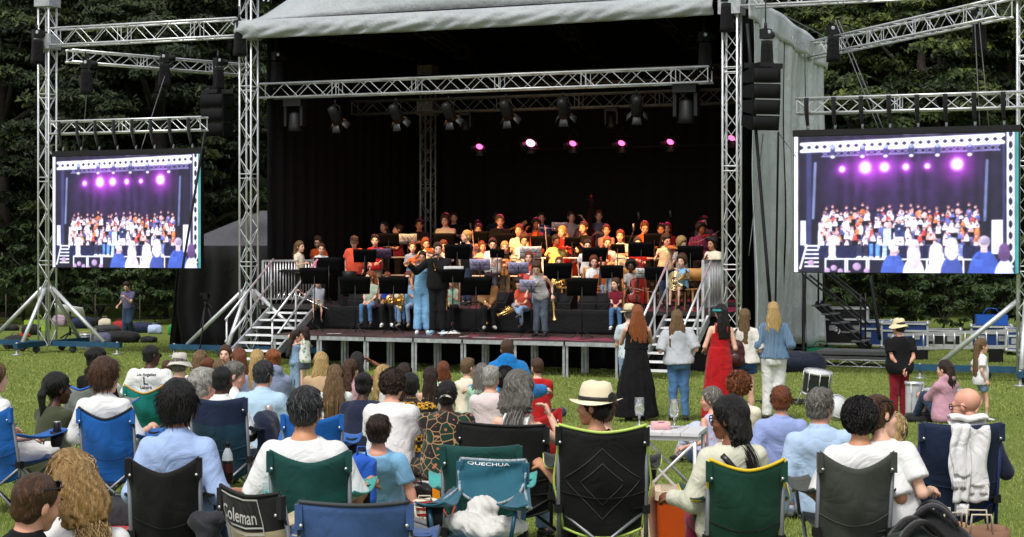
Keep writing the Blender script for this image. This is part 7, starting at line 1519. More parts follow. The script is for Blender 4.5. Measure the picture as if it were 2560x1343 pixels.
J = mus('boy in a tan jacket seated on the edge looking at his trumpet', 1219, 681, -.15, 6, k='m', skin='tan', hair=('short', 'black'), top=T(TANJ, sl='long', loose=.03), bot=B(DKT), arms=((-.02, .34, -.42), (.10, .34, -.36)), head=(4, 24, 0), shoes='#b8b4ac', lean=(14, 0), **E)
trumpet('brass trumpet hanging from the hands of the boy in tan', J['w'](J['loc']((.10, .36, -.30))), J['w'](J['loc']((.05, .40, -.82))), (0, -1, .2))
J = mus('girl in a mint vest with long fair hair playing the saxophone on the edge', 1136, 706, -.12, -22, hair=LG('fair', .36), top=T(MINT, sl='none'), bot=B(DKT), arms='sax', shoes='#8a3050', head=(0, 14, 0), lean=(14, 0), kk=.74, **E); sax('brass saxophone of the girl in the mint vest', J)
J = mus('boy in a coral tee and jeans bent forward on the edge with a trumpet', 1312, 692, -.15, -30, hair=('short', 'darkbrown'), top=T(COR), bot=B(LDN), arms=((-.04, .34, -.30), (.10, .34, -.34)), head=(0, 30, 0), lean=(20, 0), legs='crossleg', shoes='#4a4048', **E)
trumpet('brass trumpet held level by the boy in coral', J['w'](J['loc']((-.04, .36, -.30))), J['w'](J['loc']((.34, .60, -.42))), (0, 0, 1))
J = mus('girl in a grey vest and flared jeans leaning over with a trumpet at her side', 1352, 690, -1.1, -20, k='f', hair=LG('brown', .36), top=T(c_('grey_white_vest', '#c8c4c4'), sl='strap'), bot=B(c_('grey_denim', '#4e5866', 'denim'), flare=1.4), arms=((-.30, .06, -.52), (.2, .34, -.34)), z0=DECK, head=(10, 34, 0), lean=(24, 0), kk=.92)
trumpet('brass trumpet hanging at the side of the girl in the grey vest', J['w'](J['W'][0]) + Vector((0, 0, .02)), J['w'](J['W'][0]) + Vector((.06, -.02, -.50)), (0, -1, 0), .52)
J = mus('boy in a yellow tee playing the violin with his bow up', 1390, 586, 2.7, 8, k='c', skin='brown', hair=('bun', 'black'), top=T(YEL_, loose=.03), arms='violin', head=(14, 12, 6)); play_violin(J, 'red-brown violin of the boy in yellow', VARR, 1.0, bowup=True, bowlabel='upright bow of the boy in yellow')
mus('girl in a red top with long wavy fair hair', 1406, 564, 3.9, -14, k='f', hair=LG('fair', .4, .1), top=T(RED, sl='long'), head=(-14, 0, 0))
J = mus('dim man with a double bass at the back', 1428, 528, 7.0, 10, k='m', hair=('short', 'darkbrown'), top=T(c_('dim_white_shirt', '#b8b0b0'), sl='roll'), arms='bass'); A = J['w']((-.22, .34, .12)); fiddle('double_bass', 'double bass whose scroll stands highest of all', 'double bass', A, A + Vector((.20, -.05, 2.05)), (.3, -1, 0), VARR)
J = mus('girl with a horn seated low behind a black stand', 1397, 641, 1.2, 0, 'chair', hair=('bun', 'auburn'), top=T(c_('dark_teal_top', '#2a4a50')), bot=B(DKT), arms='sax', z0=UP, seat=.42); horn('shining coiled horn seen below the black stand', J['w'](J['loc']((.02, .36, -.42))), (.2, -1, .3), J['w'](J['loc']((.24, .32, -.52))), .14)
mus('woman in a grey blouse with red glasses on her head at the back', 1497, 524, 7.0, 0, k='f', hair=('pony', 'auburn', dict(L=.3)), top=T(c_('slate_blouse', '#6a6a7e')), glasses='red')
J = mus('young woman in a black tee with a clarinet and tied hair', 1460, 553, 4.2, -30, k='f', hair=('bun', 'brown'), top=T(BLK), arms='clarinet'); pipe('clarinet', 'black clarinet of the woman with tied hair', 'clarinet', J['h']((0, .115, -.07)), J['h']((.03, .36, -.60)), (0, -1, 1), EBON, L=.64, r=.014, bell=.03)
mus('woman in a beige top with a lanyard behind the red-haired violinist', 1516, 560, 5.0, 0, k='f', hair=('bun', 'auburn'), top=T(c_('rose_beige_top', '#b08a80')), arms='clarinet')
mus('girl in a white tee and denim shorts with auburn hair', 1551, 574, 3.4, -6, k='f', hair=LG('auburn', .3), top=T(WH), bot=B(LDN, 'shorts', len=.4), head=(-6, 0, 0))
J = mus('girl in a pale floral tee with long red hair holding a violin upright', 1518, 592, 2.4, 4, k='f', hair=LG('auburn', .38, .1), top=T(c_('pale_floral_tee', '#ccc4cc', 'floral', '#9a7aa0', scale=22)), bot=B(LDN, 'skirt', len=.5), arms=((-.05, .24, -.36), (.1, .24, -.30)))
fiddle('violin', 'red violin held upright by the girl in a floral tee', 'violin', J['w'](J['loc']((.04, .24, -.52))), J['w'](J['loc']((.02, .28, -.02))), (0, -1, 0), VARN, .58)
mus('girl in a plain white top with dark hair over a black stand', 1468, 599, 1.9, 2, k='f', hair=LG('darkbrown', .34), top=T(WH), bot=B(c_('grey_trousers', '#55565c')), arms='hang')
J = mus('seated girl with red hair playing an orange cello', 1484, 638, 1.0, 14, 'chair', hair=('bob', 'auburn'), top=T(WH, sl='half'), bot=B(LDN), arms='cello', z0=UP, seat=.42, head=(-10, 8, 0)); play_cello(J, 'orange-brown cello of the seated red-haired girl', VARN, 'bow of the girl with the orange-brown cello')
mus('woman in an orange top with curly tied hair looking down', 1610, 552, 4.6, 6, k='f', hair=('bun', 'auburn'), top=T(ORG, sl='half'), head=(0, 20, 0))
J = mus('girl in a red satin dress behind a black stand', 1594, 592, 2.2, 0, k='c', hair=LG('brown', .3), top=T(REDD), bot=B(REDD, 'dress', w=.26), arms='hold'); trumpet('brass bell instrument of the girl in red satin', J['w'](J['loc']((.06, .2, -.2))), J['w'](J['loc']((.10, .3, -.62))), (0, -1, 0), .5)
mus('laughing woman with dark hair at the back right', 1653, 558, 4.9, -6, k='f', skin='tan', hair=LG('black', .3), top=T(DKT), head=(-6, 0, 0))
mus('auburn-haired woman half hidden behind the laughing woman', 1668, 556, 5.9, -10, k='f', hair=('bob', 'auburn'), top=T(MAR))
J = mus('girl in a beige strap top bending over her violin', 1664, 583, 2.4, 10, k='f', hair=LG('darkbrown', .36), top=T(c_('beige_vest', '#d8c4a0'), sl='strap'), bot=B(DDN), arms='violin', head=(16, 20, 8)); play_violin(J, 'golden violin of the girl in the beige strap top', VARO, 1.0, bowlabel='bow of the girl in the beige strap top')
J = mus('boy with fair hair in a checked shirt playing the violin', 1704, 594, 2.2, 20, hair=('fluffy', 'fair'), top=T(CHK), arms='violin', head=(14, 10, 10)); play_violin(J, 'brown violin of the boy in the checked shirt', VARN, 1.0, bowlabel='bow of the boy in the checked shirt')
J = mus('boy in a blue and red football shirt playing the violin', 1752, 555, 3.9, 10, k='m', skin='brown', hair=('curly', 'black'), top=T(FCB), arms='violin', head=(14, 8, 6)); play_violin(J, 'dark violin of the boy in the football shirt', VARR, 1.0, bowlabel='bow of the boy in the football shirt')
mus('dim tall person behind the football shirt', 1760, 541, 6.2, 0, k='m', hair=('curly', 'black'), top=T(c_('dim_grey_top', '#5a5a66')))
J = mus('boy in a cream tee with thick black hair at the right end', 1783, 582, 1.3, -50, k='m', skin='tan', hair=('fluffy', 'black'), top=T(CRM, loose=.03), arms=((-.1, .26, -.36), (.1, .26, -.40)), kk=.86); fiddle('violin', 'small violin held low by the boy in cream at the right end', 'violin', J['w'](J['loc']((.1, .22, -.34))), J['w'](J['loc']((-.16, .42, -.22))), (0, -1, .4), VARN, .56)
J = mus('seated child in a checked shirt playing a red cello', 1577, 657, .8, 16, 'chair', k='c', skin='dark', hair=('afro', 'black'), top=T(CHK, sl='half'), bot=B(DKT, 'shorts'), arms='cello', z0=UP, seat=.34, head=(-20, 0, 0), kk=.72); play_cello(J, 'small red cello of the child in the checked shirt', VARR, 'bow of the child with the small red cello', 1.0)
mus('girl in a maroon tee and blue jeans seated on the platform edge', 1540, 694, -.15, -6, hair=LG('brown', .28), top=T(MAR), bot=B(DEN, flare=1.4), arms='clasp', shoes='#e8e8e8', head=(-34, 4, 0), **E)
J = mus('boy with brown hair in a pale blue tee playing the euphonium', 1706, 637, .7, -34, 'chair', hair=('fluffy', 'brown'), top=T(SKY), bot=B(DKT, 'shorts'), arms=((-.04, .30, -.10), (.10, .28, -.22)), z0=UP, seat=.42, head=(0, 2, 0))
horn('silver and brass euphonium of the boy in pale blue', J['w'](J['loc']((.0, .40, -.36))), (-.3, -1, .1), J['w'](J['loc']((-.34, .30, -.20))), .17, plain('pale_brass', (.70, .56, .30), .22, .95, .1), 'euphonium', 4)
# ------------------------------------------------------------------ music stands
k_ = -1.15
for a in [('black music stand in front of the boy in the grey tee', 786, 690, -1.3, DECK, 'black', 0, .58), ('black music stand at the left end above the grey tee', 822, 664, .6, UP, 'black', -8, .60), ('black music stand with its base on the deck left of the striped girl', 888, 714, -1.3, DECK, 'black', 4, .62), ('black music stand before the girls in jeans', 984, 714, -1.1, DECK, 'black', 4, .60),
          ('black music stand between the boys in red', 912, 640, 1.3, UP, 'black', 4, .50), ('wire music stand with a purple folder and white sheets', 955, 635, 1.5, UP, 'purple', 0, .44), ('black music stand at the back left below the profile woman', 972, 600, 3.6, RIS[1][1], 'black', 0, .52), ('wire music stand with plain white sheets at the back left', 1020, 598, 3.7, RIS[1][1], 'white', 0, .44),
          ('black music stand below the boy in the pale tee', 1112, 600, 4.0, RIS[1][1], 'black', 0, .52), ('large black music stand just right of the conductor', 1143, 630, 1.0, UP, 'black', 0, .54), ('black stand of the conductor with white sheets on it', 1132, 690, -1.7, DECK, 'black', 14, .46), ('lilac wire music stand left of the clarinet', 1200, 663, .8, UP, 'wire', -6, .46),
          ('black music stand before the boy in the tan jacket', 1190, 716, -1.2, DECK, 'black', 10, .62), ('lilac wire music stand in the middle of the stage', 1296, 671, .5, UP, 'wire', -4, .46), ('lilac wire music stand standing on the front deck', 1328, 716, -1.35, DECK, 'wire', -6, .48), ('black music stand before the horn player', 1395, 678, .3, UP, 'black', 0, .56),
          ('black music stand alone on the right half of the front deck', 1455, 718, -1.2, DECK, 'black', 2, .60), ('black music stand behind the girl in pale pink', 1196, 594, 4.0, RIS[1][1], 'black', 0, .48), ('small black music stand left of the clarinet boy', 1243, 634, 1.6, UP, 'black', -6, .32), ('black music stand below the tall young man', 1266, 600, 4.1, RIS[1][1], 'black', -8, .50),
          ('black music stand below the girl in orange straps', 1354, 606, 3.5, RIS[1][1], 'black', 0, .48), ('white sheets on a wire stand at the back beside the double bass', 1399, 568, 5.9, RIS[2][1], 'white', 0, .40), ('wide wire stand with white sheets behind the red cello', 1326, 632, 1.9, UP, 'white', 0, .50), ('black music stand below the girl in the plain white top', 1486, 637, 1.2, UP, 'black', 4, .52),
          ('black music stand at the right of the orange-brown cello', 1530, 680, .4, UP, 'black', -8, .46), ('black music stand right of the red-haired violinist', 1544, 622, 2.9, UP, 'black', -16, .34), ('black music stand in front of the red satin dress', 1603, 624, 1.6, UP, 'black', 0, .52), ('black music stand below the woman in orange', 1572, 602, 3.7, RIS[1][1], 'black', 0, .38),
          ('wire music stand with white sheets by the right stairs', 1612, 684, .5, UP, 'white', -8, .38), ('black music stand behind the right stair rail', 1641, 684, .3, UP, 'black', -12, .46), ('black music stand below the laughing woman', 1636, 600, 3.8, RIS[1][1], 'black', 0, .48), ('black music stand in front of the boy in the football shirt', 1726, 633, 1.3, UP, 'black', -4, .52), ('black music stand below the girl in the red top', 1430, 605, 3.4, RIS[1][1], 'black', 10, .36)]: music_stand(*a, sheet=PAPER if 'conductor with' in a[0] else None)
# ------------------------------------------------------------------ things lying and standing about
def blob(fn_pts, m, name, label, cat, group=None, h=.02, k=.05, wr=(.012, 16, 1.0), loc=None, rz=0.0, cuts=()):
 """soft bags, clothes: a lumpy closed surface from round cones given in local coordinates"""
 V, Q = surf(fn_pts, h, k, wr=wr, cuts=cuts); o = link(name, mesh_np(name, V, Q, [m])); o.location = loc or (0, 0, 0); o.rotation_euler = (0, 0, rz); return tag(o, label, cat, group)
def soft_bag(label, px, s, w, d, h, m, rz=0, py=None, strap=None, pocket=None, name='bag', cat='bag', group='bags lying on the lawn', hs=.02, z=0.0):
 p = P(px, s); p.z += z; t = thing(name, label, cat, p, rad(rz), group)
 pr = [RC((-w * .36, 0, h * .42), (w * .36, 0, h * .46), h * .40, h * .40), EL((0, 0, h * .45), (w * .5, d * .5, h * .5)), RC((-w * .3, d * .1, h * .3), (w * .3, -d * .1, h * .3), d * .35, d * .35)]
 V, Q = surf(pr, hs, .06, wr=(.014, 14 / max(.5, h * 2), px % 9), cuts=[lambda x, y, z_: .0 - z_, lambda x, y, z_: z_ - h, lambda x, y, z_: np.abs(y) - d * .5, lambda x, y, z_: np.abs(x) - w * .52])
 link('body', mesh_np('body', V, Q, [m]), t)
 if pocket:
  V, Q = surf([EL((0, -d * .46, h * .34), (w * .3, d * .18, h * .26))], hs, .03, wr=(.006, 20, 2)); link('pocket', mesh_np('pocket', V, Q, [pocket]), t)
 mb = MB(); mb.tube([(-w * .18, -.02, h * .86), (-w * .13, -.03, h * 1.08), (w * .13, -.03, h * 1.08), (w * .18, -.02, h * .86)], .012, 5, flat=.5); mb.build('handle', [strap or m], t); return t
BG = lambda n, c, **k: cloth('bag_' + n, c, rough=.7, wr=.6, **k)
BK1, BK2, NV1, GN1, RD1, BE1, TE1 = BG('black', '#141416'), BG('charcoal', '#2c2c30'), BG('navy', '#18223e'), BG('green', '#2f8f3f'), BG('red', '#9a1c1c'), BG('beige', '#c8bda4'), BG('teal', '#3f9a98')
# left lawn: instrument cases and bags in a row
for a in (('black instrument case lying at the far left of the row of bags', 20, 84, .8, .35, .22, BK1), ('black holdall with a green crate behind it left of the truss tower', 78, 88, .6, .35, .42, BK1), ('navy bag beside the right leg of the left tower', 205, 82, .7, .4, .5, NV1), ('pale pink patterned bundle behind the left tower', 150, 80, .5, .4, .5, BG('pink_pattern', '#a890a0', pat='spots', c2='#4a4460', scale=20)),
          ('long black case beyond the white board', 232, 80, 1.4, .4, .35, BK1), ('beige rucksack standing among the dark bags', 262, 84, .42, .3, .5, BE1), ('dark grey case lying left of the walking man', 268, 86, .9, .4, .30, BK2), ('dark red bag behind the legs of the walking man', 298, 84, .4, .3, .4, RD1),
          ('black case lying under the walking man', 300, 95, 1.3, .45, .40, BK1), ('lilac-grey rucksack left of the long black case', 256, 97, .5, .4, .42, BG('lilac_grey', '#5a5a74')), ('navy holdall right of the walking man', 352, 86, .9, .4, .42, NV1), ('pale blue bundle right of the walking man', 387, 87, .45, .4, .36, BG('pale_blue', '#a8b8d8')),
          ('flat black bag right of the walking man', 372, 95, .5, .4, .20, BK1), ('bright green shopping bag beside the tent wall', 433, 88, .36, .22, .42, GN1), ('black bag lying over the blue foot of the left tower', 40, 101, .75, .5, .46, BK1), ('pale crumpled shirt lying on the far lawn', 230, 90, .5, .4, .12, BG('pale_shirt', '#b8c4d8')), ('red tube bag lying on the lawn left of the tower', 60, 90, .45, .14, .13, RD1)):
 soft_bag(a[0], a[1], a[2], a[3] * .85, a[4], a[5] * .8, a[6], rz=(a[1] * 7) % 40 - 20, hs=.045)
def crate(label, px, s, w, d, h, m, z=0.0, rz=0):
 p = P(px, s); p.z += z; t = thing('crate', label, 'crate', p, rad(rz), 'plastic crates')
 for c_x, c_y, sx, sy in ((0, -d / 2, w, .02), (0, d / 2, w, .02), (-w / 2, 0, .02, d), (w / 2, 0, .02, d)):
  mb = MB(); mb.box((c_x, c_y, h / 2), (sx + .018, sy + .018 if sy > .1 else sy, h)); mb.build('side', [m], t)
 mb = MB(); mb.box((0, 0, .012), (w - .03, d - .03, .02)); mb.build('floor', [m], t)
 for q in (-1, 1): mb = MB(); mb.tube([(q * w * .3, 0, h), (q * w * .16, 0, h + .14), (-q * w * .0, 0, h + .16)], .014, 5); mb.build('handle', [m], t)
 return t
crate('lime green crate among the bags behind the left tower', 92, 84, .62, .35, .32, plain('lime_plastic', '#86a818', .4))
t = thing('folding_stand', 'white board on a dark stand on the far lawn beside the left tower', 'stand', P(175, 92)); mb = MB(); mb.sheet(lambda u, v: ((u - .5) * .78, (v - .5) * .3, .92 - .30 * v - .12 * (u - .5)), 2, 2, .02); mb.build('board', [PAPER], t)
mb = MB(); mb.tube([(0, 0, .75), (0, .02, .1)], .03, 6); mb.build('pole', [BLACKM], t)
for k in range(3): mb = MB(); mb.tube([(0, .02, .2), (.4 * math.cos(k * 2.1 + .4), .4 * math.sin(k * 2.1 + .4), .02)], .022, 5); mb.build('leg', [BLACKM], t)
def drum(label, c, r, h, shell, rot=(0, 0, 0), name='drum', legs=False, hoop=None, rods=8):
 t = thing(name, label, 'drum', c, 0, 'drums standing on the grass'); t.rotation_euler = rot; hoop = hoop or ALU
 mb = MB(); mb.lathe([(r, .03), (r, h - .03)], (0, 0, 0), 24, cap=False); mb.build('shell', [shell], t)
 for z in (0.0, h - .045):
  mb = MB(); mb.lathe([(r - .005, z), (r + .012, z), (r + .012, z + .045), (r - .005, z + .045)], (0, 0, 0), 24, cap=False); mb.build('hoop', [hoop], t)
 for z in (.02, h - .012): mb = MB(); mb.lathe([(.002, z), (r - .004, z), (r - .004, z + .004), (.002, z + .006)], (0, 0, 0), 20); mb.build('head', [plain('drum_head', '#cfd2d2', .5)], t)
 for k in range(rods):
  a = k * 2 * math.pi / rods; e = Vector((math.cos(a), math.sin(a), 0)); mb = MB(); mb.tube([e * (r + .018) + Vector((0, 0, .02)), e * (r + .018) + Vector((0, 0, h - .02))], .005, 5); mb.box(e * (r + .012) + Vector((0, 0, h * .28)), (.02, .02, .045)); mb.box(e * (r + .012) + Vector((0, 0, h * .72)), (.02, .02, .045)); mb.build('tension_rod', [ALU], t)
 if legs:
  for k in range(3): a = k * 2.1 + .8; mb = MB(); mb.tube([(r * .9 * math.cos(a), r * .9 * math.sin(a), .1), (r * 1.3 * math.cos(a), r * 1.3 * math.sin(a), -legs)], .012, 5); mb.build('leg', [ALU], t)
 return t
p = P(2038, 155); drum('large grey floor drum tilted on legs near the silver wall', p + Vector((0, 0, .20)), .215, .40, plain('dark_grey_sparkle', '#2c3132', .35, .2), (rad(8), rad(6), 0), legs=.20)
p = P(2356, 178); drum('dark red drum with silver hoops behind the girl in the pink hoodie', p + Vector((0, 0, .01)), .26, .50, plain('dark_red_lacquer_shell', '#5a1018', .2))
p = P(2086, 172); drum('white snare drum lying on its side beyond the grey-haired man', p + Vector((0, 0, .22)), .17, .13, plain('white_lacquer', '#b8babc', .4), (rad(60), rad(35), 0), name='snare_drum')
p = P(2285, 176); drum('tall white cylinder drum beside the woman in crimson trousers', p + Vector((0, 0, .01)), .12, .60, plain('white_lacquer', '#b8babc', .4), name='tall_drum', rods=3)
p = P(217, 100); drum('white snare drum with a beater on it at the foot of the left tower', p + Vector((0, 0, .02)), .17, .34, plain('white_lacquer', '#cfd0d2', .4), name='snare_drum')
mb = MB(); mb.tube([(-.2, 0, 0), (.16, 0, .04)], .012, 6); mb.lathe([(.01, -.05), (.05, -.03), (.06, 0), (.05, .03), (.01, .05)], (.2, 0, .05), 10); o = tag(mb.build('beater', [plain('pale_felt', '#b09a6a', .9)]), 'felt drum beater lying on the white drum by the left tower', 'beater'); o.location = p + Vector((0, 0, .39))
mb = MB()
for k in range(5): mb.tube([Vector(((a - .5) * 1.3 + .1 * math.sin(a * 17 + k), .35 * math.sin(a * 9 + k * 1.3) + .1 * k, .02 + .02 * math.sin(a * 23 + k) ** 2)) for a in np.linspace(0, 1, 22)], .012, 4)
o = tag(mb.build('cable_coil', [BLACKM]), 'tangle of black cables on the grass around the grey drum', 'cables'); o.location = P(2000, 152)
soft_bag('black bag lying on the grass beside the girl in the pink hoodie', 2312, 182, .55, .35, .16, BK1, hs=.025)
# right of the stage: flight cases, steps, ladder, pallets
FCB_ = plain('blue_flight_case_panel', '#12336e', .5, 0, .15); FCK = plain('black_flight_case_panel', '#0d0e10', .5, 0, .15)
def flight_case(label, px, D, w, d, h, panel, rz=-14, z=0.0, text=None):
 x = (px - CX) / F * D; t = thing('flight_case', label, 'flight case', (x, D, z), rad(rz), 'flight cases behind the stage')
 mb = MB(); mb.box((0, 0, .1 + h / 2), (w - .03, d - .03, h - .02)); b = mb.build('panel_box', [panel], t)
 for sx in (-1, 1):
  for sy in (-1, 1): mb = MB(); mb.box((sx * (w / 2 - .012), sy * (d / 2 - .012), .1 + h / 2), (.045, .045, h - .05)); mb.build('edge', [ALU], t)
 for zz in (.1 + .02, .1 + h - .02, .1 + h * .68):
  for sy in (-1, 1): mb = MB(); mb.box((0, sy * (d / 2 - .012), zz), (w - .05, .04, .045)); mb.build('edge', [ALU], t)
  for sx in (-1, 1): mb = MB(); mb.box((sx * (w / 2 - .01), 0, zz), (.035, d - .05, .044)); mb.build('edge', [ALU], t)
 for sx in (-1, 1):
  for sy in (-1, 1):
   for zz in (.1 + .02, .1 + h - .02): mb = MB(); mb.lathe([(.01, -.05), (.045, -.03), (.05, 0), (.045, .03), (.01, .05)], (sx * (w / 2 - .01), sy * (d / 2 - .01), zz), 8); mb.build('corner_ball', [ALUD], t)
   mb = MB(); mb.lathe([(.01, -.02), (.05, -.02), (.05, .02), (.01, .02)], (sx * w * .38, sy * d * .36, .05), 10, Matrix.Rotation(rad(90), 3, 'X')); mb.build('castor', [RUBBER], t)
  mb = MB(); mb.box((sx * w * .25, -d / 2 + .004, .1 + h * .45), (.16, .025, .13)); mb.build('latch', [ALUD], t)
 if text:
  cu = bpy.data.curves.new('text', 'FONT'); cu.body = text; cu.size = .24; cu.align_x = 'CENTER'; cu.offset = .004; q = bpy.data.objects.new('t', cu); me = bpy.data.meshes.new_from_object(q); bpy.data.objects.remove(q)
  o = link('printed_text', me, b, plain('white_print', '#e8e8e8', .6)); o.rotation_euler = (rad(90), 0, 0); o.location = (w * .12, -d / 2 + .006, .1 + h * .36)
 return t
flight_case('tall black flight case with white lettering behind the stage steps', 2112, 43, 1.15, .7, .92, FCK, text='systems')
flight_case('blue flight case just right of the black lettered case', 2190, 42.4, .75, .7, .62, FCB_); flight_case('blue flight case behind the woman in the bucket hat', 2262, 41.8, 1.1, .7, .60, FCB_)
flight_case('low silver-edged flight case behind the ladder', 2350, 42.5, 1.0, .7, .40, FCK); flight_case('blue flight case under the bright blue crate', 2478, 41.5, .95, .7, .54, FCB_); flight_case('blue flight case at the right edge behind the tower', 2558, 40.5, .8, .7, .52, FCB_)
crate('bright blue crate with a cable standing on the flight cases at the right', 2478, F / 41.5, .7, .45, .24, plain('bright_blue_plastic', '#1150a8', .4), z=.655, rz=-10)
t = thing('ladder', 'long aluminium ladder lying on its side across the grass at the right', 'ladder', ((2400 - CX) / F * 38.5, 38.5, 0)); a, b = PZ(2220, 838, 39.2), PZ(2560, 826, 37.6); a2, b2 = PZ(2220, 872, 39.2), PZ(2560, 866, 37.6)
for p_, q_ in ((a, b), (a2, b2)): mb = MB(); mb.bar(p_, q_, .03, .07); part(t, 'stile', mb, ALU)
for k in range(13): mb = MB(); mb.tube([a.lerp(b, (k + .5) / 13), a2.lerp(b2, (k + .5) / 13)], .018, 6); part(t, 'rung', mb, ALU)
for k in (.25, .8):
 mb = MB(); q = a2.lerp(b2, k); mb.box((q.x, q.y, q.z / 2 - .02), (.3, .1, max(.05, q.z - .06))); part(t, 'support', mb, BLACK)
t = thing('side_stairs', 'black metal steps with handrails at the right end of the stage', 'stairs', ((2110 - CX) / F * 38.5, 38.5, 0)); top, bot = PZ(2040, 760, 39.3), PZ(2165, 872, 37.4)
for o_ in (0, .75):
 dv = Vector((.28, .70, 0)) * o_
 mb = MB(); mb.bar(top + dv, bot + dv, .05, .14); part(t, 'stringer', mb, BLACKM)
 for h_ in (1.0, .55): mb = MB(); mb.tube([top + dv + Vector((-.3, .2, h_ + .15)), bot + dv + Vector((-.2, .1, h_ + .12)), bot + dv + Vector((.0, .0, h_ * .85))], .022, 6); part(t, 'handrail', mb, BLACKM)
 for k in (.05, .9): mb = MB(); q = top.lerp(bot, k) + dv; mb.tube([q, q + Vector((0, 0, 1.1))], .022, 6); part(t, 'rail_post', mb, BLACKM)
for k in range(5): q = top.lerp(bot, (k + .3) / 5) + Vector((.1, .26, .02)); mb = MB(); mb.box(q, (.28, .75, .035), Matrix.Rotation(-SA, 3, 'Z')); part(t, 'step', mb, plain('worn_black_tread', (.10, .10, .105), .6))
t = thing('deck_stack', 'stack of grey stage deck sections lying on the grass by the black steps', 'stage deck', ((2160 - CX) / F * 36.8, 36.8, 0), -SA)
for k in range(2):
 mb = MB(); mb.box((0, 0, .20 + .10 * k), (2.0 - .1 * k, 1.0, .07)); mb.build('deck_panel', [plain('grey_deck_ply', (.12, .12, .12), .6)], t)
mb = MB()
for k in range(8): mb.tube([(-1.0 + k * .25, -.5, .02 + .14 * (k % 2)), (-.75 + k * .25, -.5, .16 - .14 * (k % 2))], .012, 5)
for z in (.02, .16): mb.tube([(-1, -.5, z), (1, -.5, z)], .014, 5); mb.tube([(-1, .5, z), (1, .5, z)], .014, 5)
mb.build('truss_edge', [ALU], t)
soft_bag('dark blue tarpaulin bundle at the foot of the silver wall', 1985, 122, 1.3, .7, .45, BG('tarp_blue', '#141c30'), hs=.04); soft_bag('black and yellow cable bag beside the black steps', 2210, 112, .8, .4, .30, BK1, hs=.04)
crate('green crate under the hem of the silver wall', 2052, 108, .7, .4, .20, plain('green_plastic', '#1c8a68', .4))
# black tent left of the stage
TNT = thing('gazebo', 'black tent with a grey sloping roof left of the stage', 'tent', ((520 - CX) / F * 43, 43, 0)); gx0, gx1 = (452 - CX) / F * 42.5, -5.9
mb = MB(); mb.sheet(lambda u, v: (gx0 + (gx1 - gx0) * u + .05 * math.sin(v * 8), 42.4 + .08 * math.sin(u * 25) + .4 * v - .4, 2.55 * (1 - v)), 26, 6, .015); part(TNT, 'front_wall', mb, cloth('black_tent_cloth', (.016, .016, .018), wr=.4))
mb = MB(); mb.sheet(lambda u, v: (gx0 - .02 - .25 * v + .05 * math.sin(u * 20), 42.4 + 3.4 * u, 2.55 * (1 - v)), 18, 6, .015); part(TNT, 'side_wall', mb, MATS[('c', 'black_tent_cloth')])
mb = MB(); mb.add([(gx0 - .1, 42.3, 2.55), (gx1, 42.3, 2.55), (gx1, 44.2, 3.45), ((gx0 + gx1) / 2 + .6, 44.2, 3.45), (gx0 - .1, 45.9, 2.55), (gx1, 45.9, 2.55)], [(0, 1, 2, 3), (0, 3, 4), (4, 3, 2, 5)]); part(TNT, 'roof', mb, cloth('grey_tent_roof', '#58585e', wr=.3))
mb = MB(); mb.sheet(lambda u, v: (gx0 - .12 + (gx1 - gx0 + .1) * u, 42.28, 2.56 - .25 * v), 8, 1, .015); part(TNT, 'valance', mb, MATS[('c', 'black_tent_cloth')])
# camera tripod, mesh fence, hay rack
t = thing('video_tripod', 'video camera on a black tripod standing before the black tent', 'tripod', ((515 - CX) / F * 39.8, 39.8, 0))
for k in range(3): a = k * 2.094 + .3; mb = MB(); mb.tube([(.03 * math.cos(a), .03 * math.sin(a), 1.18), (.22 * math.cos(a), .22 * math.sin(a), .6), (.42 * math.cos(a), .42 * math.sin(a), .0)], .02, 6); mb.build('leg', [BLACKM], t)
mb = MB(); mb.lathe([(.05, 1.15), (.05, 1.25), (.03, 1.3)], (0, 0, 0), 8); mb.tube([(0, 0, 1.28), (.2, -.25, 1.12)], .012, 5); mb.build('tripod_head', [BLACKM], t)
mb = MB(); mb.box((0, .02, 1.40), (.10, .24, .13)); mb.lathe([(.045, -.12), (.05, .0)], (0, .22, 1.40), 10, Matrix.Rotation(rad(90), 3, 'X')); mb.box((-.09, -.06, 1.45), (.08, .02, .06)); mb.box((0, .0, 1.50), (.03, .16, .03)); mb.build('camera', [BLACK], t)
t = thing('wire_fence', 'low wire fence along the dark wood at the left', 'fence', (-14, 52, 0))
for k in range(9): mb = MB(); x = -18 + k * 1.35; mb.tube([(x, 52, 0), (x, 52, 1.05)], .016, 5); part(t, 'post', mb, plain('weathered_post', (.06, .05, .04), .9))
for z in (.35, .75, 1.12): mb = MB(); mb.tube([(-18, 52, z), (-7.2, 52, z)], .005, 4); part(t, 'wire', mb, BLACKM)
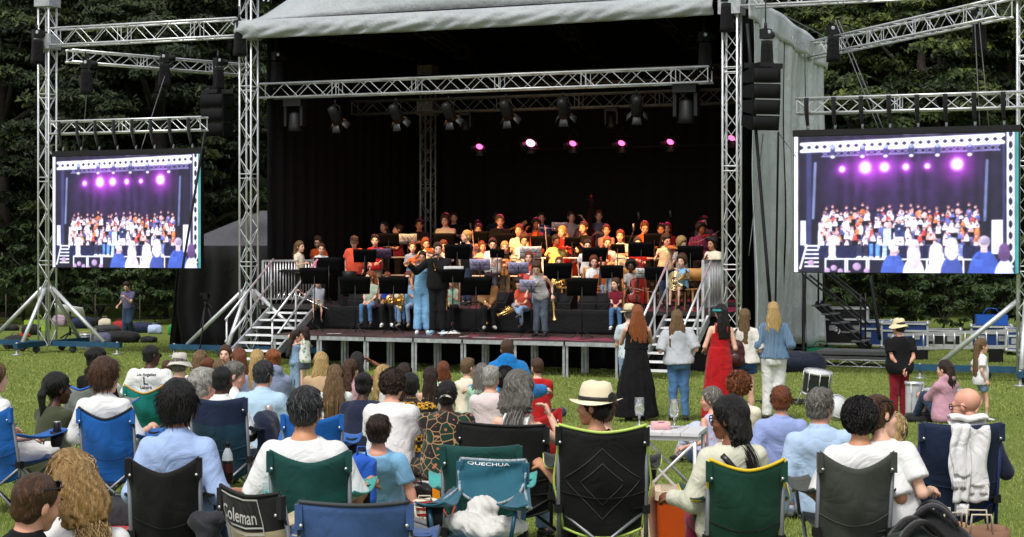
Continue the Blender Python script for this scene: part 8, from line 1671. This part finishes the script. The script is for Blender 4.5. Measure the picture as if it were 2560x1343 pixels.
# ------------------------------------------------------------------ on the stage: monitors, boxes, chairs, paper
def wedge(label, px, v, w=.55, z=UP, rz=0, hh=.34):
 t = thing('monitor_wedge', label, 'stage monitor', ST(UV(px, v), v, z), rad(180 + rz) - SA, 'stage monitor wedges'); d = .45
 mb = MB(); mb.add([(-w / 2, -d / 2, 0), (w / 2, -d / 2, 0), (w / 2, d / 2, 0), (-w / 2, d / 2, 0), (-w / 2, -d / 2, hh), (w / 2, -d / 2, hh), (w / 2, -.02, hh), (-w / 2, -.02, hh), (w / 2, d / 2, .12), (-w / 2, d / 2, .12)], [(3, 2, 1, 0), (0, 1, 5, 4), (4, 5, 6, 7), (7, 6, 8, 9), (9, 8, 2, 3), (0, 4, 7, 9, 3), (1, 2, 8, 6, 5)]); mb.build('cabinet', [MATS[('p', 'black_speaker_paint')]], t)
 mb = MB(); mb.sheet(lambda a, e: ((a - .5) * w * .9, .0 + (d / 2 - .02) * e, hh - .01 - (hh - .14) * e + .012), 3, 3, .01); mb.build('grille', [MATS[('p', 'black_speaker_grille')]], t)
for a in (('black stage monitor right of the boy in the tan jacket', 1250, .5, .45), ('big black stage monitor right of the lilac stands', 1402, .5, .6), ('black stage monitor behind the lone black stand', 1475, .55, .4), ('low black box behind the stands left of the maroon tee', 1500, .6, .6), ('black stage monitor near the left steps', 905, .35, .5)): wedge(*a)
t = copy_tree([o for o in bpy.data.objects if o.name.startswith('moving_head') and o.parent is None][0], label='black moving light standing on the platform edge at the left'); t.location = ST(UV(874, .4), .4, UP + .02); t.rotation_euler = (math.pi, 0, SA)
WD = plain('pale_beech', '#b8864a', .45, 0, .2, 6)
def wood_chair(label, px, v, rz=0, z=UP):
 t = thing('wooden_chair', label, 'chair', ST(UV(px, v), v, z), rad(180 + rz), 'wooden chairs on the stage')
 for sx in (-1, 1):
  mb = MB(); mb.bar((sx * .2, -.20, 0), (sx * .19, -.24, .86), .03, .03, up=(0, 1, 0)); mb.build('leg', [WD], t); mb = MB(); mb.bar((sx * .2, .20, 0), (sx * .19, .17, .43), .03, .03, up=(0, 1, 0)); mb.build('leg', [WD], t)
 mb = MB(); mb.box((0, -.01, .445), (.43, .43, .025)); mb.build('seat', [WD], t); mb = MB(); mb.sheet(lambda u, v_: ((u - .5) * .40, -.245 - .03 * math.sin(u * 3.14), .62 + .26 * v_), 5, 1, .015); mb.build('backrest', [WD], t)
wood_chair('pale wooden chair right of the horn player', 1418, .95, 20); wood_chair('pale wooden chair of the girl with the orange-brown cello', 1466, 1.1, -30); wood_chair('pale wooden chair of the child with the small red cello', 1590, .85, 20); wood_chair('pale wooden chair of the euphonium player', 1722, .75, -34); wood_chair('pale wooden chair of the girl with the bright red cello', 1316, 1.36, -4)
for i, (px, v, w, d, r) in enumerate(((1122, -1.75, .42, .30, 20), (1160, -1.9, .30, .05, 60), (836, -1.95, .30, .06, 5), (1210, -2.1, .5, .03, -20), (1296, -2.2, .6, .04, 24))):
 mb = MB(); mb.sheet(lambda u, v_: ((u - .5) * w, (v_ - .5) * d, .012 + .05 * u * v_ * (i == 0) + .05 * (i == 0)), 4, 3, .004); o = mb.build('paper_sheet', [PAPER]); o.location = ST(UV(px, v), v, DECK); o.rotation_euler = (0, 0, rad(r)); tag(o, ['white paper sheets lying at the feet of the conductor', 'narrow white strip right of the paper sheets on the deck', 'pale strip on the deck edge at the left', 'thin white cable tape on the deck below the trumpeter', 'white stick lying on the deck by the lilac stand'][i], 'paper')
for i, (px, v, r1) in enumerate(((1330, -2.0, .35), (1420, -1.9, .5), (1500, -1.7, .45), (1540, -2.1, .3))):
 mb = MB(); mb.lathe([(.01, .006), (r1, .006), (r1, .002)], (0, 0, 0), 18); o = mb.build('deck_patch', [plain('dusky_pink_patch', '#8c3c58', .6)]); o.location = ST(UV(px, v), v, DECK + .001); o.scale = (1, .35, 1); tag(o, ['rosy patch on the deck below the lilac stand', 'rosy patch left on the deck front near the lone stand', 'rosy patch in front of the maroon tee girl', 'small rosy patch at the right corner of the deck'][i], 'mat')  # flat dusky pink discs laid on the deck
def mic(label, px, py, v, z, tall=1.9):
 b = ST(UV(px, v), v, z); zt_ = CAMZ + (HY - py) / F * b.y; t = thing('microphone_stand', label, 'microphone', b, 0, 'microphone stands'); h_ = zt_ - z
 mb = MB(); mb.tube([(0, 0, .05), (0, 0, h_ * .8), (.12, -.1, h_)], .010, 5); mb.build('pole', [BLACKM], t); mb = MB(); mb.tube([(.12, -.1, h_ - .02), (.10, -.12, h_ + .14)], .022, 7); mb.build('microphone', [GREYM], t)
 for k in range(3): mb = MB(); mb.tube([(0, 0, .12), (.3 * math.cos(k * 2.09), .3 * math.sin(k * 2.09), .01)], .01, 5); mb.build('leg', [BLACKM], t)
for a in (('tall microphone stand at the back right', 1585, 545, 7.2, RIS[3][1]), ('second tall microphone stand at the back right', 1664, 540, 7.2, RIS[3][1]), ('microphone on a stand right of the pale floral tee', 1571, 575, 3.2, RIS[1][1]), ('microphone on a stand in front of the girl in orange straps', 1336, 575, 4.3, RIS[1][1]), ('microphone on a stand behind the flute player', 1166, 572, 5.6, RIS[2][1])): mic(*a)
t = thing('keyboard_percussion', 'long dark keyboard instrument at the left end of the stage', 'glockenspiel', ST(UV(745, .9), .9, UP), -SA)
mb = MB(); mb.box((0, 0, .76), (1.1, .38, .05)); mb.build('frame', [BLACK], t); mb = MB()
for k in range(16): mb.box((-.5 + k * .066, 0, .80), (.05, .34 - .01 * k, .012))
mb.build('bars', [plain('steel_keys', (.3, .3, .32), .3, .8)], t)
for sx in (-.5, .5): mb = MB(); mb.tube([(sx, -.15, .74), (sx * .9, .15, .02)], .015, 5); mb.tube([(sx, .15, .74), (sx * .9, -.15, .02)], .015, 5); mb.build('stand_leg', [BLACKM], t)
t = thing('xylophone_rack', 'small shiny percussion frame on the platform behind the left stair rail', 'percussion', ST(UV(722, .6), .6, UP))
for k in range(6): mb = MB(); mb.tube([(-.3 + .12 * k, 0, .02), (-.2 + .12 * k, .1, .34)], .012, 5); mb.build('rod', [SILV_], t)
# ------------------------------------------------------------------ among the audience
q = CC['q']; t = thing('jumper', 'white hooded jumper hanging over the tall navy chair', 'jumper', q['w']((.03, 0, 0)), 0); hb0 = q['hb']; FLC = c_('white_sweat_cloth', '#dcdcdc', wr=.9)
def dr(x0, x1, y, z1, amp=.006, ph=0.0): return lambda u, v: (x0 + (x1 - x0) * u + .012 * math.sin(v * 7 + ph), q['bx'](hb0) - y - .012 * min(1, v * 9) + (.05 * (1 - v * 12) if v < .08 else 0) + amp * math.sin(u * 11 + v * 4 + ph) - .01 * v, hb0 + .012 - (.012 if v < .08 else 0) + (z1 - hb0) * v + .008 * math.sin(u * 6 + ph) * v)
for n_, x0, x1, y, z1, ph in (('body', -.11, .125, .030, hb0 - .40, 0), ('inner_hem', -.03, .118, .022, hb0 - .50, 2), ('sleeve', -.105, -.005, .050, hb0 - .34, 1), ('cuffed_sleeve', -.085, .005, .040, hb0 - .50, 4)):
 mb = MB(); mb.sheet(dr(x0, x1, y, z1, .007, ph), 12, 22, .014); mb.build(n_, [FLC], t)
for x0, x1, y, z1, z2 in ((-.10, -.015, .053, hb0 - .34, hb0 - .41), (-.078, .0, .042, hb0 - .50, hb0 - .575), (-.02, .127, .033, hb0 - .385, hb0 - .445)):
 mb = MB(); mb.sheet(lambda u, v: (x0 + (x1 - x0) * u, q['bx'](hb0) - y - .012 + .004 * math.sin(u * 60), z1 + (z2 - z1) * v), 24, 3, .016); mb.build('ribbed_band', [FLC], t)
mb = MB(); mb.sheet(lambda u, v: (-.105 + .23 * u, q['bx'](hb0) - .03 + .10 * v - .02, hb0 + .018 + .018 * math.sin(v * 3) + .008 * math.sin(u * 9)), 12, 4, .02); mb.build('shoulder_fold', [FLC], t)
o = blob([RC((0, 0, 0), (.03, .02, -.36), .07, .09), RC((-.03, .05, .02), (.0, .30, .0), .06, .06), RC((.03, .12, -.02), (.05, .12, -.42), .07, .08)], NVY, 'jacket', 'navy jacket hung over the arm of the tall navy and teal chair', 'jacket', h=.02, wr=(.012, 22, 1)); q = CC['f']; o.location = q['w']((q['hw'] + .06, .0, q['za'] + .02))
o = blob([RC((0, 0, 0), (-.02, .0, -.30), .05, .07), RC((0, 0, 0), (.10, .05, -.26), .045, .06), RC((-.04, 0, .02), (.06, 0, .03), .05, .05)], BG('charcoal_fleece', '#2a2a30'), 'jacket', 'charcoal jacket knotted round the right post of the black chair', 'jacket', h=.016, wr=(.012, 26, 1)); q = CC['e']; o.location = q['w']((q['hw'] + .03, q['bx'](.4) - .04, q['zs'] + .06))
o = blob([EL((-.07, .0, .02), (.12, .10, .055)), EL((.09, -.02, .0), (.13, .10, .05)), EL((.0, .06, .07), (.075, .055, .075)), EL((.02, -.09, -.01), (.11, .06, .04))], c_('white_fleece', '#c8c6c2', wr=1.0), 'clothes_heap', 'heap of white fleece clothes on the seat of the petrol blue chair', 'clothes', h=.009, k=.02, wr=(.013, 44, 1)); q = CC['r']; o.location = q['w']((-.02, .04, q['zs'] + .075))
mb = MB(); mb.tube([(0, 0, 0), (-.05, -.02, -.05), (-.07, -.03, -.13), (-.03, -.03, -.19), (.0, -.02, -.11), (.0, 0, 0)], .011, 5, flat=.4); o = tag(mb.build('strap_loop', [plain('rust_red_webbing', '#a8401f', .7)]), 'rust red webbing loop hanging from the green straight-topped chair', 'strap'); q = CC['k']; o.location = q['w']((-q['hw'] + .07, q['bx'](.6) - .03, q['hb'] - .22))
mb = MB(); mb.bar((0, 0, 0), (-.01, 0, -.22), .035, .01); o = tag(mb.build('strap', [plain('rust_red_webbing', '#a8401f', .7)]), 'rust red strap hanging between the green and petrol chairs', 'strap'); o.location = CC['k']['w']((.16, -.34, .52))
def bottle(label, p):
 t = thing('drink_bottle', label, 'bottle', p); mb = MB(); mb.lathe([(.030, 0), (.033, .02), (.033, .13), (.026, .17), (.012, .20), (.012, .215)], (0, 0, 0), 14); mb.build('bottle', [plain('dark_cola_plastic', '#1c0f0c', .12)], t)
 mb = MB(); mb.lathe([(.0338, .06), (.0338, .11)], (0, 0, 0), 14, cap=False); mb.build('label_band', [plain('red_black_label', '#3a0d0f', .4)], t); mb = MB(); mb.lathe([(.015, .212), (.015, .235), (.003, .236)], (0, 0, 0), 10); mb.build('cap', [BLACK], t); mb = MB(); mb.lathe([(.0332, .13), (.0265, .171), (.0125, .201)], (0, 0, 0), 14, cap=False); mb.build('neck', [plain('clear_plastic', '#a8b0b4', .1)], t)
q = CC['e']; bottle('dark soft drink bottle standing on the right arm of the black chair', q['w']((q['hw'] + .10, .14, q['za'] + .01)))
def can(label, p, c='#2a2830'):
 t = thing('drink_can', label, 'can', p); mb = MB(); mb.lathe([(.024, 0), (.032, .008), (.032, .105), (.026, .118), (.024, .120)], (0, 0, 0), 14); mb.build('body', [plain('can_' + c, c, .3, .5)], t); mb = MB(); mb.lathe([(.002, .117), (.025, .119), (.025, .122)], (0, 0, 0), 12); mb.build('lid', [ALU], t)
q = CC['a']; can('dark drink can in the armrest of the blue chair at the left edge', q['w']((q['hw'] + .04, .14, q['za'] - .05))); q = CC['f']; can('pale drink can on the arm of the tall navy and teal chair', q['w']((q['hw'] + .05, .16, q['za'] + .012)), '#b8a8a4')
# picnic rugs and bags
def rug(label, px, s, w, d, m, rz):
 p = P(px, s); mb = MB(); mb.sheet(lambda u, v: ((u - .5) * w + .03 * math.sin(v * 9), (v - .5) * d + .03 * math.sin(u * 11), .018 + .012 * math.sin(u * 17 + 3 * v) * math.sin(v * 13) + G(p.y + (v - .5) * d) - p.z), 20, 16, .008); o = mb.build('picnic_rug', [m]); o.location = p; o.rotation_euler = (0, 0, rad(rz)); tag(o, label, 'rug', 'picnic rugs on the grass')
rug('striped red, white and blue beach towel under the blue chair', 268, 352, .9, 1.1, c_('beach_towel', '#c8c8cc', 'stripe_h', '#a81c28', scale=4), 40); rug('pink and white rug under the boy in sky blue', 935, 300, 1.3, 1.3, c_('pink_rug', '#b8606a', 'plaid', '#c8c8c8', scale=5), 10); rug('red tartan rug beside the striped tote bag', 1080, 322, 1.2, 1.0, c_('red_rug', '#9c2430', 'plaid', '#c0b8b0', scale=5), -8)
rug('pale patterned rug under the man with tousled grey hair', 1960, 312, 1.5, 1.2, c_('pale_rug', '#b8b4b0', 'plaid', '#7a6a70', scale=6), 0); rug('red and white cloth on the grass below the tall navy chair', 2440, 440, 1.1, .9, c_('gingham', '#c4b8b0', 'plaid', '#b04030', scale=9), 10); rug('dark rug under the dark green patterned shirt', 1120, 275, 1.3, 1.0, c_('dark_rug', '#3a3430', 'plaid', '#6a5a4a', scale=5), 0)
def backpack(label, px, s, m, m2, w=.42, h=.22, d=.34, rz=0, flat=True, tilt=0):
 p = P(px, s); t = thing('backpack', label, 'backpack', p, rad(rz), 'rucksacks on the grass'); t.rotation_euler = (rad(tilt), 0, rad(rz))
 V, Q = surf([EL((0, 0, h * .5), (w * .5, d * .5, h * .5)), RC((-w * .3, 0, h * .45), (w * .3, 0, h * .45), h * .42, h * .38)], .016, .06, wr=(.010, 22, 1), cuts=[lambda x, y, z: -z]); link('body', mesh_np('body', V, Q, [m]), t)
 V, Q = surf([EL((w * .05, -d * .40, h * .45), (w * .34, d * .16, h * .30))], .014, .03, wr=(.006, 26, 1)); link('front_pocket', mesh_np('pocket', V, Q, [m2]), t)
 for y in (-.25, .22):
  mb = MB(); mb.sheet(lambda u, v: (-w * .32 + w * .75 * u, d * y + (v - .5) * .07, h * (.86 + .22 * math.sin(u * 3.1)) ), 10, 2, .022); mb.build('shoulder_strap', [m2], t)
 mb = MB(); mb.tube([(-w * .48, 0, h * .6), (-w * .56, .0, h * .75), (-w * .48, .05, h * .8)], .012, 5); mb.build('grab_loop', [m], t); return t
BLB = BG('bright_blue', '#1d55b8'); GYB = BG('grey_panel', '#6a6a68')
backpack('bright blue and grey rucksack lying on the grass behind the boy in sky blue', 985, 395, BLB, GYB, .60, .26, .36, -8)
t = soft_bag('bright blue chair bag hanging from the arm of the small blue chair', 905, 350, .20, .13, .40, BLB, name='chair_bag', hs=.018); t.location.z += .18
backpack('black and dark green rucksack standing beside the olive grey chair', 2285, 462, BG('dark_green_nylon', '#1c2620'), BK1, .34, .46, .26, 10); backpack('black rucksack behind the olive grey chair, the larger of the two', 2322, 445, BK1, BK2, .36, .50, .26, -12)
backpack('grey and teal rucksack leaning behind the black and tan chair', 655, 480, TE1, BK2, .32, .50, .22, 20)
soft_bag('black leather handbag standing on the rug', 1040, 325, .26, .12, .25, plain('black_leather', '#141213', .35, 0, .2, 9, .3), name='handbag', cat='handbag', hs=.016); soft_bag('coral cool bag at the right edge of the picture', 2540, 470, .40, .26, .28, BG('coral', '#b84a3c'), hs=.018, strap=BE1)
soft_bag('amber yellow carrier bag on the knee side of the dark green shirt', 1126, 330, .26, .16, .26, plain('amber_plastic', '#e08a10', .35), name='carrier_bag', hs=.016, z=.05)
soft_bag('pink and white towel heap behind the boy in sky blue', 912, 318, .30, .25, .26, c_('pink_towel', '#c88a90', 'stripe_h', '#d8d0d0', scale=14), name='towel_heap', cat='towel', hs=.018); soft_bag('dark bag on the grass in front of the fluffy-haired boy', 300, 345, .26, .2, .24, BK2, hs=.018)
t = soft_bag('red and cream striped tote bag with dark writing and rope handles', 1062, 345, .30, .16, .22, c_('red_cream_stripes', '#d8cdb8', 'stripe_h', '#8c1c22', scale=7.5), name='tote_bag', cat='tote bag', hs=.014, strap=BE1)
for txt, z, sz in (('ng Goes', .135, .042), ('1824', .07, .042)):
 cu = bpy.data.curves.new('text', 'FONT'); cu.body = txt; cu.size = sz; cu.align_x = 'CENTER'; q = bpy.data.objects.new('t', cu); me = bpy.data.meshes.new_from_object(q); bpy.data.objects.remove(q); o = link('printed_text', me, t, plain('black_print', '#1a1a1c', .7)); o.rotation_euler = (rad(90), 0, 0); o.location = (0, -.092, z)
mb = MB()
for sx in (-1, 1): mb.tube([(sx * .0 - .07, -.085, .19), (-.06, -.10, .10), (.0, -.105, .05), (.06, -.10, .10), (.07, -.085, .19)], .010, 6); break
mb.build('rope_handle', [BE1], t)
def box_bag(label, px, s, w, d, h, m, rz=0):
 t = thing('paper_bag', label, 'paper bag', P(px, s), rad(rz), 'paper carrier bags'); mb = MB()
 mb.sheet(lambda u, v: [(-w / 2 + w * (u * 4), -d / 2, 0), (w / 2, -d / 2 + d * (u * 4 - 1), 0), (w / 2 - w * (u * 4 - 2), d / 2, 0), (-w / 2, d / 2 - d * (u * 4 - 3), 0)][min(3, int(u * 4))][:2] + (h * v + .012 * math.sin(u * 25) * v,), 24, 6, .004); mb.build('bag_wall', [m], t)
 mb = MB(); mb.box((0, 0, .01), (w - .02, d - .02, .012)); mb.build('bag_floor', [m], t)
 for y in (-d / 2, d / 2): mb = MB(); mb.tube([(-w * .2, y, h - .02), (-w * .17, y * 1.1, h + .09), (w * .17, y * 1.1, h + .09), (w * .2, y, h - .02)], .007, 5); mb.build('handle', [BE1], t)
 return t
box_bag('plain brown paper bag under the tall navy chair', 2368, 415, .30, .16, .32, plain('kraft_paper', '#a8835a', .85, 0, .12, 4), 8); box_bag('brown and purple paper bag right of the plain one', 2448, 425, .32, .16, .34, plain('kraft_purple_paper', '#80604c', .85, 0, .2, 3), -6)
def tub(label, px, s, r, h, c, c2):
 t = thing('food_tub', label, 'tub', P(px, s)); mb = MB(); mb.lathe([(r * .85, 0), (r, h)], (0, 0, 0), 16); mb.build('tub', [plain('tub_' + c, c, .4, 0, .3, 14)], t); mb = MB(); mb.lathe([(r * 1.04, h), (r * 1.04, h + .015), (.01, h + .018)], (0, 0, 0), 16); mb.build('lid', [plain('lid_' + c2, c2, .4)], t)
tub('tub of orange snacks with a white lid at the right edge', 2528, 445, .085, .12, '#c87a20', '#d8d8d4'); tub('silver tin on the cloth below the orange snacks', 2520, 495, .06, .10, '#8a8d90', '#a0a4a8'); tub('red pot on the rug in front of the bright blue chair', 262, 365, .05, .09, '#a01818', '#a83028')
# white table, glasses, cooler
p0 = P(1668, 362); t = thing('folding_table', 'white folding table with crossed aluminium legs', 'table', p0, rad(-14)); h_ = .76; w_, d_ = .50, .46
for k in range(4): mb = MB(); mb.box((-w_ / 2 + w_ * (k + .5) / 4, 0, h_), (w_ / 4 - .004, d_, .022)); mb.build('slat', [plain('white_laminate', '#d8d8da', .35, 0, .03)], t)
for y in (-d_ / 2 + .03, d_ / 2 - .03): mb = MB(); mb.bar((-w_ / 2, y, h_ - .028), (w_ / 2, y, h_ - .028), .03, .03); mb.build('rail', [ALU], t)
for sx in (-1, 1):
 for sy in (-1, 1): mb = MB(); mb.tube([(sx * (w_ / 2 - .03), sy * (d_ / 2 - .03), h_ - .03), (sx * (w_ / 2 - .03), sy * (d_ / 2 - .03), .0)], .014, 7); mb.build('leg', [ALU], t); mb = MB(); mb.box((sx * (w_ / 2 - .03), sy * (d_ / 2 - .03), h_ * .36), (.04, .04, .05)); mb.build('joint', [BLACK], t)
for y in (-d_ / 2 + .03, d_ / 2 - .03):
 for q in (1, -1): mb = MB(); mb.tube([(q * (w_ / 2 - .03), y, h_ - .05), (-q * (w_ / 2 - .03), y, h_ * .36)], .010, 6); mb.build('cross_brace', [ALU], t)
GLS = bpy.data.materials.new('clear_glass'); nt, bs = nodes(GLS); bs.inputs['Base Color'].default_value = (.93, .95, .95, 1); bs.inputs['Roughness'].default_value = .05; bs.inputs['Transmission Weight'].default_value = .9; bs.inputs['IOR'].default_value = 1.2
def flute_glass(label, p):
 t = thing('champagne_flute', label, 'glass', p, 0, 'champagne glasses on the white table'); mb = MB(); mb.lathe([(.028, .075), (.034, .12), (.033, .20), (.031, .20), (.031, .12), (.022, .085), (.004, .078)], (0, 0, 0), 14, cap=False); mb.build('bowl', [GLS], t); mb = MB(); mb.lathe([(.03, .0), (.03, .004), (.006, .01), (.005, .05), (.010, .06), (.006, .078)], (0, 0, 0), 12); mb.build('stem', [GLS], t)
M_ = Matrix.Translation(p0) @ Matrix.Rotation(rad(-14), 4, 'Z')
flute_glass('champagne flute on the right half of the white table', M_ @ Vector((.04, .06, h_ + .012))); flute_glass('champagne flute on the left of the white table near the straw hat', M_ @ Vector((-.215, .12, h_ + .012)))
soft_bag('crumpled pink and white napkin on the white table', 1652, 362, .13, .10, .05, c_('pink_napkin', '#d8a8a8'), name='napkin', cat='napkin', hs=.012, z=.772)
t = thing('cool_box', 'orange cool box with a cream rim and its lid leaning against it', 'cool box', P(1730, 372), rad(-4)); OR = plain('orange_plastic', '#b8480c', .4, 0, .08, 5); CB = plain('cream_plastic', '#d8c4a8', .4, 0, .05)
def rbox(mb, w, d, z0, z1, r, tp=1.0, n=5):
 pr = []
 for z, s_ in ((z0, 1), (z1, tp)):
  for cx, cy, a0 in ((w / 2 - r, d / 2 - r, 0), (-w / 2 + r, d / 2 - r, 90), (-w / 2 + r, -d / 2 + r, 180), (w / 2 - r, -d / 2 + r, 270)):
   for k in range(n): a = rad(a0 + 90 * k / (n - 1)); pr.append(((cx + r * math.cos(a)) * s_, (cy + r * math.sin(a)) * s_, z))
 m_ = 4 * n; mb.add(pr, [(k, (k + 1) % m_, m_ + (k + 1) % m_, m_ + k) for k in range(m_)] + [list(range(m_))[::-1], list(range(m_, 2 * m_))])
mb = MB(); rbox(mb, .46, .34, .0, .34, .05, 1.03); mb.build('body', [OR], t); mb = MB(); rbox(mb, .50, .38, .34, .40, .06); mb.build('rim', [CB], t); mb = MB(); rbox(mb, .42, .30, .4005, .4015, .05); mb.build('inside', [plain('cream_shadow_plastic', '#b8a68c', .5)], t)  # darker cream plate over the rim paints the shade of the open inside
mb = MB(); mb.tube([(.06, -.21, .37), (.08, -.23, .33), (.2, -.23, .33), (.22, -.21, .37)], .010, 6); mb.build('handle', [OR], t)
mb = MB(); rbox(mb, .43, .36, -.03, .03, .07); o = mb.build('lid', [CB], t); o.location = (-.285, -.04, .215); o.rotation_euler = (0, rad(83), rad(-12))
# small personal things
def shoe_pair(label, px, s, c, rz):
 t = thing('shoe_pair', label, 'shoes', P(px, s), rad(rz))
 for sx in (-1, 1):
  mb = MB(); mb.tube([(sx * .06, -.12, .04), (sx * .06, -.08, .05), (sx * .06, .02, .045), (sx * .065, .10, .035), (sx * .065, .15, .02)], [.025, .04, .042, .04, .02], 8, 0, flat=.85); mb.tube([(sx * .06, -.13, .008), (sx * .06, .0, .008), (sx * .065, .16, .008)], [.03, .042, .025], 8, 1, flat=.25); mb.build('shoe', [c, RUBBER], t)
shoe_pair('brown leather sandals beside the striped tote bag', 1098, 350, plain('brown_leather', '#4a3224', .5), 40); shoe_pair('tan loafers on the grass between the two men in blue shirts', 1985, 325, plain('tan_leather', '#9a5226', .4), -30); shoe_pair('white plimsolls beside the man with tousled grey hair', 1955, 330, WHITEM, 60)
J = [j for j in bpy.data.objects if j.get('label', '').startswith('person in a white top and denim shorts')][0]
t = thing('backpack', 'maroon leather backpack on the shoulder of the woman in denim shorts', 'backpack', J.location + Vector((-.16, -.14, 1.02)), rad(-8), 'rucksacks on the grass'); MRN = plain('maroon_leather', '#3c1016', .4, 0, .2, 8, .3)
V, Q = surf([EL((0, 0, .0), (.14, .07, .20)), RC((-.08, 0, -.12), (.08, 0, -.12), .07, .07), RC((-.06, 0, .12), (.06, 0, .12), .05, .05)], .014, .05, wr=(.006, 24, 1)); link('body', mesh_np('body', V, Q, [MRN]), t)
V, Q = surf([EL((0, -.06, -.08), (.09, .035, .09))], .012, .03); link('pocket', mesh_np('pocket', V, Q, [MRN]), t)
mb = MB(); mb.tube([(-.04, 0, .18), (-.02, .02, .30), (.02, .08, .36), (.05, .14, .34)], .014, 5, flat=.5); mb.build('strap', [MRN], t)
J = [j for j in bpy.data.objects if j.get('label', '').startswith('person in a long red strappy')][0]
hb_ = [o for o in bpy.data.objects if o.parent == J and o.name.startswith('hair')][0]
mb = MB(); zc = max((v.co.z for v in hb_.data.vertices)) - .055; mb.tube([Vector((.088 * math.cos(a), -.0 + .105 * math.sin(a), zc - .05 + .055 * math.sin(a * .5 + .0) * 0 + .04 * abs(math.cos(a)) * 0)) for a in np.linspace(0, 2 * math.pi, 20)], .018, 6, flat=1.2); mb.build('headband', [plain('teal_headband', '#1c8a8c', .6, 0, .4, 60)], J)
J = [j for j in bpy.data.objects if j.get('label', '').startswith('person with straight black hair, glasses')][0]
tp = [o for o in bpy.data.objects if o.parent == J and o.name.startswith('shirt')][0]
bv = BVHTree.FromPolygons([v.co.copy() for v in tp.data.vertices], [list(p_.vertices) for p_ in tp.data.polygons]); pts = []
zt_ = max(v.co.z for v in tp.data.vertices)
for k in range(12):
 x = -.10 + .26 * k / 11; z = zt_ - .06 - .30 * k / 11; h_ = bv.ray_cast(Vector((x, -1.5, z)), Vector((0, 1, 0)))
 if h_[0] is not None: pts.append(h_[0] + Vector((0, -.005, 0)))
if len(pts) > 2: mb = MB(); mb.tube(pts, .016, 6, flat=.35, up=(0, -1, 0)); mb.build('bag_strap', [plain('black_leather_strap', '#141314', .4)], J)
